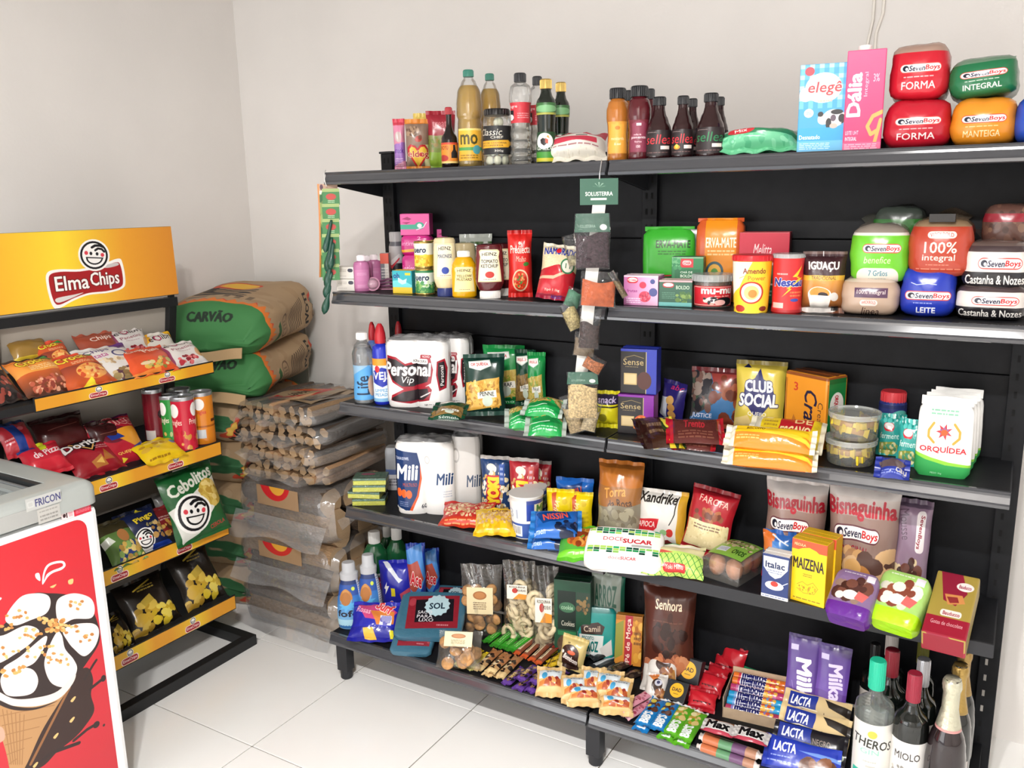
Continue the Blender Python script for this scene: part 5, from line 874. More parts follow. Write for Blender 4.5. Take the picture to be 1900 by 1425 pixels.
D('toast_bag', 200, 290, '#9a6636', R(0, 0, 1, .3, '#b06a2a'), T('Torra', .2, .3, .7, .42, '#d89a4c', .02, rot=-8), T('da Rosa', .3, .44, .86, .54, '#4a3428', .02, rot=-8), P([(0, .55), (1, .5), (1, .85), (0, .8)], '#8a8270'), K(.1, .55, .9, .8, ['#9a927c', '#7a705c', '#a8a088'], 30, .08), R(0, .84, 1, 1, '#c8682a'), K(0, .82, 1, 1, ['#d8863c', '#a85424', '#5c7a44'], 26, .07), R(0, .05, 1, .09, '#8a5220'))
D('tapioca', 240, 240, '#ddd9d2', R(.86, 0, 1, 1, '#c89a2c'), T('Xandrike', .08, .06, .84, .24, '#2a2622', .04, sh=.15), L([(.84, .1), (.8, .4), (.72, .58)], .02, '#2a2622'), P([(0, .54), (.5, .5), (.48, .66), (.44, .7), (.3, .84), (0, .84)], '#c8242e'), T('TAPIOCA', .04, .56, .44, .66, '#f0e4dc', .02), T('fina', .06, .72, .26, .8, '#f0c8c0', .01), E(.74, .72, .07, .07, '#c8342c'), E(.62, .72, .07, .05, '#8ab87c'), P([(.4, .9), (.7, .84), (.9, .96), (.5, 1)], '#7a2a28'))
D('farofa', 220, 280, '#a81f2a', R(0, .0, 1, .08, '#8c1a24'), T('FAROFA', .2, .14, .86, .24, '#e0b8a8', .02, rot=4), KE(.5, .42, .32, .12, ['#8a4a2c', '#6a3420', '#a8643c'], 30, .06), R(.04, .5, .96, .88, '#e2d2a0'), K(.05, .5, .95, .88, ['#ecdcae', '#d4c08c'], 80, .02), LN(.2, .54, .8, .62, '#6a4a3c', 2), R(0, .9, 1, 1, '#b8242e'))
def squares():
    rg = random.Random(3); return many(*[R(x*.085+.03, y*.06+oy, x*.085+.105, y*.06+.05+oy, rg.choice(['#1f8a4c', '#143c2c', '#8cc45c', '#2fa868', '#a8d05c', '#16503a'])) for x in range(11) for y in range(3) for oy in (.04, .56) if rg.random() < (.9 if (y != 2 or oy < .3) else .5)])
D('sugar', 280, 220, '#eeece8', squares(), T('DOCE', .22, .3, .48, .4, '#c8404c', .0, o=None), T('SUCAR', .48, .33, .86, .45, '#c02834', .05), RR(.6, .48, .86, .54, '#a8a8a4', .2), T('doce', .32, .82, .48, .9, '#d87880', .01), T('SUCAR', .48, .82, .68, .9, '#c83c48', .03))
D('flat_green', 270, 170, '#d2cd9c', P([(0, 0), (.6, 0), (.2, .2), (.0, .34)], '#2c7a44'), P([(.3, .1), (1, .0), (1, .3), (.5, .4), (.1, .36)], '#d9cf9e'), R(.3, .02, .9, .12, '#d8d0bc'), P([(0, .4), (.6, .34), (1, .4), (1, 1), (0, 1)], '#b8d86c'), *[L([(-.1+i*.11, .42), (.12+i*.11, 1)], .012, '#2f7a34') for i in range(10)], *[L([(.2+i*.11, .42), (-.1+i*.11, 1)], .008, '#4a9440') for i in range(10)], P([(0, .36), (.3, .32), (.5, .4), (0, .46)], '#c85a4c'), RR(.34, .7, .72, .88, '#b8282c', .4), T('Yoki Milho', .38, .74, .68, .84, '#f0d8c8', .02))
D('egg_box_label', 200, 160, '#7fae44', K(.05, .1, .95, .5, ['#c8b490', '#6a5c40', '#d8c8a4', '#8a7a54'], 60, .05), R(.12, .6, .42, .84, '#c8d4dc'), LN(.14, .64, .4, .8, '#5a6c84', 3), T('OVOS', .56, .62, .92, .84, '#2c4a1c', .04))
def bisn(n, extra=()): D(n, 280, 340, '#8b7168', R(0, 0, 1, .14, '#c8c0bc'), G(.14, .3, '#c4b8b2', '#a09088'), T('Bisnaguinha', .0, .16, .98, .36, '#a82030', .05, arc=.12), boys(.08, .38, .76, .52, '#5a2a34'), T('ORIGINAL', .2, .56, .62, .64, '#8c2430', .02), K(.0, .6, 1, 1, ['#c89c68', '#7a5444', '#a87c54', '#5c4038', '#d8b080'], 50, .1), *extra)
bisn('bisnaguinha', (E(.55, .85, .14, .12, '#c08448'), E(.42, .76, .12, .08, '#d8a868'), E(.84, .92, .06, .05, '#e8e4e0'), E(.84, .92, .025, .02, BK), R(0, .96, 1, 1, '#8a2430')))
D('roll_cake', 150, 320, '#8c7488', R(0, 0, 1, .08, '#5a4a5c'), T('Mousse', .16, .1, .42, .4, '#5c4858', .0, rot=80), RR(.62, .1, .86, .52, '#e0d8d8', .4), T('SevenBoys', .66, .14, .8, .48, '#8c2434', .03, rot=96), KE(.45, .76, .36, .18, ['#4a2a24', '#6a3c30', '#3a201c', '#d8c49c'], 26, .12), R(0, .94, 1, 1, '#6a4478'))
D('mixed_red', 150, 170, '#2f5fa8', R(0, .6, .5, 1, '#b8242c'), P([(0, 0), (.4, .1), (.2, .5), (0, .4)], '#c86a2c'), R(.3, .2, 1, .5, '#3f7ac0'), KE(.7, .56, .2, .12, ['#d8c4b8', '#c89c8c'], 12, .06), L([(.3, .1), (.8, .25)], .03, '#d8dce4'))
D('cream_box', 180, 280, '#22356c', P([(.04, .06), (.96, .06), (.94, .3), (.7, .48), (.5, .54), (.3, .48), (.06, .3)], '#e9e7e4'), T('Italac', .12, .16, .84, .31, '#1c2c54', .05), LN(.2, .34, .76, .44, '#5a688c', 2), E(.48, .7, .34, .1, '#e6e2de'), E(.48, .66, .14, .06, '#c8382c'), L([(.66, .7), (.96, .58)], .03, '#c8ccd8'), R(0, .92, 1, 1, '#d8d8dc'), LN(.05, .94, .9, .98, '#3a4a78', 1))
D('starch_box', 230, 320, '#eebb12', R(0, 0, 1, .16, '#d8502c'), P([(0, .3), (.2, .16), (.3, .13), (.5, .1), (.7, .13), (.8, .17), (1, .3), (1, 1), (0, 1)], '#f3c60e'), T('FÉCULA', .08, .05, .4, .1, '#f4d8a0', .02), T('MAIZENA', .06, .28, .94, .46, '#1d1a14', .03), LN(.36, .52, .62, .58, '#6a5410', 2), L([(.2, .72), (.35, .66), (.5, .7), (.65, .64), (.8, .72), (.7, .82), (.4, .84), (.2, .78)], .012, '#9a7a14'), KE(.5, .76, .25, .07, ['#c89c10', '#a8840c'], 16, .03), LN(.1, .92, .9, .96, '#7a6210', 1))
def cake(n, bg, bot, leaf): D(n, 200, 220, bg, LN(.2, .05, .7, .1, '#e8e0e4', 1), KE(.5, .42, .36, .26, leaf, 26, .12), E(.5, .56, .18, .1, '#e4dcd4'), P([(.66, .45), (.9, .5), (.8, .66), (.6, .62)], '#c8605c'), R(0, .74, 1, 1, bot), R(.74, .05, .92, .2, '#d8d0d8'), E(.26, .6, .1, .08, '#e0d4cc'))
cake('cake_purple', '#7d6488', '#5c2484', ['#4a2a24', '#6a4034', '#3c211c', '#8a7064']); cake('cake_green', '#9cc46a', '#a8dc1e', ['#7a3c2c', '#e0dccc', '#8a4a34', '#c8c4b4'])
D('cake_gold', 200, 290, '#a08a3e', P([(.1, 0), (.6, 0), (.8, .3), (.6, .52), (.3, .46)], '#8a1c34'), E(.72, .2, .2, .07, '#e8dcd8'), T('Bauducco', .58, .17, .86, .23, '#8a1c34', .02), P([(.3, .36), (.7, .34), (.8, .46), (.42, .52)], '#c8864c'), P([(.36, .4), (.6, .38), (.66, .46), (.46, .49)], '#8a2c2c'), R(0, .72, 1, 1, '#94182e'), RR(.3, .6, .78, .7, '#ecdcd4', .4), T('Bauducco', .36, .62, .74, .68, '#8a1c34', .03), T('Gotas de chocolate', .14, .78, .86, .84, '#e0c0c0', .01))
D('cake_gold_front', 180, 80, '#8a1c2c', R(0, 0, 1, .2, '#9a2434'))

def G4(x0, y0, x1, y1, **k): return fit(S4, (x0, y0, x1, y1), **k)
fsp = G4(652, 918, 712, 940, yaw=28, d=.07); sw, sd, shh = .108, .07, .0225
for k in range(4):
    M2 = Matrix.Translation((0, 0, k*.0235)) @ fsp[0] @ Matrix.Rotation((.05, -.1, .02, .04)[k], 4, 'Z') @ Matrix.Translation((( .0, -.012, .004, .006)[k], .008, 0))
    o = thing('sponge', ('wrapped yellow and green sponge, lowest of the stack', 'wrapped yellow and green sponge, second from the board', 'wrapped yellow and green sponge, third from the board', 'wrapped yellow and green sponge on top of the stack')[k], 'sponge', M2, 'stacked kitchen sponges')
    MB().box(-sw/2, -sd/2, 0, sw/2, sd/2, .015).build('foam', pm('#c9cc2c', .9, noise=.12, nscale=300, bump=.4, bscale=400), o, bevel=.003)
    MB().box(-sw/2, -sd/2, .0152, sw/2, sd/2, .0222).build('scouring_pad', pm('#2c6a4c', .95, noise=.2, nscale=250, bump=.6, bscale=500), o, bevel=.002)
    if k == 3: MB().add([(-sw/2, -sd/2, .0226), (sw/2, -sd/2, .0226), (sw/2, sd/2, .0226), (-sw/2, sd/2, .0226)], [(0, 1, 2, 3)], [(0, 0), (1, 0), (1, 1), (0, 1)]).build('label', art('sponge_top', 'film'), o)
    MB().box(-sw/2-.001, -sd/2-.001, -.0002, sw/2+.001, sd/2+.001, .0232).build('wrapper', film('#f4f6f0', .06, .1, .6, 90), o, bevel=.002)
brick('lilac_pack', 'small grey and blue pack behind the sponges', 'pack', fit(S4, (714, 832, 738, 900), yaw=25, d=.05), 'towel_lilac', .05, .01, 'film')
rollpack('paper_towel_pack', 'white and navy paper towel pack, the one in front', fit(S4, (733, 822, 840, 955), yaw=24, d=.1), 'towel_pack', .1)
rollpack('paper_towel_pack', 'grey looking paper towel pack in the shade behind the navy one', fit(S4, (836, 812, 890, 930), yaw=24, d=.09, Y=.25), 'towel_shaded', .09, n=1)
pillow('popcorn_pack', 'navy popcorn pack with a red and yellow badge', 'pack', fit(S4, (890, 848, 944, 955), yaw='.5', d=.03, Y=.27), 'popcorn_blue', .035, fat=.3, sealcol='#bab6b2')
pillow('popcorn_pack', 'red popcorn pack with a red and yellow badge, the one in front', 'pack', fit(S4, (943, 852, 999, 955), yaw='.5', d=.03, Y=.26), 'popcorn_red', .035, fat=.3, sealcol='#bab6b2')
pillow('popcorn_pack', 'red popcorn pack, only its edge showing behind the other red one', 'pack', fit(S4, (985, 856, 1022, 945), yaw='.5', d=.02, Y=.31), 'popcorn_red', .03, fat=.3, sealcol='#8a8682')  # seal greyer than on the front packs, shade put into its colour
pillow('grain_bag', 'flat bag of grain with red print at the board edge', 'bag', fit(S4, (818, 926, 916, 972), yaw=24, tilt=72, d=.025), 'grain_red', .035, fat=.3)
pillow('grain_bag', 'flat bag of grain with yellow print at the board edge', 'bag', fit(S4, (880, 938, 958, 988), yaw=28, tilt=70, d=.025), 'grain_yellow', .035, fat=.3)
CUP = [(.76, 0), (.78, .02), (.97, .93), (1.0, .95), (1.0, .98)]
for lab, F in (('blue and white noodle cup at the board edge', G4(944, 920, 1010, 1001, yaw='c', d=0)), ('blue and white noodle cup behind the first one', fit(S4, (972, 905, 1016, 975), yaw='c', d=0, Y=.235))):
    M, w_, h_ = F; F = (M @ Matrix.Translation((0, w_/2*.76, 0)), w_, h_); o = bottle('noodle_cup', lab, 'cup', F, CUP, pm('#dedbd6', .5), None, None, labels=[('noodle_cup', .03, .92, 230, 'card')])
    MB().lathe([(w_*.49, h_*.975), (0, h_*.978)], 24).build('foil_lid', pm('#4a3c34', .35, noise=.8, nscale=40), o)
pillow('noodle_pack', 'yellow noodle pack, the one beside the noodle cup', 'pack', fit(S4, (1012, 908, 1064, 985), yaw=18, tilt=8, d=.03, Y=.2), 'noodle_yellow', .04, fat=.3)
pillow('noodle_pack', 'yellow noodle pack, the one towards the toast bag', 'pack', fit(S4, (1050, 914, 1098, 985), yaw=14, tilt=6, d=.03, Y=.225), 'noodle_yellow', .04, fat=.3)
pillow('noodle_pack', 'dark blue noodle pack in the shade behind the yellow ones', 'pack', fit(S4, (1030, 889, 1100, 960), yaw=14, d=.03, Y=.29), 'noodle_blue', .04, fat=.3)
pillow('noodle_pack', 'blue noodle pack at the board edge, lower of the two', 'pack', fit(S4, (980, 970, 1068, 1014), yaw=24, tilt=66, d=.03), 'noodle_blue', .045, fat=.3, side=True, sealcol='#2c78c0')
pillow('noodle_pack', 'blue noodle pack lying on the other blue one', 'pack', fit(S4, (984, 942, 1080, 994), yaw=26, tilt=60, d=.03, lift=.04), 'noodle_blue', .045, fat=.3, side=True, sealcol='#2c78c0')
pillow('noodle_pack', 'green noodle pack lying flat beside the sugar bag', 'pack', fit(S4, (1036, 970, 1132, 1034), yaw=22, tilt=70, d=.03), 'noodle_green', .045, fat=.3, sealcol='#5cb42c')
pillow('toast_bag', 'orange brown toast bag with a clear window', 'bag', fit(S4, (1104, 856, 1190, 984), yaw=8, tilt=8, d=.05, Y=.215), 'toast_bag', .07, fat=.4, wr=1.6)
brick('sugar_bag', 'white sugar bag with green squares lying at the board edge', 'bag', fit(S4, (1086, 978, 1230, 1046), yaw=16, tilt=62, d=.045), 'sugar', .045, .008, 'film', bulge=.08)
pillow('starch_bag', 'white tapioca bag with a red banner and mustard edge', 'bag', fit(S4, (1174, 908, 1272, 1006), yaw=6, tilt=16, d=.05, Y=.235), 'tapioca', .06, fat=.35)
pillow('flour_pouch', 'red bag of cream coloured meal leaning over', 'bag', fit(S4, (1256, 886, 1372, 1012), yaw=4, tilt=14, d=.05, Y=.235, roll=-8), 'farofa', .06, fat=.35)
pillow('corn_meal_bag', 'green and cream criss cross bag lying at the board edge', 'bag', fit(S4, (1192, 1004, 1308, 1064), yaw=14, tilt=56, d=.03), 'flat_green', .045, fat=.35)
# eggs in a clear tray
M, w_, h_ = fit(S4, (1300, 1030, 1376, 1080), yaw=-14, d=.0); o = thing('egg_tray', 'clear plastic tray of brown eggs with a green lid label', 'eggs', M); rg = rnd(8); ew = .10; el = .145
egm = pm('#a8714f', .45, noise=.12, nscale=60)
for i in range(2):
    for j in range(3):
        e = MB().lathe([(0, -.029), (.008, -.027), (.017, -.019), (.022, -.006), (.0225, .004), (.019, .018), (.012, .026), (0, .030)], 18).build('egg', egm, o, smooth=True)
        e.matrix_local = Matrix.Translation((-.025+i*.05, .026+j*.047, .033)) @ Matrix.Rotation(rg.uniform(-.3, .3), 4, 'X')
t = MB(); t.grid(lambda i, j: ((i-.5)*ew*(1+.1*j), .0+.002, j*.052), 8, 4); t.grid(lambda i, j: ((i-.5)*ew*(1+.1*j), el-.002, j*.052), 8, 4); t.grid(lambda i, j: (-ew/2*(1+.1*j), i*el, j*.052), 8, 4); t.grid(lambda i, j: (ew/2*(1+.1*j), i*el, j*.052), 8, 4); t.box(-ew/2, 0, .0, ew/2, el, .001)
t.build('tray', film('#f0f0ea', .07, .1, .3), o, smooth=.7)
li = MB(); li.grid(lambda i, j: ((i-.5)*ew*1.12*(1-.1*math.sin(PI*j)*0), -.004+j*(el+.008), .054+.016*(math.sin(PI*i)*math.sin(PI*j))**.4), 16, 16); li.build('lid', film('#f0f0ea', .1, .1, .3), o, smooth=True)
MB().grid(lambda i, j: ((i-.5)*ew*.96, .016+j*(el-.03), .0575+.0165*(math.sin(PI*(.07+.86*i))*math.sin(PI*(.1+.8*j)))**.4), 14, 14).build('label', art('egg_box_label', 'film'), o, smooth=True)
pillow('bun_bag', 'tall bag of small buns with red lettering, the one beside the egg tray side', 'bag', fit(S4, (1414, 892, 1532, 1062), yaw=4, d=.07, Y=.24), 'bisnaguinha', .08, fat=.35, seal=.016)
pillow('bun_bag', 'tall bag of small buns with red lettering, the one beside the purple loaf', 'bag', fit(S4, (1530, 898, 1668, 1078), yaw=2, d=.07, Y=.23), 'bisnaguinha', .08, fat=.35, seal=.016)
pillow('roll_cake', 'tall mauve cake pack standing beside the bun bags', 'cake', fit(S4, (1655, 930, 1724, 1092), yaw=-2, tilt=4, d=.06, Y=.25), 'roll_cake', .06, fat=.35)
pillow('snack_pack', 'blue and red snack pack behind the cream carton', 'pack', fit(S4, (1412, 988, 1474, 1080), yaw=6, d=.04, Y=.21), 'mixed_red', .05)
carton('cream_carton', 'small white and navy cream carton', 'carton', G4(1413, 1030, 1464, 1112, yaw=-4, d=.045), 'cream_box', .045, '#22356c', '#e6e4e0')
fz = G4(1466, 1005, 1532, 1122, yaw=-10, d=.05); carton('starch_box', 'yellow starch box, the one in front', 'box', fz, 'starch_box', .045, '#dba60e', '#d0a812', group='yellow starch boxes')
M2 = fz[0] @ Matrix.Translation((.003, .048, 0)); carton('starch_box', 'yellow starch box, the one standing directly behind the front one', 'box', (M2, fz[1], fz[2]), 'starch_box', .045, '#dba60e', '#d0a812', group='yellow starch boxes')
brick('cake', 'purple wrapped chocolate cake at the board edge', 'cake', fit(S4, (1536, 1056, 1624, 1146), yaw=-8, tilt=52, d=.06), 'cake_purple', .062, .012, 'crinkle', bulge=.15)
brick('cake', 'lime green wrapped cake at the board edge', 'cake', fit(S4, (1618, 1058, 1716, 1160), yaw=-12, tilt=50, d=.06), 'cake_green', .062, .012, 'crinkle', bulge=.15)
M, w_, h_ = fit(S4, (1722, 1062, 1808, 1184), yaw=-4, tilt=68, d=.055); carton('cake_box', 'crimson and gold cake box lying near the post', 'box', (M, w_, h_), 'cake_gold', .055, '#8f7a34', '#8a1c2c', bev=.004)

# ------------------------------------------------------------------ base boards
D('softener', 170, 260, '#2a4f9c', G(.3, 1, '#2c6cb8', '#8cc0dc'), R(.78, 0, 1, .6, '#c8ccd8'), LN(.8, .04, .98, .56, '#5a6284', 12), E(.36, .34, .2, .17, '#b5783c'), E(.36, .24, .11, .08, '#c08848'), burst(.4, .5, .3, '#5aa8d8', .5, 9, .5), E(.36, .36, .15, .14, '#a86c34'), T('fofo', .1, .6, .72, .74, '#16182c', .05), R(0, .8, 1, 1, '#a4cfe0'), E(.6, .16, .06, .04, '#c8d84c'), R(0, 0, .78, .08, '#26386c'))
D('pine_label', 170, 120, '#d8dcdc', R(0, .08, 1, .9, '#8aa08c'), P([(.1, .2), (.9, .1), (.9, .6), (.1, .7)], '#c8303c'), T('Pinho', .16, .22, .84, .52, WH, .03, rot=-4), LN(.2, .72, .8, .86, '#1c4a2c', 2))
D('wash_up', 220, 220, '#2428a0', P([(.1, .04), (.24, .02), (.6, .3), (.72, .34), (.6, .4), (.4, .26)], '#d8dce4'), P([(.14, .5), (.24, .38), (.22, .46), (.3, .46), (.16, .62), (.18, .52)], WH), R(.34, .5, .46, .66, '#e0d02c'), T('Surf', .3, .76, .66, .94, '#d03c3c', .06, o=WH, rot=4), P([(.6, .6), (.9, .5), (1, .8), (.7, .9)], '#b84a5c'), K(.6, .9, 1, 1, ['#d8903c', '#8a4a9c'], 10, .08))
D('wash_flat', 240, 170, '#2529a8', P([(.1, .1), (.6, .06), (.95, .3), (.8, .6), (.3, .5)], '#c8447c'), P([(.4, .3), (.9, .3), (.9, .62), (.56, .66)], '#d8803c'), T('Surf', .5, .04, .86, .32, '#e04a4c', .06, o=WH, rot=22), T('Rosas', .1, .2, .42, .36, '#f0b0c8', .03, rot=14), R(.62, .42, .86, .66, '#e8e6ec'), K(.66, .46, .84, .62, ['#6a6ab8', '#9c9cd0'], 12, .04), R(0, .7, 1, 1, '#1d2090'), P([(.3, .74), (.5, .72), (.58, .96), (.34, .94)], '#e8b03c'), R(.84, .76, .92, .94, '#d8d02c'))
D('wash_pouch', 150, 220, '#1d3c9c', P([(0, .1), (.8, 0), (1, .5), (.5, .8), (0, .6)], '#4a86c8'), P([(0, .3), (.6, .24), (.9, .5), (.4, .7), (0, .6)], '#a84a3c'), T('Ace', .16, .4, .8, .6, '#c82c34', .06, o=WH, rot=8), R(0, .84, 1, 1, '#2c8a3c'))
D('cloth_pack', 250, 200, '#3d6a80', P([(.12, .12), (.9, .08), (.94, .8), (.16, .84)], '#8c2430'), P([(.24, .2), (.82, .16), (.86, .66), (.28, .7)], '#1d1a20'), burst(.58, .32, .2, '#b8d4dc', 1.25, 14, .88), T('SOL', .46, .26, .7, .4, '#1d2c3c', .04, rot=-4), T('SACO', .3, .44, .52, .51, '#e0dce0', .02), T('PARA', .3, .53, .54, .6, '#e0dce0', .02), T('LIXO', .34, .61, .56, .68, '#e0dce0', .02), RR(.14, .16, .24, .34, '#a83c48'), LN(.62, .72, .8, .78, '#d8a0a8', 1))
D('biscuit_tag', 170, 200, '#e2d2a8', E(.5, .3, .26, .16, '#a0683c'), E(.5, .3, .2, .12, '#b87c48'), LN(.25, .54, .75, .84, '#6a4c34', 4))
D('ring_tag', 150, 120, '#eae4d4', E(.4, .4, .14, .18, '#b8342c'), T('ROSQUINHA', .12, .08, .92, .24, '#2a2420', .03), T('POLVILHO', .5, .3, .94, .46, '#2a2420', .03), P([(.3, 1), (.6, .6), (1, .66), (1, 1)], '#e0922c'))
D('cookie_box', 180, 280, '#1d4a34', R(.1, .14, .6, .66, '#15251e'), E(.36, .36, .22, .07, '#3c6a4c'), T('cookie', .2, .33, .52, .39, '#a8c8a8', .02), T('Cookies', .2, .54, .56, .61, '#c8c4b4', .01), R(.1, .68, .6, .74, '#2f7a4c'), E(.4, .86, .32, .14, '#5a4434'), KE(.4, .86, .28, .12, ['#6a5240', '#4a3628'], 22, .04), R(.62, .14, 1, .4, '#2c4034'), KE(.8, .3, .16, .12, ['#6a5438', '#8a7048'], 14, .05), R(.64, .66, 1, .8, '#7c7a88'), R(.7, .8, 1, 1, '#8a8490'))
D('rice_pouch', 180, 200, '#8a9488', R(.9, 0, 1, 1, '#1d5c48'), T('ARROZ', .08, .14, .78, .4, '#2f5a48', .03), R(.1, .44, .76, .58, '#6a3034'), LN(.14, .47, .7, .55, '#c8b0a8', 1), R(.1, .62, .9, .7, '#2c6a4c'), R(.1, .74, .9, .98, '#b08a6c'), E(.76, .82, .14, .12, '#c8a47c'))
D('rice_biscuit', 200, 210, '#178a84', R(0, 0, 1, .1, '#126c68'), P([(.06, .36), (.54, .28), (.72, .36), (.66, .52), (.1, .54)], '#3a2c28'), T('Camil', .16, .36, .6, .48, '#c8b49c', .02, rot=-4), P([(.04, .54), (.7, .54), (.66, .98), (.1, .92)], '#d8dcd8'), T('BISCOITO', .12, .57, .44, .64, '#16605c', .02), T('ARROZ', .08, .66, .56, .88, '#16706c', .04), P([(.6, .8), (.9, .6), (.94, .9), (.7, .98)], '#c8c4c0'), R(0, .97, 1, 1, '#126c68'))
D('bar_green', 240, 70, '#35a02a', R(0, 0, .1, 1, '#2a8420'), R(.9, 0, 1, 1, '#2a8420'), R(.3, .1, .7, .4, '#1c4a1a'), LN(.2, .5, .8, .9, '#a8dc8c', 2), E(.84, .4, .06, .26, '#5a3a1c'))
D('bar_yellow', 240, 70, '#e2cc1a', G(0, 1, '#d8d48a', '#ecd01a', ax=0), LN(.2, .3, .7, .7, '#a88c1c', 2))
D('bar_caramel', 240, 80, '#c49a68', R(.5, 0, 1, 1, '#b0754a'), K(.2, .1, .7, .9, ['#2a1d1a', '#e8d4ac', '#3a2a22'], 14, .06), R(0, 0, .2, 1, '#dcc08c'))
D('bar_stick', 260, 60, '#8a4a34', R(0, 0, .12, 1, '#c8582c'), R(.86, 0, 1, 1, '#a83428'), P([(.2, .1), (.8, .0), (.8, .5), (.2, .6)], '#d8c8a8'), LN(.28, .16, .74, .44, '#5a2c1c', 1))
D('choc_purple', 200, 100, '#4a2c74', R(0, 0, .16, 1, '#5c3a8c'), K(.2, .1, .9, .9, ['#3a2420', '#8a6a4a', '#1c1620', '#6a4a84', '#a8845c'], 24, .06), T('uva', .3, .3, .6, .6, '#d8c070', .02))
D('candy_yellow', 150, 80, '#b8961c', K(0, 0, 1, 1, ['#e0bc2c', '#8a6c14', '#c8a41c', '#4a3a14'], 16, .12))
D('bonbon_pouch', 180, 210, '#d2bc7c', R(0, 0, 1, .06, '#b8a468'), T('M', .28, .2, .36, .26, '#3a2a1c', .04), P([(.1, .46)]+[(.42+.36*math.cos(a), .5-.24*math.sin(a)) for a in [PI-PI*k/10 for k in range(11)]]+[(.84, .94), (.5, 1), (.22, .96)], '#3c2620'), E(.48, .48, .16, .06, '#d8582c'), T('Bombom', .2, .58, .8, .74, '#efe4dc', .04, rot=14), E(.12, .5, .06, .05, '#e8e4dc'))
D('bar_dark', 260, 90, '#23262a', R(.12, .1, .82, .5, '#c4c8cc'), R(.12, .5, .82, .6, '#4a5054'), R(.86, 0, 1, 1, '#4a8a7c'), LN(.2, .18, .74, .4, '#8a9094', 2))
D('nut_brittle', 190, 190, '#c8842a', R(0, .0, 1, .1, '#a86a1c'), R(.36, 0, .64, 1, '#a81f2c'), T('Pé de Moça', .4, .06, .6, .94, '#f0d8c8', .03, rot=-90), K(.66, .1, 1, .9, ['#d89a34', '#a86418', '#e0ac4c'], 16, .08), LN(.7, .3, .96, .6, '#5a3414', 3), P([(0, .2), (.3, .1), (.3, .8), (0, .9)], '#8a8a34'))
D('cocoa_bag', 260, 380, '#4c261c', R(0, 0, 1, .04, '#3a1c14'), T('Senhora', .24, .14, .76, .24, '#efd8b8', .02, sh=.1), KE(.55, .5, .3, .2, ['#3a1d16', '#2c1610', '#4a2a20'], 40, .08), KE(.5, .82, .44, .16, ['#a8684a', '#c08460', '#8a4c34', '#b87450'], 70, .07), LN(.2, .34, .8, .36, '#6a4034', 1))
D('bun_pack', 200, 130, '#d8b274', R(.0, 0, 1, .16, '#d6b782'), R(.1, .16, .9, .5, '#d0d8dc'), E(.3, .4, .1, .13, '#4a9cc8'), LN(.36, .12, .84, .3, '#6a6c70', 2), P([(.1, .6), (.5, .44), (.9, .5), (.9, .74), (.1, .76)], '#c87c3c'), KE(.6, .62, .26, .12, ['#a8502c', '#d89a5c', '#8a2c24'], 14, .08), R(0, .74, 1, 1, '#dcb983'), L([(0, .75), (1, .73)], .012, '#c49a62'))
D('dark_small', 150, 90, '#2c221e', K(.1, .1, .9, .9, ['#4a3c30', '#1c1614', '#6a5c4c'], 16, .08), LN(.3, .4, .7, .6, '#8a7c6c', 1))
D('paw_white', 170, 140, '#cfcac4', P([(.1, .1), (.6, 0), (.5, .4)], '#c8763a'), E(.55, .46, .26, .26, '#38241c'), E(.6, .36, .18, .12, '#b8b8c4'), E(.6, .34, .08, .06, '#3c3c5c'), P([(.5, .7), (.95, .6), (1, .9), (.6, 1)], '#a8763c'), K(.5, .6, .9, .9, ['#6a3c24', '#8a5430'], 10, .06))
D('dad_box', 150, 130, '#1d1f23', E(.52, .48, .32, .36, '#e6a91c'), T('DAD', .3, .36, .74, .54, '#2a2418', .04), LN(.4, .62, .64, .7, '#5a4a14', 1), K(.0, .0, .2, .2, ['#3a3c44'], 3, .04))
D('red_candy', 150, 120, '#b81f2b', R(0, 0, 1, .1, '#98182a'), LN(.16, .6, .84, .7, '#4a0c14', 1), *[E(.2+i*.15, .66, .028, .035, '#3c0a12') for i in range(5)])
D('green_sachet', 200, 90, '#2c8a5c', R(.5, .2, .66, .8, '#a8c8b8'), R(.7, 0, 1, 1, '#a8343c'), LN(.74, .3, .96, .7, '#d8b0b0', 2))
def mint(n, bg, c, t='mentos'): D(n, 300, 60, bg, R(.0, .0, .1, 1, c), R(.84, 0, 1, 1, c), T(t, .16, .12, .62, .84, '#1c1f5c', .06, o='#e8e4ec', ow=.08), KE(.74, .5, .1, .4, ['#e8b04c', '#d85a3c', '#6ab04c'], 8, .04))
mint('mint_red', '#c8384c', '#d8702c'); mint('mint_pink', '#c06a9c', '#b83c6c', 'rainbow'); mint('mint_blue', '#6f9cd0', '#2a9cd0'); mint('mint_violet', '#8a7cb8', '#a83c5c')
D('max_pack', 220, 100, '#cac6c4', T('Max', .12, .16, .84, .8, '#1d1a1c', .08, o=WH, ow=.05), R(.3, 0, .9, .16, '#9c6a48'), R(0, .86, 1, 1, '#a83a4c'))
D('multi_roll', 300, 60, '#8a5a4c', R(0, 0, .3, 1, '#b86a44'), R(.3, 0, .55, 1, '#5c8a64'), R(.55, 0, .8, 1, '#6a4a6c'), R(.8, 0, 1, 1, '#a87c64'), R(0, .0, 1, .12, '#d0c4c0'))
D('bar_pink', 260, 60, '#d894a4', R(0, 0, .12, 1, '#e0b0bc'), KE(.5, .5, .3, .4, ['#a8445c', '#b86a7c'], 14, .04))
def bisbar(n, bg, dots): D(n, 260, 90, bg, T('BIB\'S', .08, .2, .42, .78, '#eef2f4', .06, rot=0), KE(.68, .5, .2, .36, dots, 12, .06), R(.94, 0, 1, 1, '#e8e8e8'), R(0, 0, 1, .08, bg))
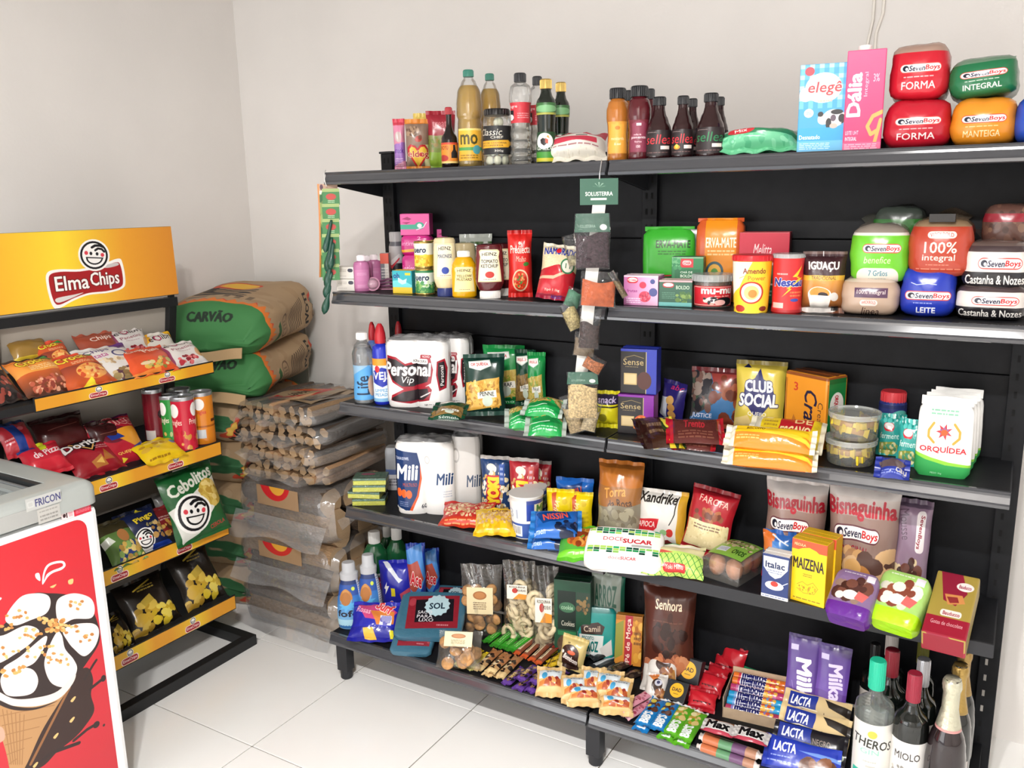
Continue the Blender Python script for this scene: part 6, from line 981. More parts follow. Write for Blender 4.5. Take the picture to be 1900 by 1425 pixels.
bisbar('bar_blue', '#1f77b8', ['#5a3424', '#3a2018', '#d8c84c']); bisbar('bar_lime', '#5aa828', ['#d8c07c', '#b8983c', '#e8dca8'])
D('choc_lilac', 170, 340, '#5c3c8c', G(0, 1, '#4a3474', '#7a58b0'), R(0, 0, 1, .07, '#43306c'), R(.1, .11, .34, .17, '#b8aed0'), T('Milka', .36, .24, .86, .78, '#efeaf4', .05, rot=80, sh=.15), L([(.2, .5), (.3, .62), (.24, .74), (.4, .82)], .02, '#8a70b8'), LN(.04, .84, .3, .96, '#c8b8e0', 3))
D('choc_lilac2', 170, 340, '#5c3c8c', G(0, .5, '#4a3474', '#6a4aa0'), R(0, 0, 1, .07, '#43306c'), R(.1, .11, .34, .17, '#b8aed0'), T('Milka', .4, .2, .84, .6, '#cfc4e0', .04, rot=80, sh=.15), P([(.24, .7), (.56, .72), (.52, .96), (.2, .92)], '#8a4a34'), P([(.26, .72), (.5, .74), (.48, .92), (.24, .9)], '#a86048'), P([(.5, .96), (.9, .76), (1, .8), (1, 1), (.5, 1)], '#4a86c8'), E(.8, .93, .09, .04, '#d8dce8'), R(0, .95, .5, 1, '#7a58b0'))
def lacta(n, bg, lab, wordbox, ex): D(n, 330, 120, bg, *wordbox, T('LACTA', .12, .14, .42, .46, WH, .04, sh=.1), *ex)
lacta('choc_cream', '#d2b988', '', [P([(.08, .06), (.5, .02), (.5, .5), (.2, .56), (.08, .5)], '#26368c')], [L([(.06, .62), (.3, .5), (.52, .54)], .014, '#e8dcc0'), P([(.6, .06), (1, .2), (1, .5), (.68, .3)], '#2a2420'), T('branco', .62, .52, .86, .72, '#6a5434', .01), R(0, .9, 1, 1, '#c4a874')])
lacta('choc_dark', '#1c1a1f', '', [P([(.06, .04), (.5, .02), (.52, .5), (.06, .56)], '#26368c')], [T('NEGRO', .54, .3, .78, .5, '#8a7c74', .02), P([(.5, .56), (.9, .5), (.8, .9), (.5, .86)], '#4a2c20'), E(.92, .66, .05, .1, '#a8b89c')])
lacta('choc_blue', '#2438a4', '', [], [LN(.1, .56, .36, .64, '#a8b8e8', 1), LN(.06, .72, .46, .8, '#a8b8e8', 1), P([(.44, .3), (.7, .24), (1, .3), (1, .4), (.7, .36)], '#6a8cd0'), KE(.74, .66, .16, .2, ['#5a3420', '#7a4c30'], 10, .1), R(0, .92, 1, 1, '#1c2c84')])
D('gin_label', 200, 300, '#d9d6cf', E(.5, .16, .1, .06, '#e2b84c'), T('THEROS', .06, .24, .96, .38, '#23241f', .02, rot=6), T('GIN', .26, .4, .66, .48, '#8fc8b4', .02), LN(.34, .58, .62, .62, '#a8a8a0', 1), R(.08, .76, .92, 1, '#37b59c'), E(.5, .98, .24, .1, '#3a2c30'), R(.4, .66, .6, .69, '#b8b8b0'))
D('wine_label', 220, 200, '#dfdcd8', T('MIOLO', .2, .2, .76, .34, '#3a3634', .02), P([(.1, .8), (.4, .62), (.5, .5), (.6, .62), (.9, .78), (.9, .86), (.1, .86)], '#b0aca4'), KE(.42, .58, .28, .1, ['#9c9890', '#c0bcb4', '#8a8680'], 26, .04), R(0, .88, 1, 1, '#b8a490'))
D('spark_label', 160, 120, '#d8d0cc', LN(.2, .3, .8, .7, '#6a5c58', 3))
D('back_label', 140, 200, '#b8b0a8', LN(.2, .1, .8, .9, '#7a7068', 9))

def G0(x0, y0, x1, y1, **k): return fit(S0, (x0, y0, x1, y1), **k)
FOF = [(.8, 0), (.96, .03), (1, .2), (.95, .4), (.78, .62), (.62, .72), (.58, .76)]
def softener(lab, F):
    M, w_, h_ = F; o = bottle('fabric_softener_bottle', lab, 'bottle', F, FOF, pm('#3f78b4', .25, coat=.2), None, None, labels=[('softener', .02, .74, 170, 'card')], sy=.66); r = w_/2
    MB().lathe([(0, .75*h_), (.66*r, .75*h_), (.68*r, .84*h_), (.6*r, .85*h_), (.5*r, .87*h_), (.48*r, .985*h_), (.44*r, h_), (0, h_)], 24, sy=.8).build('cap', pm('#b4b6ba', .35), o, smooth=.6)
softener('blue fabric softener bottle with a grey cap, at the very end of the base board', G0(624, 1042, 675, 1162, yaw='c', d=0))
softener('blue fabric softener bottle with a grey cap, the one behind the end bottle', fit(S0, (662, 1028, 708, 1140), yaw='c', d=0, Y=.1))
PIN = [(.94, 0), (1, .03), (1, .58), (.92, .7), (.6, .81), (.4, .84), (.38, .85)]
for lab, b, Y in (('dark green disinfectant bottle with a white cap, in front', (672, 985, 722, 1118), .235), ('dark green disinfectant bottle with a white cap, close to the blue pouch', (716, 978, 760, 1110), .29), ('dark green bottle in the shade, only its white cap showing', (704, 976, 736, 1100), .335)):
    bottle('disinfectant_bottle', lab, 'bottle', fit(S0, b, yaw='c', d=0, Y=Y), PIN, pm('#174f2e', .22, coat=.4), pm('#c9c8c4', .4), (.84, 1.0), labels=[('pine_label', .1, .46, 170, 'card')], capr=.42, sy=.75)
pillow('detergent_bag', 'blue laundry powder bag standing behind the flat one', 'bag', fit(S0, (702, 1042, 768, 1140), yaw=30, tilt=8, d=.05), 'wash_up', .06, fat=.35)
pillow('detergent_bag', 'blue laundry powder bag lying at the board edge', 'bag', fit(S0, (648, 1112, 742, 1186), yaw=26, tilt=52, d=.04), 'wash_flat', .055, fat=.35, fin='crinkle')
pillow('detergent_pouch', 'blue detergent pouch with a red and white word in the shade', 'pouch', fit(S0, (754, 1010, 790, 1105), yaw=34, d=.03, Y=.24), 'wash_pouch', .04)
pillow('detergent_pouch', 'blue and green pouch deepest in the shade behind the bin liners', 'pouch', fit(S0, (782, 1020, 816, 1105), yaw=34, d=.03, Y=.31), 'wash_pouch', .04)
for lab, b, lf, yw in (('steel blue bin liner pack lying at the board edge, lower of the stack', (730, 1150, 806, 1210), 0, 22), ('steel blue bin liner pack with a white seal, on top of the stack', (738, 1098, 860, 1182), .035, 26), ('steel blue bin liner pack behind the sealed one', (802, 1086, 872, 1130), .01, 20)):
    brick('bin_liner_pack', lab, 'pack', fit(S0, b, yaw=yw, tilt=70, d=.022, lift=lf), 'cloth_pack', .024, .004, 'crinkle', bulge=.1)
def biscuit_bag(lab, F, n, kind, tag):
    M, w_, h_ = F; o = thing('biscuit_bag', lab, 'bag', M); rg = rnd(nxt()); d = .07
    bm_ = pm('#b98a58', .7, noise=.2, nscale=60) if kind == 'round' else pm('#d9c9a4', .65, noise=.12, nscale=50)
    for k in range(n):
        x = rg.uniform(-.36, .36)*w_; z = (.06+.62*(k+.5)/n)*h_; y = rg.uniform(-.3, .25)*d; m = MB()
        if kind == 'round': m.lathe([(0, -.006), (.015, -.006), (.019, -.001), (.018, .004), (.010, .008), (0, .009)], 14)
        else:
            R1 = .02; pts = [(R1*math.cos(a), R1*math.sin(a)*1.15, 0) for a in [2*PI*i/12 for i in range(13)]]; m.tube(pts, .0085, 8)
        b = m.build('biscuit' if kind == 'round' else 'ring_biscuit', bm_, o, smooth=True); b.matrix_local = Matrix.Translation((x, y, z)) @ Matrix.Rotation(rg.uniform(.7, 1.9), 4, 'X') @ Matrix.Rotation(rg.uniform(-.7, .7), 4, 'Y')
    ph = rg.random()*6; m = MB()
    for s in (-1, 1): m.grid(lambda i, j: ((i-.5)*w_*(1-.06*math.sin(PI*j)), s*d*.52*(math.sin(PI*min(1, .08+j*.92))**.5)*(1-abs(2*i-1)**3)*(1-.75*max(0, j-.6)/.4)+.004*math.sin(i*17+ph+j*9), j*h_), 16, 16, None, s > 0)
    m.build('clear_bag', film('#f2ece2', .05, .08, .7, 50), o, smooth=True)
    if tag: MB().grid(lambda i, j: ((i-.5)*w_*.62, -d*.53-.001*math.cos((i-.5)*2), h_*(tag[1]+(tag[2]-tag[1])*j)), 8, 6).build('label', art(tag[0], 'card'), o, smooth=True)
    return o
biscuit_bag('clear bag of round biscuits standing, with an oval cream label', fit(S0, (852, 1052, 930, 1172), yaw=24, tilt=6, d=.06, Y=.2), 22, 'round', ('biscuit_tag', .34, .72))
biscuit_bag('clear bag of round biscuits lying at the board edge', fit(S0, (808, 1166, 892, 1236), yaw=24, tilt=40, d=.06), 14, 'round', ('biscuit_tag', .5, .9))
biscuit_bag('clear bag of pale ring biscuits, the one beside the round biscuits', fit(S0, (930, 1046, 990, 1172), yaw=20, tilt=4, d=.06, Y=.235), 20, 'ring', ('ring_tag', .56, .74))
biscuit_bag('clear bag of pale ring biscuits, the one touching the green cookie box', fit(S0, (984, 1056, 1034, 1182), yaw=20, tilt=4, d=.06, Y=.225), 20, 'ring', ('ring_tag', .36, .66))
carton('cookie_box', 'dark green cookie box', 'box', fit(S0, (1028, 1078, 1096, 1196), yaw=14, d=.05, Y=.25), 'cookie_box', .05, '#173c2a')
pillow('rice_cake_pouch', 'grey and green pouch standing behind the teal bag', 'pouch', fit(S0, (1096, 1066, 1158, 1180), yaw=10, d=.03, Y=.31), 'rice_pouch', .04)
brick('rice_cracker_bag', 'teal rice cracker bag beside the green cookie box', 'bag', fit(S0, (1072, 1128, 1142, 1200), yaw=18, tilt=14, d=.05, Y=.25), 'rice_biscuit', .05, .012, 'film', bulge=.15)
def row(name, cat, group, a, specs, t=.016, tilt=72, fin='crinkle', sc=None):
    for lab, b, yw, lf, rl in specs:
        bar(name, lab, cat, fit(S0, b, yaw=yw, tilt=tilt, d=t*.8, lift=lf, roll=rl), a, t, group, fin, True, sealcol=sc)
def barline(z0, p0, p1, wd, t, lift=0.):
    """frame of a bar lying on a board with its long side from pixel p0 to pixel p1"""
    a = Vector(onz(*p0, z0+lift+t/2)); b = Vector(onz(*p1, z0+lift+t/2)); d = b-a; l = d.length; x = d/l; n = Vector((0, 0, 1)).cross(x); up = Vector((0, 0, 1))
    o = (a+b)/2 - n*wd/2
    M = Matrix(((x.x, -up.x, n.x, o.x), (x.y, -up.y, n.y, o.y), (x.z, -up.z, n.z, o.z), (0, 0, 0, 1))); return M, l, wd
def bl(name, lab, cat, p0, p1, wd, a, t=.014, lift=0., group=None, fin='crinkle', seal=.007, sc=None, fat=.22):
    return bar(name, lab, cat, barline(S0, p0, p1, wd, t, lift), a, t, group, fin, True, seal, sc, fat)
for k, (p0, p1) in enumerate((((900, 1192), (942, 1160)), ((914, 1200), (956, 1166)), ((930, 1204), (972, 1170)), ((944, 1208), (988, 1176)))):
    bl('candy_bar', ('bright green candy bar, first of the row from the biscuit bags', 'bright green candy bar, second of the row from the biscuit bags', 'bright green candy bar, third of the row from the biscuit bags', 'bright green candy bar, last of the row beside the stick bars')[k], 'candy bar', p0, p1, .03, 'bar_green', .014, .004*(k % 2), 'green candy bars')
for k, (p0, p1) in enumerate((((846, 1236), (892, 1204)), ((868, 1242), (908, 1212)))):
    bl('candy_bar', ('yellow candy bar at the board edge beside the biscuits', 'yellow candy bar at the board edge beside the caramel bars')[k], 'candy bar', p0, p1, .032, 'bar_yellow', .014, 0, 'yellow candy bars')
for k, (p0, p1, lf) in enumerate((((884, 1244), (924, 1206), .0), ((902, 1254), (942, 1212), .006), ((924, 1258), (964, 1218), .0), ((908, 1248), (938, 1220), .018))):
    bl('caramel_bar', ('caramel cow print bar next to the yellow bars', 'caramel cow print bar in the middle of the row', 'caramel cow print bar next to the purple chocolates', 'caramel cow print bar lying on top of the row')[k], 'candy bar', p0, p1, .034, 'bar_caramel', .015, lf, 'caramel cow print bars')
for k, (p0, p1) in enumerate((((956, 1214), (996, 1182)), ((970, 1220), (1008, 1186)), ((984, 1226), (1022, 1192)), ((996, 1232), (1032, 1200)))):
    bl('stick_bar', ('red and brown stick bar, first from the green bars', 'red and brown stick bar, second from the green bars', 'red and brown stick bar, third from the green bars', 'red and brown stick bar, last of the row beside the yellow sweets')[k], 'candy bar', p0, p1, .024, 'bar_stick', .012, .004*k, 'red and brown stick bars')
for k, (p0, p1) in enumerate((((1008, 1222), (1034, 1204)), ((1018, 1230), (1044, 1212)), ((1012, 1238), (1040, 1226)))):
    bl('wrapped_sweet', ('yellow wrapped sweet nearest the stick bars', 'yellow wrapped sweet nearest the pouch of bonbons', 'yellow wrapped sweet lying in front of the other two')[k], 'sweet', p0, p1, .022, 'candy_yellow', .014, .003*k, 'yellow wrapped sweets')
for k, (p0, p1, lf) in enumerate((((936, 1270), (974, 1240), 0), ((958, 1280), (996, 1248), .004), ((980, 1284), (1018, 1252), 0), ((1002, 1276), (1038, 1248), .006), ((962, 1262), (996, 1236), .018), ((988, 1268), (1022, 1240), .02), ((1016, 1262), (1050, 1244), .012))):
    bl('chocolate_bar', ('purple and dark chocolate bar at the end beside the caramel bars', 'purple and dark chocolate bar, second along the board edge', 'purple and dark chocolate bar, third along the board edge', 'purple and dark chocolate bar beside the bun packs', 'purple chocolate bar lying on the first two', 'purple chocolate bar lying on the middle of the heap', 'purple chocolate bar tucked under the bonbon pouch')[k], 'chocolate', p0, p1, .034, 'choc_purple', .015, lf, 'purple chocolate bars')
pillow('bonbon_pouch', 'cream and brown bonbon pouch leaning over the sweets', 'pouch', fit(S0, (1030, 1168, 1092, 1246), yaw=10, tilt=20, d=.03, roll=-8), 'bonbon_pouch', .04, fat=.35)
for k, (p0, p1, wd, lf) in enumerate((((1096, 1222), (1140, 1204), .04, .012), ((1100, 1240), (1150, 1220), .04, 0), ((1152, 1218), (1180, 1206), .036, .0))):
    bl('dark_bar', ('black and silver bar lying on top near the bonbon pouch', 'black and silver bar at the bottom near the bonbon pouch', 'short black and silver bar beside the brown cocoa bag')[k], 'candy bar', p0, p1, wd, 'bar_dark', .015, lf, 'black and silver bars')
carton('brittle_box', 'orange and red peanut brittle box', 'box', fit(S0, (1142, 1142, 1192, 1204), yaw=14, tilt=12, d=.03, Y=.27), 'nut_brittle', .035, '#a86a1c')
pillow('cocoa_bag', 'big brown bag of cocoa biscuits with cream lettering', 'bag', fit(S0, (1190, 1086, 1290, 1240), yaw='.7', tilt=6, d=.05, Y=.215), 'cocoa_bag', .07, fat=.35, seal=.014)
bl('dark_bar', 'dark brown small pack behind the bun packs', 'sweet', (1128, 1244), (1168, 1230), .035, 'dark_small', .018); bl('dark_bar', 'dark brown small pack beside the white and brown sweets', 'sweet', (1150, 1262), (1190, 1246), .035, 'dark_small', .018); bl('dark_bar', 'dark brown small pack lying over the black bars', 'sweet', (1104, 1256), (1146, 1240), .035, 'dark_small', .018, .006)
for k, (b, yw, rl, lf) in enumerate((((994, 1232, 1048, 1288), 24, 0, 0), ((1076, 1232, 1124, 1290), 20, 0, .006), ((1102, 1238, 1156, 1296), 16, 0, .012), ((1120, 1250, 1172, 1312), 14, 0, .004), ((1040, 1246, 1092, 1300), 30, 0, 0), ((1052, 1262, 1116, 1306), 26, 0, .0), ((1112, 1280, 1176, 1322), 20, 0, 0))):
    pillow('bun_pack', ('cream bun pack at the end of the heap beside the purple bars', 'cream bun pack at the back beside the bonbon pouch', 'cream bun pack on top of the heap', 'cream bun pack at the far end of the heap beside the pink bars', 'cream bun pack lying low between the first and the back one', 'cream bun pack at the board edge over the middle leg', 'cream bun pack at the board edge nearest the pink bars')[k], 'bun', fit(S0, b, yaw=yw, tilt=58, d=.034, lift=lf), 'bun_pack', .046, .012, '#d2b27c', fat=.4, wr=1.1, group='cream bun packs')
for k, (b, yw, lf) in enumerate((((1190, 1222, 1242, 1282), 10, .0), ((1200, 1204, 1258, 1262), 8, .03), ((1196, 1248, 1238, 1300), 14, .0))):
    pillow('paw_sweet', ('white and brown sweet pack, middle of the three by the black boxes', 'white and brown sweet pack, top one against the cocoa bag', 'white and brown sweet pack, lowest one above the blue bars')[k], 'sweet', fit(S0, b, yaw=yw, tilt=45, d=.02, lift=lf), 'paw_white', .03, .007, fat=.35)
carton('black_box', 'black box with a round yellow face, the upper one', 'box', fit(S0, (1252, 1220, 1300, 1268), yaw=-6, tilt=24, d=.03, lift=.02), 'dad_box', .03, '#1a1c20')
carton('black_box', 'black box with a round yellow face, the lower one', 'box', fit(S0, (1234, 1262, 1276, 1302), yaw=0, tilt=52, d=.026), 'dad_box', .03, '#1a1c20')
for k, (b, yw, lf, tl) in enumerate((((1276, 1276, 1330, 1318), 6, 0, 50), ((1294, 1244, 1344, 1290), -6, .012, 50), ((1308, 1230, 1352, 1264), -8, .018, 50), ((1322, 1212, 1362, 1248), -6, .01, 40), ((1336, 1198, 1384, 1240), -10, 0, 24), ((1268, 1268, 1300, 1300), 14, 0, 55))):
    pillow('red_sweet', ('red sweet bag at the front of the row by the green bars', 'red sweet bag, second from the front', 'red sweet bag, third from the front', 'red sweet bag, fourth from the front', 'dark red sweet bag at the back of the row', 'red sweet bag tucked under the front one')[k], 'sweet', fit(S0, b, yaw=yw, tilt=tl, d=.018, lift=lf), 'red_candy', .026, .007, '#a51b29', fat=.35, group='red sweet bags')
pillow('green_sachet', 'green and red sachet behind the mint rolls', 'sachet', fit(S0, (1362, 1240, 1436, 1274), yaw=-8, tilt=40, d=.016), 'green_sachet', .02, side=True)
# open box of mint rolls
a_, b_ = Vector(onz(1340, 1330, S0)), Vector(onz(1452, 1356, S0)); ux = (b_-a_).normalized(); nn = Vector((0, 0, 1)).cross(ux); wbx = (b_-a_).length; dbx = .14
M = Matrix(((ux.x, nn.x, 0, a_.x), (ux.y, nn.y, 0, a_.y), (0, 0, 1, S0), (0, 0, 0, 1)))
o = thing('display_box', 'open cardboard display box holding mint rolls', 'box', M); cbm = pm('#b79f84', .7, noise=.08, nscale=30)
m = MB(); m.box(0, 0, 0, wbx, dbx, .002); m.box(0, 0, .002, .002, dbx, .06); m.box(wbx-.002, 0, .002, wbx, dbx, .06); m.box(0, 0, .002, wbx, .002, .03); m.build('tray', cbm, o)
MB().box(0, dbx, 0, wbx, dbx+.002, .075).build('back_flap', cbm, o)
ROLLS = [('mint_violet', .014, .012), ('mint_blue', .037, .02), ('mint_blue', .060, .026), ('mint_pink', .083, .034), ('mint_red', .106, .042), ('mint_red', .126, .046)]
for k, (a, yy, zz) in enumerate(ROLLS):
    Mr = M @ Matrix.Translation((.006, yy, zz+.009)); t = thing('mint_roll', ('violet mint roll at the front of the open box', 'blue mint roll, second in the open box', 'blue mint roll, third in the open box', 'pink mint roll, fourth in the open box', 'red mint roll, fifth in the open box', 'red mint roll at the back of the open box')[k], 'mints', Mr, 'mint rolls in the open box')
    L_ = wbx-.012; m = MB()
    m.grid(lambda i, j: (i*L_, -.0118*math.cos(2*PI*j), .0118*math.sin(2*PI*j)), 2, 16, lambda i, j: (i, min(1, max(0, ((j if j < .75 else j-1)+.08)/.5)))); m.build('roll', art(a, 'crinkle'), t, smooth=True)
    e = MB(); e.lathe([(0, 0), (.0115, 0), (.007, .004), (0, .003)], 14); ee = e.build('twist_end', pm('#d8d4d8', .3, metal=.4), t, smooth=True); ee.matrix_local = Matrix.Translation((L_, 0, 0)) @ Matrix.Rotation(PI/2, 4, 'Y')
for k, (p0, p1, wd, lf) in enumerate((((1304, 1342), (1364, 1358), .058, .05), ((1364, 1356), (1428, 1374), .058, .05))):
    bl('sweet_pack', ('white sweet pack with bold black word, over the rolls near the lime bars', 'white sweet pack with bold black word, over the rolls near the blue chocolate')[k], 'sweet', p0, p1, wd, 'max_pack', .016, lf, 'white sweet packs')
for k, (p0, p1, lf) in enumerate((((1302, 1386), (1400, 1420), 0), ((1308, 1366), (1406, 1400), .0), ((1306, 1370), (1404, 1402), .022))):
    F = barline(S0, p0, p1, .022, .022, lf); t = thing('candy_roll', ('brown and green candy roll at the board edge', 'brown and green candy roll behind the edge one', 'brown and green candy roll lying on the other two')[k], 'candy roll', F[0] @ Matrix.Translation((0, 0, .011)), 'brown and green candy rolls'); L_ = F[1]
    m = MB(); m.grid(lambda i, j: ((i-.5)*L_, -.011*math.sin(2*PI*j), .011*math.cos(2*PI*j)), 2, 16, lambda i, j: (i, abs(1-2*j))); m.build('roll', art('multi_roll', 'crinkle'), t, smooth=True)
    for s in (-1, 1): MB().lathe([(0, 0), (.011, 0), (.005, .006), (.006, .012), (0, .012)], 14).build('twist_end', pm('#cfc6c2', .25), t, smooth=True).matrix_local = Matrix.Translation((s*L_/2, 0, 0)) @ Matrix.Rotation(s*PI/2, 4, 'Y')
bl('candy_bar', 'pink candy bar lying on the other pink one', 'candy bar', (1150, 1318), (1212, 1282), .03, 'bar_pink', .014, .012, 'pink candy bars'); bl('candy_bar', 'pink candy bar at the board edge', 'candy bar', (1160, 1332), (1214, 1300), .03, 'bar_pink', .014, 0, 'pink candy bars')
for k, (p0, p1, a) in enumerate((((1190, 1346), (1226, 1296), 'bar_blue'), ((1216, 1354), (1252, 1302), 'bar_blue'), ((1242, 1364), (1276, 1310), 'bar_lime'), ((1266, 1374), (1300, 1320), 'bar_lime'))):
    bl('wafer_bar', ('blue wafer bar next to the pink ones', 'blue wafer bar next to the lime ones', 'lime green wafer bar next to the blue ones', 'lime green wafer bar next to the candy rolls')[k], 'candy bar', p0, p1, .046, a, .016, .012, ('blue wafer bars', 'lime wafer bars')[k//2])
for k, (p0, p1, a) in enumerate((((1186, 1356), (1220, 1310), 'bar_blue'), ((1232, 1372), (1264, 1326), 'bar_lime'), ((1262, 1384), (1292, 1334), 'bar_lime'))):
    bl('wafer_bar', ('blue wafer bar underneath the upper blue ones', 'lime green wafer bar underneath, beside the blue ones', 'lime green wafer bar underneath, beside the candy rolls')[k], 'candy bar', p0, p1, .044, a, .014, 0, ('blue wafer bars', 'lime wafer bars', 'lime wafer bars')[k])
pillow('chocolate_tablet', 'lilac chocolate tablet standing, the one beside the mint rolls', 'chocolate', fit(S0, (1456, 1178, 1518, 1330), yaw=2, tilt=14, d=.012, Y=.2), 'choc_lilac', .014, .008, fat=.2, fin='film')
pillow('chocolate_tablet', 'lilac chocolate tablet standing, the one beside the gin', 'chocolate', fit(S0, (1512, 1196, 1576, 1330), yaw=0, tilt=14, d=.012, Y=.19), 'choc_lilac2', .014, .008, fat=.2, fin='film')
for k, (b, yw, lf, a) in enumerate((((1414, 1374, 1562, 1440), 4, .0, 'choc_blue'), ((1430, 1348, 1574, 1412), 2, .018, 'choc_dark'), ((1440, 1318, 1580, 1386), 0, .034, 'choc_cream'), ((1448, 1288, 1580, 1350), 0, .044, 'choc_cream'))):
    bar('chocolate_tablet', ('royal blue chocolate tablet at the board edge', 'dark chocolate tablet behind the royal blue one', 'cream chocolate tablet behind the dark one', 'cream chocolate tablet against the lilac tablets')[k], 'chocolate', fit(S0, b, yaw=yw, tilt=48, d=.012, lift=lf), a, .014, None, 'film', True, .009)
GIN = [(.95, 0), (1, .02), (1, .6), (.94, .66), (.5, .71), (.34, .74), (.34, .8)]
def hb(b, Y): return fit(S0, b, yaw='c', d=0, Y=Y)
fg = hb((1581, 1222, 1657, 1520), .07); gl = film('#e4efea', .07, .03, .05)
o = bottle('gin_bottle', 'clear gin bottle with a turquoise cap and pale label', 'bottle', fg, GIN, gl, pm('#21b08e', .4), (.78, 1.0), labels=[('gin_label', .06, .56, 136, 'card')], liquid=(.56, film('#d8e8e2', .15, .03, .02)), capr=.40)
WINE = [(.96, 0), (1, .02), (1, .56), (.94, .64), (.46, .72), (.36, .76), (.35, .96), (.37, .97), (.37, 1.0)]
wg = pm('#0d110e', .06, coat=.7)
def wine(lab, F, capcol, a=None, metal=0., wg=wg, z=.78):
    M, w_, h_ = F; return bottle('wine_bottle', lab, 'bottle', F, WINE, wg, pm(capcol, .35, metal=metal), (z, 1.001), labels=[(a, .08, .5, 150, 'card')] if a else [], capr=.39)
wine('red wine bottle with a crimson capsule and a white label', hb((1652, 1246, 1722, 1520), .07), '#8f2236', 'wine_label')
SPK = [(.92, 0), (1, .02), (1, .38), (.9, .52), (.52, .7), (.4, .78), (.38, .92), (.44, .94), (.44, .97), (.4, 1.0)]
def spark(lab, F, foil, body, neck):
    M, w_, h_ = F; o = bottle('sparkling_wine_bottle', lab, 'bottle', F, SPK, pm(body, .07, coat=.6), None, None, labels=[('spark_label', .1, .28, 120, 'card')]); r = w_/2; rg = rnd(nxt())
    pr = [(.66*r, .62*h_), (.535*r, .7*h_), (.415*r, .78*h_), (.40*r, .90*h_), (.48*r, .935*h_), (.47*r, .975*h_), (.38*r, 1.004*h_), (0, 1.008*h_)]; m = MB(); m.lathe(pr, 28)
    m.v = [(x*(1+.05*rg.uniform(-1, 1)), y*(1+.05*rg.uniform(-1, 1)), z) if z > .88*h_ else (x, y, z) for x, y, z in m.v]; m.build('foil', pm(foil, .28, metal=.7, bump=.5, bscale=90), o, smooth=True)
    MB().lathe([(.675*r, .605*h_), (.62*r, .65*h_)], 28).build('neck_band', pm(neck, .4), o, smooth=True)
spark('sparkling rose bottle with crinkled silver foil and a pink neck band, in front', hb((1716, 1256, 1796, 1520), .06), '#c9c6b0', '#241a1c', '#c58c88')
spark('sparkling wine bottle with gold foil, second behind the silver one', hb((1738, 1230, 1806, 1470), .15), '#b39454', '#1d1f1e', '#a88a4c')
spark('sparkling wine bottle with gold foil, last in the row at the back panel', hb((1748, 1203, 1812, 1430), .25), '#a98b54', '#1c1e1d', '#a88a4c')
wine('dark wine bottle with a red capsule directly behind the gin', hb((1612, 1203, 1680, 1480), .17), '#7a1c28', 'back_label')
wine('dark wine bottle with a grey white capsule at the back behind the gin', hb((1616, 1170, 1676, 1440), .27), '#b0aaa4', 'back_label')
wine('wine bottle with a silver screw cap behind the white labelled one', hb((1672, 1220, 1736, 1480), .16), '#b8b8bc', 'back_label', .8)
wine('wine bottle with an olive green capsule at the back', hb((1676, 1184, 1732, 1440), .27), '#6a6a24', 'back_label')
wine('dark wine bottle with a tan label at the back beside the lilac tablets', hb((1592, 1192, 1640, 1440), .3), '#1c1a1b', 'back_label')

# ------------------------------------------------------------------ yellow snack rack by the left wall
def pfront(X, x, y): q = onx(x, y, X); return q[1], q[2]
D('rack_sign', 900, 330, '#eda02a', G(0, 1, '#f0a22e', '#e59a2c', 0, .3, 0), G(0, 1, '#f0a52c', '#f6d83a', 0, .4, 0), G(0, 1, '#f6d83a', '#e8a032', .4, .72, 0), G(0, 1, '#e8a032', '#d98c30', .72, 1, 0), elma(.505, .54, .37, .76))
D('rack_strip', 900, 60, '#e09a2a', G(0, 1, '#e09a2a', '#f0c832', .18, .36, 0), G(0, 1, '#f0c832', '#e09a2a', .36, .46, 0), G(0, 1, '#e09a2a', '#f0c832', .56, .74, 0), G(0, 1, '#f0c832', '#e09a2a', .74, .84, 0), *[o for cx in (.31, .70) for o in (RR(cx-.05, .48, cx+.05, .98, '#f0d8d4', .4), RR(cx-.045, .53, cx+.045, .93, '#a31f24', .4), T('ElmaChips', cx-.04, .6, cx+.04, .86, '#f2e6e4', .04), E(cx+.005, .27, .019, .27, WH), E(cx+.005, .27, .016, .23, '#3a3636'), E(cx+.005, .27, .0125, .18, WH), L([(cx-.004, .32), (cx+.005, .38), (cx+.014, .32)], .003, BK))])
RX, RY0, RY1 = -.47, -.60, .022
rk = thing('snack_rack', 'black snack rack with yellow shelf strips and a yellow sign board', 'rack', loc(0, 0, 0)); rbm = pm('#1c1d1f', .45)
b = MB(); b.box(-.43, RY0, .0, -.395, .036, .038); b.box(-.90, .0, .0, -.43, .036, .038); b.box(-.90, RY0, .0, -.43, RY0+.036, .038); b.build('base_frame', rbm, rk, bevel=.002)
for y in (.0, RY0): MB().prism([(-.90, .038), (-.86, .038), (-.632, 1.235), (-.665, 1.235)], y, y+.03, 'y').build('upright', rbm, rk, bevel=.002)
MB().box(-.66, RY0, 1.205, -.63, .03, 1.235).build('top_rail', rbm, rk, bevel=.002)
MB().prism([(-.875, .06), (-.87, .06), (-.66, 1.2), (-.665, 1.2)], RY0+.03, .0, 'y').build('back_panel', pm('#a39c92', .6), rk)  # plain grey sheet filling the space behind the trays
sg = MB(); sg.grid(lambda i, j: (-.612-.006*j, RY0-.03+i*(.022-RY0+.03), 1.247+j*.224), 1, 1); sg.build('sign_face', art('rack_sign', 'card'), rk, recalc=False)
MB().prism([(-.6135, 1.245), (-.6195, 1.4715), (-.632, 1.4715), (-.626, 1.245)], RY0-.031, .0225, 'y').build('sign_board', pm('#4a4238', .5), rk)
for y in (.01, RY0): MB().box(-.645, y-.008, 1.235, -.63, y+.008, 1.26).build('sign_bracket', rbm, rk)
TZ = [(1.006, .034), (.7235, .043), (.4345, .047), (.1525, .047)]
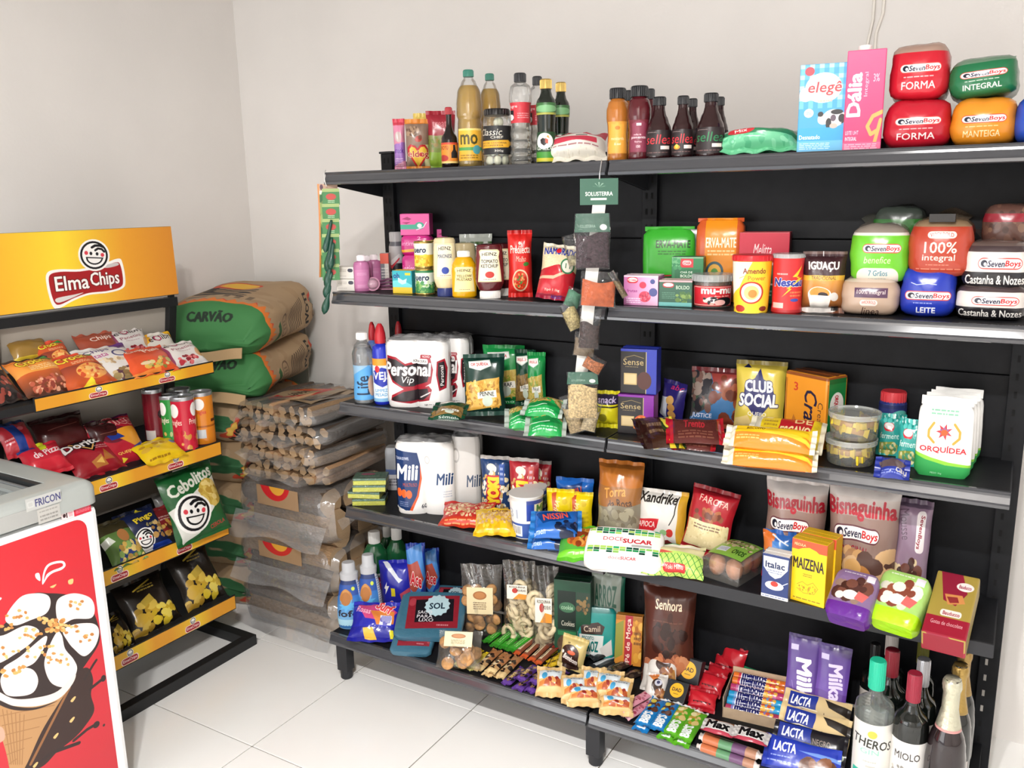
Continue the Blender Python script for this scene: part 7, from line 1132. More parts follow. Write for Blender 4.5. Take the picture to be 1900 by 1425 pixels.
for k, (zc, hh) in enumerate(TZ):
    y0 = RY0 if k else -.595
    tr = MB(); tr.prism([(RX-.004, zc-hh/2), (RX-.004, zc+hh/2-.012), (RX-.30, zc+.085), (RX-.30, zc+.075), (RX-.01, zc-hh/2-.004)], y0 if k else -.9, .018, 'y'); tr = tr.build('tray', rbm, rk)
    MB().box(RX-.005, y0, zc-hh/2-.004, RX-.001, RY1, zc+hh/2+.004).build('tray_lip', rbm, tr, bevel=.001)
    s = MB(); s.grid(lambda i, j: (RX, y0+.003+i*(RY1-y0-.006), zc-hh/2+j*hh), 1, 1); s.build('price_strip', art('rack_strip', 'card'), tr, recalc=False)
def TF(k, x0, y0, x1, y1, tilt=52, yaw=90, d=.03, lift=0., roll=0): return fit(TZ[k][0]+.004, (x0, y0, x1, y1), yaw=yaw, tilt=tilt, d=d, lift=lift, roll=roll)
def TX(k, X, x0, y0, x1, y1, tilt=30, yaw=90, d=.03, roll=0):
    """the same for bags further back: bottom edge at depth X"""
    xm = (x0+x1)/2; q = onx(xm, y1, X); z = q[2]; return fit(z, (x0, y0, x1, y1), yaw=yaw, tilt=tilt, d=d, roll=roll, lift=-d*math.sin(math.radians(tilt)))
def chips(n, bg, *o): D(n, 220, 250, bg, *o)
chips('crock_bacon', '#e08a34', G(0, .5, '#d9782c', '#e8a04a'), G(.5, 1, '#c8602c', '#4a2c24'), R(0, 0, 1, .05, '#3c2a20'), T('Crock', .14, .1, .72, .28, '#f0d03c', .05, o='#5a2c14', rot=-8), P([(.68, .06), (.84, .02), (.96, .12), (.86, .2), (.72, .18)], '#3f8a3c'), LN(.3, .32, .86, .46, '#f4d8a8', 3), KE(.5, .78, .36, .16, ['#b85c44', '#d88a6a', '#8a3c30', '#e0a484'], 50, .05))
chips('crock_pizza', '#dc6a30', G(0, .45, '#d8482c', '#c8582c'), G(.45, 1, '#8a3c2c', '#d8602c'), T('Crock', .06, .12, .7, .3, '#f0d03c', .05, o='#5a2c14', rot=-8), P([(.68, .06), (.84, .02), (.96, .12), (.86, .2), (.72, .18)], '#3f8a3c'), LN(.3, .34, .8, .42, '#f4d8a8', 2), E(.6, .66, .32, .2, '#e8a050'), KE(.6, .66, .28, .17, ['#c8502c', '#f0c070', '#e08040'], 40, .04), P([(.3, .95), (.5, .82), (.6, .98)], '#f0dc3c'))
chips('chips_white', '#dcd8d4', P([(.7, 0), (1, 0), (1, .16), (.8, .2)], '#5a2c6c'), T('Chips', .1, .14, .6, .28, '#5a4a74', .03, rot=-6), T('Batata', .06, .3, .5, .42, '#b05a8c', .02, rot=-6), E(.74, .36, .16, .11, '#4a4a78'), E(.74, .36, .12, .08, '#dcd8d4'), KE(.4, .54, .34, .08, ['#d0b898', '#b89c78', '#e4d4b8'], 20, .05), P([(.4, .8), (.8, .7), (1, .9), (.5, 1)], '#5a3a44'), KE(.62, .86, .24, .1, ['#a89060', '#c8b088', '#8a7048'], 22, .06))
chips('chips_red', '#c8492c', T('Chips', .14, .1, .56, .24, '#f0dcc8', .03, rot=-10), T('Mais', .46, .16, .86, .3, '#f0dcc8', .03, rot=-10), G(.42, 1, '#d0502c', '#e0582c'), KE(.6, .7, .3, .16, ['#e0b050', '#b8b060', '#d8c888', '#8a7c3c'], 24, .06), E(.34, .68, .12, .05, '#e0c8a0'), P([(0, .9), (.6, .84), (.6, .94), (0, 1)], '#e88a3c'))
chips('eq_white', '#d8d2ce', R(0, 0, .12, 1, '#8a3c5c'), T('eQlibri', .12, .08, .92, .26, '#3a2c30', .02, rot=-6), E(.42, .16, .1, .08, '#b8345c'), E(.42, .16, .07, .055, '#e4dcd8'), T('Panetini', .2, .32, .8, .42, '#8a4a54', .02, rot=-6), LN(.3, .46, .7, .52, '#b89ca0', 1), KE(.5, .78, .26, .12, ['#b83a44', '#d87070', '#8a2430'], 20, .06), E(.88, .6, .1, .16, '#d0a070'))
chips('eq_yellow', '#dcd6cc', P([(0, 0), (.3, 0), (.2, .3), (0, .4)], '#e0a42c'), P([(.8, 0), (1, 0), (1, .3)], '#e8b22c'), T('eQlibri', .14, .14, .94, .36, '#3a2c30', .02, rot=-4), E(.44, .25, .12, .1, '#b8345c'), E(.44, .25, .085, .07, '#e4dcd8'), KE(.5, .7, .3, .16, ['#c89850', '#e0c080', '#a87838'], 20, .06))
chips('gold_back', '#8a6c30', G(0, 1, '#7a5c2c', '#a8843c'), R(0, .8, 1, .9, '#e0c23c'))
chips('rust_back', '#a04a34', T('Chips', .3, .2, .9, .4, '#f0dcd0', .03, rot=-8))
chips('black_meat', '#241d1c', P([(0, 0), (1, 0), (.9, .3), (0, .2)], '#d98c3c'), K(.1, .4, .9, .95, ['#8a3c30', '#4a2420', '#b86a5c', '#2a1c1a'], 40, .06))
chips('red_blue', '#b8303a', P([(.2, 0), (.5, 0), (.7, 1), (.4, 1)], '#24408c'), R(0, 0, 1, .08, '#24304c'), E(.66, .3, .1, .06, '#d86a74'), LN(.05, .5, .3, .7, '#e8c4c8', 2))
chips('pizza_red', '#c92a3a', P([(.5, 0), (.7, 0), (.6, .3), (.45, .3)], '#c8d02c'), R(.0, 0, .4, .2, '#243c7c'), T('de Pizza', .2, .3, .92, .5, '#f2dcdc', .03, rot=-10), G(.6, 1, '#d8303f', '#c22434'))
chips('dark_red', '#3c1a18', G(0, 1, '#2c1414', '#5a201f'), L([(.2, .4), (.8, .35)], .02, '#7a4a40'))
chips('nacho', '#9c1f2a', G(0, .4, '#5a1a20', '#8a1c28'), P([(.05, .14), (.8, .14), (.5, .5)], '#1c1618'), L([(.2, .16), (.48, .44), (.7, .2)], .03, '#e0a85c'), T('Doritos', .02, .14, .88, .32, '#ece6e2', .05, o='#1c1618', rot=-4), LN(.56, .36, .9, .46, '#e0b0b0', 2), P([(.36, .7), (.6, .6), (.66, .84), (.4, .86)], '#b87438'), P([(.7, .48), (.86, .74), (.62, .74)], '#b0682c'), P([(.44, .74), (.6, .66), (.6, .8)], '#e0b45c'))
chips('ridged', '#b02232', R(0, 0, 1, .04, '#4a1a3c'), T('Ruffles', .04, .04, .96, .26, '#a82838', .05, o='#e8b8a8', arc=.15), E(.42, .4, .3, .16, '#6a1a2c'), P([(.3, .34), (.9, .3), (.96, .62), (.7, .7)], '#e0982c'), P([(.2, .32), (.4, .3), (.6, .5), (.3, .5)], '#283a8c'), T('QUEIJO', .3, .74, .66, .8, '#f0d05c', .03), P([(.66, .72), (.94, .62), (1, .98), (.8, 1)], '#283a8c'), P([(.34, .84), (.46, .88), (.34, .94)], '#f0d83c'))
chips('yellow_flat', '#e4bf1e', KE(.4, .4, .3, .2, ['#d8ac3c', '#b88a2c', '#e8c860'], 18, .08), LN(.1, .8, .6, .9, '#8a5c14', 1), E(.86, .4, .08, .1, '#6a8ab8'))
chips('peanut_mix', '#5a7a3c', R(0, 0, 1, .3, '#3a3420'), P([(0, .4), (.2, .36), (.3, .5), (0, .56)], '#d8dcd0'), E(.6, .42, .16, .14, '#b0743c'), P([(.3, .6), (.8, .56), (.9, .8), (.2, .9)], '#2a3c74'), K(.3, .6, 1, 1, ['#c8a454', '#8aa85c', '#a88440', '#e0c87c'], 30, .07))
chips('pingo', '#1a2348', R(0, 0, 1, .06, '#12182e'), P([(.5, .1), (.58, .02), (.66, .12)], '#c8b82c'), T('Pingo', .3, .2, .84, .36, '#ecd23c', .06, o='#3a3014', rot=-10), T("d'ouro", .5, .38, .84, .46, '#d8c86c', .02, rot=-10), P([(0, .9), (.3, .5), (.6, .52), (.5, 1), (0, 1)], '#dcd8d4'), grin(.38, .7, .22, .19), KE(.82, .6, .18, .2, ['#c89c5c', '#a87c44', '#dab878'], 20, .06), R(.5, .86, 1, 1, '#24409c'))
chips('snack_red', '#8a2a2c', LN(.3, .3, .9, .44, '#e8d0c8', 2), KE(.6, .66, .36, .26, ['#d09c4c', '#b8843c', '#5a3424', '#e0b45c'], 30, .08), R(.1, .8, .3, 1, '#2c4c9c'))
chips('onion', '#1c5a2c', R(0, 0, 1, .04, '#123c1e'), T('Cebolitos', .06, .1, .96, .28, '#dcdcd0', .05, rot=-12, sh=.1), P([(0, .5), (.4, .38), (.98, .2), (1, .36), (.8, .6), (.4, .9), (.1, .98)], '#dcdcd4'), E(.78, .42, .2, .2, '#c8a84c'), KE(.78, .42, .18, .18, ['#d8bc64', '#b8943c', '#e4cc80'], 30, .05), grin(.36, .62, .28, .24), T('CEBOLA', .6, .84, .9, .9, '#b83a34', .03, rot=-8))
chips('grey_back', '#7c7a78', E(.5, .5, .3, .3, '#3a3a3c'))
chips('black_gold', '#1d1712', L([(.3, .2), (.7, .1)], .03, '#c8a83c'), LN(.36, .16, .72, .26, '#b89c3c', 2), KE(.36, .62, .2, .18, ['#c8a238', '#b08c2c', '#d8b850'], 12, .1), KE(.68, .74, .24, .16, ['#d8bc34', '#c8a82c', '#e6d05c'], 24, .07), KE(.2, .88, .16, .1, ['#a8842c', '#c8a848'], 8, .08), P([(.3, .42), (.56, .34), (.58, .46), (.34, .54)], '#b89c3c'))
def CH(F, lab, a, t=.05, **k): return pillow('snack_bag', lab, 'snack bag', F, a, t, fin='film', fat=.45, seal=.01, **k)
CH(TX(0, -.62, 18, 620, 96, 668, 35), 'gold brown snack bag at the back of the top tray', 'gold_back', .04)
CH(TX(0, -.58, 72, 626, 136, 682, 40), 'orange snack bag with a green leaf behind the two front orange ones', 'crock_pizza', .04)
CH(TX(0, -.60, 146, 611, 226, 668, 35), 'rust red snack bag at the back of the top tray', 'rust_back', .04)
CH(TX(0, -.60, 208, 604, 282, 662, 35), 'grey white snack bag at the back of the top tray', 'eq_white', .04)
CH(TX(0, -.57, 272, 611, 334, 670, 38), 'white snack bag with yellow corners behind the front white one', 'eq_yellow', .04)
CH(TF(0, 22, 655, 130, 730), 'orange bacon snack bag in the front row of the top tray', 'crock_bacon', .05)
CH(TF(0, 100, 648, 206, 716), 'orange waffle snack bag in the front row of the top tray', 'crock_pizza', .05)
CH(TF(0, 150, 634, 262, 704), 'white potato chip bag with violet lettering in the front row', 'chips_white', .045)
CH(TF(0, 226, 637, 326, 692), 'red orange chip bag in the front row of the top tray', 'chips_red', .045)
CH(TF(0, 300, 628, 380, 678), 'white snack bag with red pieces at the far end of the top tray', 'eq_white', .045)
CH(TF(0, -62, 664, 32, 748), 'black and orange snack bag hanging over the tray end beyond the yellow strip', 'black_meat', .05)
MB().box(-.471, -.80, 1.0, -.467, -.79, 1.03).build('price_clip', pm('#e8e6e2', .5), rk)
CH(TX(1, -.60, 64, 765, 170, 838, 30), 'dark red snack bag at the back of the second tray', 'dark_red', .06)
CH(TX(1, -.58, 0, 776, 66, 845, 35), 'red and blue snack bag at the freezer end of the second tray', 'red_blue', .05)
CH(TX(1, -.52, 38, 815, 130, 880, 45), 'bright red pizza snack bag behind the freezer corner', 'pizza_red', .05)
CH(TX(1, -.56, 160, 768, 246, 848, 25, roll=-4), 'maroon ridged chip bag standing behind the nacho bag', 'dark_red', .05)
CH(TF(1, 116, 802, 226, 884, 48), 'dark red nacho chip bag in the second tray', 'nacho', .055)
CH(TF(1, 170, 766, 272, 868, 40), 'red and blue ridged chip bag with orange shapes in the second tray', 'ridged', .055)
CH(TF(1, 246, 806, 346, 854, 60), 'yellow snack bag lying flat in the second tray', 'yellow_flat', .045)
D('crisp_red', 200, 180, '#c4243a', *[o for cx in (.3, .78) for o in (E(cx, .2, .11, .13, WH),)], T('Pringles', .14, .36, .46, .5, '#f0d8c8', .03), T('Pringles', .62, .36, .94, .5, '#f0d8c8', .03), KE(.5, .76, .46, .2, ['#e0b060', '#c88c3c', '#b81c30'], 20, .05))
D('crisp_green', 200, 180, '#2c8a3c', *[o for cx in (.3, .78) for o in (E(cx, .2, .11, .13, WH),)], T('Pringles', .14, .36, .46, .5, '#f0d8c8', .03), KE(.5, .8, .46, .16, ['#d8d8b8', '#a8b878', '#d8b060'], 16, .05))
D('crisp_orange', 200, 180, '#dc8424', *[o for cx in (.45,) for o in (E(cx, .18, .12, .12, WH),)], T('Pringles', .3, .3, .6, .4, '#c83c2c', .03), R(.0, .62, 1, .66, '#a85c1c'), R(.24, .7, .56, .88, '#c8ccd0'), R(.7, .5, .9, .56, '#5a2c14'))
D('crisp_dark', 200, 180, '#6a1420', R(.2, .68, .5, .86, '#c0bcb8'), E(.7, .4, .1, .08, '#2a1418'))
silver = pm('#b8babd', .25, metal=.7)
for lab, b, X, a in (('red crisp tube at the front of the second tray', (322, 733, 369, 830), -.51, 'crisp_red'), ('green crisp tube beside the red one', (302, 731, 340, 824), -.545, 'crisp_green'), ('orange crisp tube at the end of the second tray', (357, 725, 402, 822), -.53, 'crisp_orange'), ('dark red crisp tube with a price sticker at the back', (271, 720, 310, 816), -.58, 'crisp_dark'), ('dark red crisp tube at the back, its top showing over the red one', (318, 720, 362, 812), -.60, 'crisp_dark')):
    q = onx((b[0]+b[2])/2, b[3], X); z = TZ[1][0]-.002+(RX-X)*.34
    M, w_, h_ = fit(z, b, yaw='c', d=0, Y=float(q[1])); M.translation = (X, q[1], z); r = w_/2; o = thing('crisp_tube', lab, 'tube', M)
    MB().lathe([(0, 0), (r, 0), (r, h_-.008), (0, h_-.008)], 28).build('tube', pm('#7a1c28', .3), o, smooth=.6); MB().lathe([(r*1.006, .002), (r*1.006, h_-.008)], 28, a0=-1.9, a1=1.9, uv=True).build('label', art(a, 'gloss'), o, smooth=True)
    MB().lathe([(0, h_-.006), (r*.86, h_-.006), (r*.92, h_-.001), (r*1.02, h_), (r*1.04, h_-.004), (r*1.02, h_-.012), (r, h_-.012)], 28).build('lid', silver, o, smooth=.8)
CH(TX(2, -.60, 290, 905, 345, 965, 20), 'grey and black snack bag tucked behind the green onion ring bag', 'grey_back', .04)
CH(TX(2, -.52, 276, 932, 342, 1010, 40), 'red and yellow snack bag between the navy and the green one', 'snack_red', .05)
CH(TF(2, 186, 955, 264, 1052, 40), 'multicoloured peanut bag at the freezer end of the third tray', 'peanut_mix', .05)
CH(TF(2, 224, 936, 312, 1030, 36), 'navy snack bag with yellow lettering and the laughing emblem', 'pingo', .055)
CH(TF(2, 306, 862, 420, 1006, 20), 'large green onion snack bag with the laughing emblem', 'onion', .06)
CH(TF(3, 196, 1128, 246, 1212, 38), 'black snack bag with yellow chips at the freezer end of the lowest tray', 'black_gold', .05)
CH(TF(3, 222, 1062, 332, 1180, 34), 'black snack bag with yellow chips, the middle one of the lowest tray', 'black_gold', .06)
CH(TF(3, 322, 1004, 412, 1134, 30), 'black snack bag with yellow chips, the far end one of the lowest tray', 'black_gold', .06)

# ------------------------------------------------------------------ chest freezer
FX, FY, FZ = -.06, -.695, .89
fz = thing('chest_freezer', 'white chest freezer with a grey rim, glass lids and a red ice cream poster', 'freezer', loc(0, 0, 0)); wht = pm('#e9ebec', .3, coat=.2)
MB().box(FX-.60, FY-1.1, .06, FX-.008, FY-.008, .82).build('body', wht, fz, bevel=.012)
MB().box(FX-.56, FY-1.06, .0, FX-.04, FY-.04, .06).build('plinth', pm('#3a3c40', .6), fz)
rim = pm('#a9aeab', .32, coat=.2); rm = MB()
prof = [(0, .83), (.0, .868), (-.006, .88), (-.018, .889), (-.03, .89), (-.085, .89), (-.088, .87), (-.088, .83)]
ring = []
for (cx, cy, sx, sy) in ((FX, FY, 1, 1), (FX, FY-1.1, 1, -1), (FX-.61, FY-1.1, -1, -1), (FX-.61, FY, -1, 1)):
    for q in range(4):
        a = q*PI/6; a = a if (sx*sy > 0) == (True) else PI/2-a
        ring.append((cx, cy, sx, sy, a))
vs = []; npf = len(prof)
order = []
for (cx, cy, sx, sy) in ((FX, FY, 1, 1), (FX-.61, FY, -1, 1), (FX-.61, FY-1.1, -1, -1), (FX, FY-1.1, 1, -1)):
    for q in range(5):
        a = q*PI/8; a = a if sx*sy > 0 else PI/2-a; order.append((cx-sx*.03, cy-sy*.03, sx*math.cos(a), sy*math.sin(a), sx, sy))
for ox, oy, dx, dy, sx, sy in order:
    for d_, z in prof:
        if d_ > -.03: vs.append((ox+dx*(.03+d_), oy+dy*(.03+d_), z))
        else: vs.append((ox+sx*(.03+d_) if abs(.03+d_) > 1e-6 else ox, oy+sy*(.03+d_) if abs(.03+d_) > 1e-6 else oy, z))
n = len(order); rm.add(vs, [(i*npf+j, ((i+1) % n)*npf+j, ((i+1) % n)*npf+(j+1) % npf, i*npf+(j+1) % npf) for i in range(n) for j in range(npf)])
rm.build('rim', rim, fz, smooth=.6)
MB().box(FX-.52, FY-1.01, .60, FX-.09, FY-.09, .602).build('inner_floor', pm('#c9cdcc', .5), fz)
il = MB()
for a in ((FX-.525, FY-1.015, FX-.52, FY-.085), (FX-.09, FY-1.015, FX-.085, FY-.085)): il.box(a[0], a[1], .60, a[2], a[3], .83)
il.box(FX-.525, FY-.09, .60, FX-.085, FY-.085, .83); il.box(FX-.525, FY-1.015, .6, FX-.085, FY-1.01, .83); il.build('liner', pm('#d9dcdc', .4), fz)
MB().box(FX-.525, FY-.1, .871, FX-.088, FY-.086, .8885).build('lid_track', pm('#26292b', .4), fz)
MB().box(FX-.52, FY-.118, .872, FX-.095, FY-.112, .884).build('track_rail', pm('#9a9ea0', .3, metal=.6), fz)
for k, (y0, y1, z) in enumerate(((FY-.56, FY-.12, .868), (FY-1.0, FY-.5, .858))):
    g = MB().box(FX-.515, y0, z, FX-.095, y1, z+.004).build('glass_lid', film('#dfe8e6', .22, .05, .0), fz)
    MB().box(FX-.515, y1-.02, z+.0041, FX-.095, y1, z+.012).build('lid_frame', pm('#8b908f', .4), g)
MB().tube([(FX-.36, FY-.13, .893), (FX-.40, FY-.13, .893)], .012, 12).build('lid_handle', pm('#c9cccb', .3), fz, smooth=True)
PY0, PY1, PZ0, PZ1 = -1.30, -.735, .075, .802
def pu(x, y): q = onx(x, y, FX); return ((q[1]-PY0)/(PY1-PY0), 1-(q[2]-PZ0)/(PZ1-PZ0))
def PP(pts, c): return P([pu(*p) for p in pts], c)
def CUR(pts, c, k=6):
    """closed smooth outline through the points"""
    n = len(pts); out = []
    for i in range(n):
        p0, p1, p2, p3 = (np.array(pts[(i+j-1) % n], float) for j in range(4))
        for q in range(k): t = q/k; out.append(tuple(.5*(2*p1+(p2-p0)*t+(2*p0-5*p1+4*p2-p3)*t*t+(3*p1-p0-3*p2+p3)*t**3)))
    return PP(out, c)
def spr(cx, cy, n, r, seed, s=3.4):
    rg = random.Random(seed); return many(*[CUR([(x+s*math.cos(a)*(.7+.6*rg.random()), y+s*.8*math.sin(a)*(.7+.6*rg.random())) for a in [2*PI*i/6 for i in range(6)]], rg.choice(['#d9a760', '#c98f4c', '#e3bb78', '#b9793c']), 3) for x, y in [(cx+r*rg.uniform(-1, 1), cy+r*.5*rg.uniform(-1, 1)) for _ in range(n)]])
CRM, CHO = '#efe4de', '#2f2220'
D('ice_poster', 900, 1160, '#c4242e', G(0, 1, '#c8252f', '#bf2e39'),
  CUR([(82, 1086), (83, 1066), (90, 1050), (104, 1043), (120, 1042), (125, 1050), (118, 1058), (102, 1064), (92, 1072)], WH), CUR([(85, 1078), (87, 1064), (94, 1052), (106, 1047), (118, 1046), (120, 1051), (113, 1055), (100, 1060), (90, 1067)], '#c6252f'), CUR([(69, 1066), (76, 1065), (78, 1079), (70, 1074)], WH),
  CUR([(96, 1090), (108, 1085), (102, 1092)], '#e3bb78'), CUR([(130, 1078), (139, 1075), (138, 1084), (131, 1085)], '#e3bb78'), L([pu(-4, 1118), pu(4, 1112)], .01, WH),
  CUR([(0, 1170), (20, 1150), (60, 1105), (95, 1102), (125, 1104), (160, 1110), (182, 1150), (188, 1190), (165, 1230), (140, 1262), (110, 1290), (60, 1315), (20, 1308), (-30, 1290), (-60, 1230), (-30, 1190)], CHO),
  CUR([(140, 1255), (165, 1240), (176, 1262), (172, 1290), (178, 1320), (160, 1350), (140, 1372), (110, 1396), (80, 1425), (30, 1440), (50, 1400), (90, 1340), (110, 1300)], '#35231f'),
  L([pu(160, 1262), pu(176, 1235), pu(182, 1226)], .012, CHO), L([pu(170, 1280), pu(190, 1264), pu(196, 1260)], .014, CHO), E(*pu(195, 1260), .012, .012, CHO), L([pu(140, 1376), pu(165, 1355), pu(180, 1346)], .014, CHO), E(*pu(182, 1346), .016, .012, CHO), E(*pu(196, 1347), .006, .005, CHO), L([pu(60, 1430), pu(100, 1398), pu(150, 1380)], .016, CHO),
  CUR([(-6, 1318), (20, 1308), (60, 1312), (105, 1298), (128, 1282), (110, 1310), (80, 1360), (50, 1425), (28, 1450), (15, 1400)], '#b58a5c'),
  *[L([pu(8+8*i, 1318+2*i), pu(24+4*i, 1420)], .004, '#9c7248') for i in range(6)], *[L([pu(4+3*i, 1330+18*i), pu(104-14*i, 1310+20*i)], .004, '#9c7248') for i in range(6)], L([pu(132, 1278), pu(60, 1420)], .012, '#8f6038'),
  CUR([(13, 1148), (40, 1110), (70, 1102), (92, 1106), (97, 1122), (88, 1140), (60, 1152), (30, 1162)], CRM), CUR([(107, 1135), (112, 1112), (140, 1102), (170, 1110), (179, 1130), (172, 1148), (140, 1150), (115, 1160)], CRM),
  CUR([(-20, 1185), (10, 1180), (50, 1162), (76, 1172), (60, 1195), (30, 1216), (0, 1232), (-25, 1225)], CRM), CUR([(120, 1172), (140, 1160), (175, 1158), (187, 1172), (180, 1200), (160, 1219), (140, 1205), (128, 1190)], CRM),
  CUR([(10, 1240), (40, 1220), (86, 1182), (88, 1196), (70, 1228), (50, 1240), (20, 1250)], CRM), CUR([(108, 1175), (118, 1180), (124, 1205), (140, 1225), (146, 1245), (130, 1275), (100, 1270), (86, 1240), (90, 1212)], CRM),
  CUR([(4, 1262), (20, 1242), (60, 1242), (74, 1262), (66, 1285), (44, 1293), (14, 1290)], CRM),
  CUR([(-20, 1270), (0, 1284), (30, 1298), (70, 1296), (110, 1284), (142, 1252), (138, 1270), (112, 1298), (70, 1312), (20, 1310), (-20, 1296)], '#e4dbd2'),
  CUR([(0, 1300), (30, 1312), (70, 1314), (110, 1302), (70, 1318), (30, 1319), (0, 1308)], CHO),
  spr(98, 1160, 34, 24, 2, 4.5), spr(60, 1178, 14, 20, 3), spr(135, 1168, 10, 16, 4), spr(80, 1210, 14, 26, 5), spr(40, 1140, 8, 24, 6), spr(150, 1125, 7, 18, 7), spr(30, 1210, 8, 26, 8), spr(30, 1248, 8, 22, 9, 4.5), spr(160, 1185, 7, 14, 10), spr(110, 1225, 10, 20, 11), spr(20, 1165, 5, 14, 12, 4),
  *[CUR([(x, y), (x+7, y-8), (x+10, y-7), (x+4, y+2)], '#e3bb78') for x, y in ((134, 1302), (132, 1340), (102, 1370), (64, 1424))], CUR([(-10, 1350), (8, 1352), (12, 1372), (-4, 1382), (-16, 1370)], '#c9a08a'))
pz = MB(); pz.add([(FX-.0065, PY0, PZ0), (FX-.0065, PY1, PZ0), (FX-.0065, PY1, PZ1), (FX-.0065, PY0, PZ1)], [(0, 1, 2, 3)], [(0, 0), (1, 0), (1, 1), (0, 1)])
ps = MB(); rr_ = .03; pts = []
for cy, cz, s0 in ((PY1-rr_, PZ1-rr_, 0), (PY0+rr_, PZ1-rr_, 90), (PY0+rr_, PZ0+rr_, 180), (PY1-rr_, PZ0+rr_, 270)):
    for i in range(7): a = math.radians(s0+15*i); pts.append((cy+rr_*math.cos(a), cz+rr_*math.sin(a)))
ps.add([(FX-.007, y, z) for y, z in pts], [tuple(range(len(pts)))], [((y-PY0)/(PY1-PY0), (z-PZ0)/(PZ1-PZ0)) for y, z in pts]); ps.build('ice_cream_poster', art('ice_poster', 'card'), fz, recalc=False)
D('energy_label', 220, 120, '#c22a3e', R(0, 0, 1, .1, '#8c1a2a'), R(0, .18, .3, .24, '#f0dce0'), R(0, .3, .36, .36, '#f0dce0'), R(.3, .2, .7, .34, '#e8a8b0'), LN(.34, .22, .66, .32, '#f4e4e8', 1), R(0, .5, .42, 1, '#ead4d4'), E(.1, .7, .05, .14, '#3a2024'), R(.16, .54, .2, .9, '#3a2024'), R(.24, .56, .38, .88, '#d8a8ac'), LN(.48, .46, .96, .86, '#e09aa4', 4))
D('maker_name', 240, 90, '#b4b5b2', T('FRICON', .26, .2, .98, .8, '#34366a', .02), RR(.04, .25, .22, .75, '#c0c1be', .2), RR(.07, .35, .19, .65, '#b4b5b2', .2)); D('maker_plate', 160, 120, '#b3b1ac', LN(.1, .1, .9, .3, '#8c8a86', 1), LN(.1, .4, .9, .9, '#7c7a76', 2))
def plate(name, a, x0, y0, x1, y1, X):
    ya, yb = onx(x0, y0, X)[1], onx(x1, y1, X)[1]; xm, ym = (x0+x1)/2, (y0+y1)/2; za, zb = onx(xm, ym+15, X)[2], onx(xm, ym-15, X)[2]; return ya, yb, (za+zb)/2
for name, a, (x0, y0, x1, y1), hh, X in (('warning_label', 'energy_label', (113, 954, 168, 936), .034, FX-.0066), ('brand_lettering', 'maker_name', (48, 940, 113, 918), .03, FX+.0018), ('maker_label', 'maker_plate', (70, 960, 112, 947), .034, FX+.0016)):
    ya, yb, zc = plate(name, a, x0, y0, x1, y1, X)
    MB().add([(X, ya, zc-hh/2), (X, yb, zc-hh/2), (X, yb, zc+hh/2), (X, ya, zc+hh/2)], [(0, 1, 2, 3)], [(0, 0), (1, 0), (1, 1), (0, 1)]).build(name, art(a, 'card'), fz, recalc=False)
MB().box(FX-.001, FY-1.07, .832, FX+.001, -.830, .868).build('front_trim', pm('#b4b5b2', .22, metal=.3), fz, bevel=.0008)

# ------------------------------------------------------------------ charcoal sacks in the corner
def flame(y0, y1, c, seed, dirn=1):
    rg = random.Random(seed); pts = [(.17, y0)]; y = y0
    while y < y1: pts += [(.205+.05*rg.random(), y+.012), (.18+.015*rg.random(), y+.03)]; y += .03
    return P(pts+[(.15, y1), (.15, y0)], c)
D('charcoal', 640, 560, '#a58a69', K(0, 0, 1, 1, ['#a98e6d', '#a08463', '#ac9272'], 200, .03), flame(0, 1, '#c8492c', 3), flame(0, 1, '#d8742c', 8), R(0, 0, .165, 1, '#38753f'), R(.985, 0, 1, 1, '#2c5f38'),
  T('CARVÃO', .045, .44, .1, .58, '#16281a', .05, rot=90), T('IVOTI', .34, .40, .6, .56, '#221d1a', .06, rot=0, sh=.2), E(.68, .46, .09, .09, '#c8472c'), E(.68, .48, .07, .06, '#e0b03c'), LN(.28, .5, .36, .6, '#4a3c30', 3), R(.27, .4, .32, .46, '#7a6a5c'),
  T('IVOTI', .88, .72, .94, .9, '#221d1a', .06, rot=90), P([(.84, .68), (.92, .66), (.92, .71), (.85, .72)], '#c8472c'), E(.42, .78, .05, .07, '#6a5440'), E(.42, .78, .042, .058, '#a58a69'), LN(.39, .75, .45, .81, '#6a5440', 3), *[R(.52+i*.026, .70-.004*i, .53+i*.026, .86-.004*i, '#4a3c30') for i in range(8)], T('IVOTI', .77, .66, .82, .84, '#221d1a', .06, rot=-90), *[R(.74+i*.022, .08, .748+i*.022, .26, '#4a3c30') for i in range(6)], E(.955, .19, .03, .12, '#c8472c'), E(.962, .19, .02, .08, '#d8b04c'), P([(.29, .76), (.34, .74), (.35, .86), (.3, .88)], '#2e5a2c'),
  T('IVOTI', .88, .1, .94, .28, '#221d1a', .06, rot=90))
sack_m = art('charcoal', 'sack')
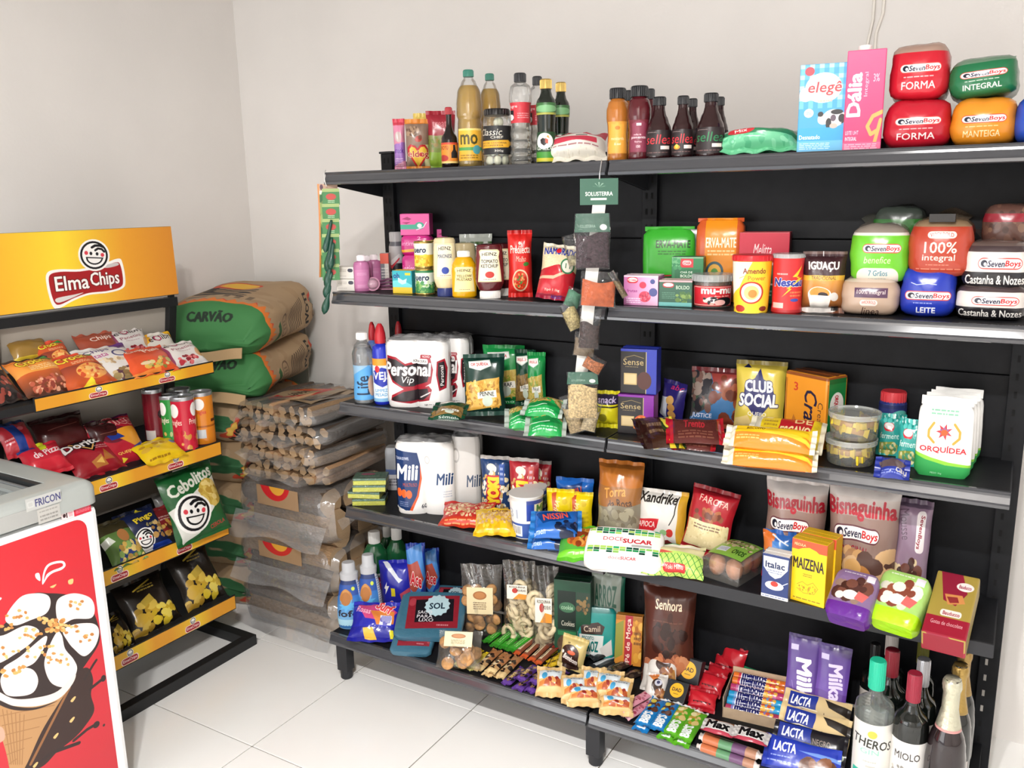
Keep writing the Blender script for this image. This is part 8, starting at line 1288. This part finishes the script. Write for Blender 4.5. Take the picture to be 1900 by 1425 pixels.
def sack(lab, fc, bc, wd, th, seed, tail=1.):
    """lies from the front centre fc to the back centre bc; print runs along it"""
    fc, bc = Vector(fc), Vector(bc); ax = bc-fc; L_ = ax.length; yv = ax/L_; xv = Vector((0, 0, 1)).cross(yv)*-1; xv.normalize(); zv = xv.cross(yv)
    M = Matrix(((xv.x, yv.x, zv.x, fc.x), (xv.y, yv.y, zv.y, fc.y), (xv.z, yv.z, zv.z, fc.z), (0, 0, 0, 1))); o = thing('charcoal_sack', lab, 'sack', M); rg = rnd(seed); ph = [rg.random()*6 for _ in range(8)]
    def f(i, j):
        a = -2*PI*j-PI/2; c, s = math.cos(a), math.sin(a); n_ = 3.4; den = (abs(c)**n_+abs(s)**n_)**(1/n_); X, Z = -c/den, s/den
        e = min(i/.2, (1-i)/.16, 1); q = (1-(1-e)**2.2); kx = .80+.20*q; kz = .24+.76*q
        wv = 1+.03*math.sin(4*a+ph[0]+5*i)+.025*math.sin(7*a+ph[1]-8*i)+.02*math.sin(11*i+ph[2])+.05*(1-e)*math.sin(13*a+ph[7])
        return (X*wd/2*kx*wv, i*L_+.01*math.sin(3*a+ph[3])*(1-e), Z*th/2*kz*wv-.03*(1-q)*(i < .5))
    m = MB(); m.grid(f, 40, 44, lambda i, j: (i, j))
    for ii in (0, 40):
        ring = [j*41+ii for j in range(44)]; p = np.mean([m.v[r] for r in ring], 0); m.v.append(tuple(p+np.array((0, (.016 if ii == 0 else -.004), 0)))); m.uv.append((.02 if ii == 0 else .98, .5)); ci = len(m.v)-1
        for q in range(44): m.f.append((ring[q], ring[(q+1) % 44], ci)); m.mi.append(0)
    m.build('sack', sack_m, o, smooth=True)
    s = MB()
    for q in (1, -1): s.grid(lambda i, j: ((i-.5)*wd*.72, -.006-.012*j+q*.0015+.006*math.sin(i*8+ph[4]), -.012-th*.22-.035*j+.012*math.sin(i*5+ph[5])), 12, 3, None, q < 0)
    s.build('stitched_end', pm('#b3966f', .8), o, smooth=True)
    s = MB()
    for q in (1, -1): s.grid(lambda i, j: ((i-.5)*wd*.7, L_-.02+.05*j*tail, q*.001+.012*math.sin(i*9+ph[6])*j-.03*j), 12, 3, None, q < 0)
    s.build('rear_end', pm('#2c5f38', .6), o, smooth=True)
sack('brown and green charcoal sack on top of the pile', (-.645, .135, 1.09), (-.79, .60, 1.15), .42, .20, 1)
sack('brown and green charcoal sack second from the top of the pile', (-.655, .145, .92), (-.79, .60, .965), .40, .18, 2)
for k in range(5): sack('charcoal sack with its printed end outward, %s in the pile' % ('third from the top', 'fourth from the top', 'fifth from the top', 'sixth from the top', 'the one on the floor')[k], (-.79+.012*(k % 2), .63, .765-.167*k), (-.735+.02*(k % 2), .15+.02*(k % 3), .755-.167*k), .34, .172, 3+k, .1)

# ------------------------------------------------------------------ firewood bundles in clear bags
bark = pm('#5d4c3e', .9, noise=.35, nscale=40, bump=.9, bscale=60); cutm = pm('#b49673', .85, noise=.18, nscale=50, bump=.3, bscale=120); split = pm('#9a7c5c', .85, noise=.25, nscale=25, bump=.4, bscale=80); pale = pm('#b8906a', .85, noise=.15, nscale=25, bump=.3, bscale=80)
LOGS = {}
def logmesh(kind, k):
    key = (kind, k)
    if key in LOGS: return LOGS[key]
    rg = rnd(50+k); m = MB(); n = 12 if kind == 'log' else 6; vs = []
    for t in (-.5, -.17, .17, .5):
        for i in range(n):
            a = 2*PI*i/n; r = .5*(1+rg.uniform(-.08, .08)) if kind == 'log' else .5*(1.05+rg.uniform(-.25, .15)); vs.append((t, r*math.cos(a), r*math.sin(a)))
    m.add(vs, [(s*n+i, s*n+(i+1) % n, (s+1)*n+(i+1) % n, (s+1)*n+i) for s in range(3) for i in range(n)], None, 0); m.add([vs[i] for i in range(n)], [tuple(range(n))[::-1]], None, 1); m.add([vs[3*n+i] for i in range(n)], [tuple(range(n))], None, 1)
    o = m.build(kind, [(bark, split, bark, pale)[k % 4], cutm]); LOGS[key] = o; return o
def bundle(name, lab, c, size, axis, kind, rows, lb=None, yaw=0.):
    """size = along the wood, across, high"""
    L_, B_, H_ = size; M = loc(*c, yaw+(0 if axis == 'x' else PI/2)); o = thing(name, lab, 'firewood', M, 'clear bags of firewood'); rg = rnd(nxt()); kk = 0
    for r, cnt in enumerate(rows):
        hh = H_/len(rows)
        for i in range(cnt):
            s = logmesh(kind, rg.randrange(8)); q = s.copy() if s.parent else s
            if s.parent: C.objects.link(q)
            q.parent = o; d = B_/cnt*.96; yy = -B_/2+(i+.5)*B_/cnt
            q.matrix_local = Matrix.Translation((rg.uniform(-.012, .012), yy, hh*(r+.5))) @ Matrix.Rotation(rg.uniform(-.04, .04), 4, 'Z') @ Matrix.Rotation(rg.random()*6, 4, 'X') @ Matrix.Diagonal((L_*rg.uniform(.92, 1.0), d, min(hh*1.02, d*1.4) if kind == 'log' else hh*.98, 1))
    ph = [rg.random()*6 for _ in range(4)]; m = MB()
    def f(i, j):
        a = 2*PI*j; c_, s_ = math.cos(a), math.sin(a); den = (abs(c_)**5+abs(s_)**5)**.2; e = min(i/.1, (1-i)/.1, 1)
        return ((i-.5)*L_*1.14, c_/den*B_*.53*(.82+.18*e)*(1+.03*math.sin(9*i+ph[0]+2*a)), H_/2+s_/den*H_*.53*(.80+.20*e)*(1+.03*math.sin(7*i+ph[1]+3*a)))
    m.grid(f, 22, 28)
    for ii in (0, 22):
        x = (-.57 if ii == 0 else .57)*L_
        m.grid(lambda i, j: (x+(-1 if ii == 0 else 1)*(.0+.03*i*(1+.3*math.sin(j*9+ph[2]))), (j-.5)*B_*.8, H_*.5-.02*i+.012*math.sin(j*11+ph[3])*i), 4, 12)
    m.build('clear_bag', film('#f2f0ee', .13, .1, 1., 26, .15, .07), o, smooth=True)
    if axis == 'x':
        s = MB(); s.grid(lambda i, j: ((i-.5)*L_*1.1, -B_*.54-.035*j-.012*math.sin(i*6+ph[0])*j, H_*.42-(H_*.40)*j+.01*math.sin(i*9+ph[1])*j), 14, 6); s.build('bag_flap', film('#e4e4e6', .2, .1, .8, 20, .1, .08), o, smooth=True)
    if lb: 
        s = MB(); s.grid(lambda i, j: ((i-.5)*L_*.62, (j-.5)*B_*.62, H_*1.065+.004*math.sin(i*7+j*5)-.0), 10, 8); s.build('bag_print', art(lb, 'film'), o, smooth=True)
        if lb == 'wood_sun': s = MB(); s.grid(lambda i, j: ((i-.5)*L_*.5, -B_*.545-.001, H_*(.62+.36*j)), 10, 4); s.build('bag_print', art('wood_front', 'film'), o, smooth=True)
D('wood_top', 220, 140, '#9a8468', R(.0, .05, .2, .2, '#b82c2c'), L([(.05, .1), (.5, .5), (.9, .6)], .05, '#b03a34'), P([(.5, .0), (.9, .1), (1, .5), (.8, .6), (.6, .3)], '#cc3c2c'), P([(.6, .1), (.85, .2), (.85, .45)], '#e0a03c'), R(.1, .6, .3, .9, '#3a4450'), LN(.34, .6, .5, .9, '#3a3430', 4), T('LENHA', .3, .2, .6, .34, '#2a2624', .04, rot=12))
D('wood_sun', 200, 120, '#6b5a48', E(.62, .1, .2, .3, '#b8342c'), RR(.2, .5, .5, .9, '#d0ccc8', .1), RR(.22, .54, .48, .86, '#6b5a48', .1), T('LENHA', .3, .28, .6, .42, '#d8d4d0', .02))
D('wood_front', 200, 70, '#a08264', E(.45, -.2, .36, .9, '#c42a2e'), E(.5, -.2, .2, .6, '#dca03c'))
bundle('firewood_bundle', 'clear bag of split logs on the floor, lowest of the stack', (-.36, .31, .004), (.42, .32, .17), 'x', 'log', (3, 3))
bundle('firewood_bundle', 'clear bag of round logs with a red and yellow print, second from the floor', (-.35, .315, .188), (.42, .33, .165), 'x', 'log', (3, 3), 'wood_sun')
bundle('firewood_bundle', 'clear bag of dark bark logs, third from the floor', (-.335, .31, .372), (.40, .33, .20), 'x', 'log', (2, 3), 'wood_sun')
bundle('firewood_bundle', 'clear bag of split sticks, lowest of the four stick bags', (-.325, .335, .592), (.36, .38, .062), 'y', 'stick', (9, 9), yaw=.04)
bundle('firewood_bundle', 'clear bag of split sticks, second of the four stick bags', (-.33, .33, .660), (.36, .38, .062), 'y', 'stick', (9, 9), yaw=-.06)
bundle('firewood_bundle', 'clear bag of split sticks, third of the four stick bags', (-.34, .34, .728), (.36, .39, .062), 'y', 'stick', (9, 9), yaw=.05)
bundle('firewood_bundle', 'clear bag of split sticks on top with a red and orange print', (-.35, .345, .796), (.36, .37, .058), 'y', 'stick', (9, 9), 'wood_top', yaw=-.05)

# ------------------------------------------------------------------ hanging spice strip and the card strip
hg = thing('spice_strip', 'white hanging strip with a green header card clipped to the price channel', 'display strip', loc(.92, .085, 1.60)); 
M, w_, h_ = fit(None, (1076, 331, 1147, 380), yaw='c', d=0, Y=.085); I = hg.matrix_world.inverted()
def hgm(m, name, mat, M, **k):
    o = m.build(name, mat, hg, **k); o.matrix_local = I @ M; return o
hgm(MB().box(-w_/2, .0006, 0, w_/2, .0012, h_), 'card_back', pm('#24483a', .5), M); hgm(MB().grid(lambda i, j: ((i-.5)*w_, 0, j*h_), 1, 1), 'header_card', art('spice_card', 'card'), M, recalc=False)
m = MB(); top, bot = Vector(ony(1112, 376, .089)), Vector(ony(1078, 700, .089)); m.grid(lambda i, j: tuple(top.lerp(bot, j)+Vector(((i-.5)*.028, (i-.5)*.017, 0))), 1, 12); hgm(m, 'strip', pm('#e6e4de', .5), Matrix.Identity(4), smooth=True)
hk = MB(); hk.tube([ony(1112, 333, .084), ony(1113, 322, .085), ony(1116, 300, .1), ony(1116, 297, .13)], .0016, 8); hgm(hk, 'hook', pm('#d8dadc', .2, metal=.6), Matrix.Identity(4), smooth=True)
def sachet(lab, b, Y, col, noise, sc, roll=0, head=None, fill=.62, hh=.18):
    M, w_, h_ = fit(None, b, yaw='c', d=0, Y=Y, roll=roll); o = thing('spice_sachet', lab, 'sachet', M); ph = rnd(nxt()).random()*6
    m = MB()
    for s in (-1, 1): m.grid(lambda i, j: ((i-.5)*w_*.92, s*.011*(max(0, math.sin(PI*i)*math.sin(PI*min(1, j*.96+.03))))**.55, h_*(.03+j*fill+.05*math.sin(i*5+ph)*j)), 14, 12, None, s > 0)
    m.build('contents', pm(col, .75, noise=noise, nscale=sc, bump=.8, bscale=sc*1.5), o, smooth=True)
    m = MB()
    for s in (-1, 1): m.grid(lambda i, j: ((i-.5)*w_*(1+.03*math.sin(j*7+ph)), s*(.0008+.0125*(math.sin(PI*i)*math.sin(PI*min(1, j*.9+.02)))**.6), h_*j), 14, 12, None, s > 0)
    m.build('clear_bag', film('#ffffff', .015, .06, .9, 60, .1, .0), o, smooth=True)
    if head: MB().add([(-w_*.5, -.004, h_*(1-hh)), (w_*.5, -.004, h_*(1-hh)), (w_*.46, -.002, h_*1.0), (-w_*.46, -.002, h_*1.0)], [(0, 1, 2, 3)], [(0, 0), (1, 0), (1, 1), (0, 1)]).build('header_card', art('sachet_head', 'card'), o, recalc=False)
sachet('sachet of dark purple leaves with a green header card, highest on the strip', (1066, 396, 1132, 500), .075, '#3a2a30', .5, 160, 0, True, .62, .33)
sachet('half empty clear sachet beside the dark purple one', (1042, 432, 1080, 496), .085, '#8c8468', .4, 120, 14, None, .3)
sachet('sachet of orange paprika powder', (1075, 500, 1146, 570), .07, '#b8582c', .15, 80, -4, None, .7)
sachet('sachet of brown seeds sticking out beside the pink tea box', (1128, 506, 1166, 560), .085, '#7a6a4c', .4, 200, 30, None, .6)
sachet('sachet with a green card turned sideways behind the paprika', (1044, 528, 1084, 572), .09, '#4a7a60', .2, 60, -20, None, .8)
sachet('sachet of pale yellow herbs beside the dark one', (1036, 556, 1084, 616), .08, '#a89868', .4, 180, 24, None, .75)
sachet('clear sachet of dark brown berries below the paprika', (1072, 570, 1116, 648), .075, '#3f3230', .5, 160, -4, None, .6)
sachet('sachet of grey brown powder', (1062, 612, 1108, 662), .082, '#7c6c58', .15, 120, -8, None, .7)
sachet('small sachet of orange red flakes', (1078, 648, 1126, 692), .075, '#a8643c', .45, 200, -30, None, .7)
sachet('sachet of pale flakes with a green header card, lowest in front', (1052, 690, 1110, 778), .068, '#c4ab7c', .4, 190, 0, True, .68, .25)
sachet('sachet of pale flakes at the very bottom of the strip', (1036, 726, 1090, 806), .08, '#a8926c', .4, 170, 16, None, .66)
sachet('clear sachet of pale flakes peeping out behind the lowest one', (1076, 740, 1118, 802), .088, '#ab9a78', .4, 170, -14, None, .66)
ld = thing('card_strip', 'orange edged card strip hanging from the end of the top board', 'display strip', loc(.0, .1, 1.6)); I = ld.matrix_world.inverted()
M, w_, h_ = fit(None, (594, 341, 631, 514), yaw='c', d=0, Y=.105); o = MB().grid(lambda i, j: ((i-.5)*w_-.012*(1-j)**2, .01*(1-j)**3*math.sin(9*i), j*h_), 6, 14).build('backing_card', art('strip_card', 'card'), ld, smooth=True); o.matrix_local = I @ M
o = MB().tube([ony(606, 346, .1), ony(603, 338, .1), ony(601, 325, .1), ony(604, 316, .12)], .0014, 6).build('tie', pm('#e8e6e2', .4), ld, smooth=True); o.matrix_local = I
spm = pm('#1d4a3c', .3, coat=.3)
PAD = [((615, 408), (602, 475)), ((616, 440), (606, 506)), ((617, 475), (605, 535)), ((616, 505), (603, 552)), ((613, 530), (601, 583)), ((619, 450), (612, 500))]
for k in range(6):
    y = 350+k*28; M, w_, h_ = fit(None, (598, y, 630, y+30), yaw='c', d=0, Y=.1-.002*k); t = thing('utensil_card', ('small green card with a dark green paddle, highest on the strip', 'small green card with a dark green paddle, second from the top of the strip', 'small green card with a dark green paddle, third from the top of the strip', 'small green card with a dark green paddle, fourth from the top of the strip', 'small green card whose dark green paddle hangs lowest', 'small green card with a dark green paddle, lowest card on the strip')[k], 'card', M, 'green cards with paddles')
    MB().box(-w_/2, 0, 0, w_/2, .001, h_).build('card', pm('#5c8a4c', .5), t); MB().grid(lambda i, j: ((i-.5)*w_, -.0004, j*h_), 1, 1).build('print', art('seed_card', 'card'), t, recalc=False)
    p0, p1 = Vector(ony(*PAD[k][0], .092-.002*k)), Vector(ony(*PAD[k][1], .088-.003*k)); pts = [p0.lerp(p1, q/10) for q in range(11)]
    pd = MB().tube(pts, [.003, .005, .005, .005, .006, .008, .0105, .012, .0118, .009, .002], 10).build('paddle', spm, t, smooth=True); pd.matrix_local = M.inverted()
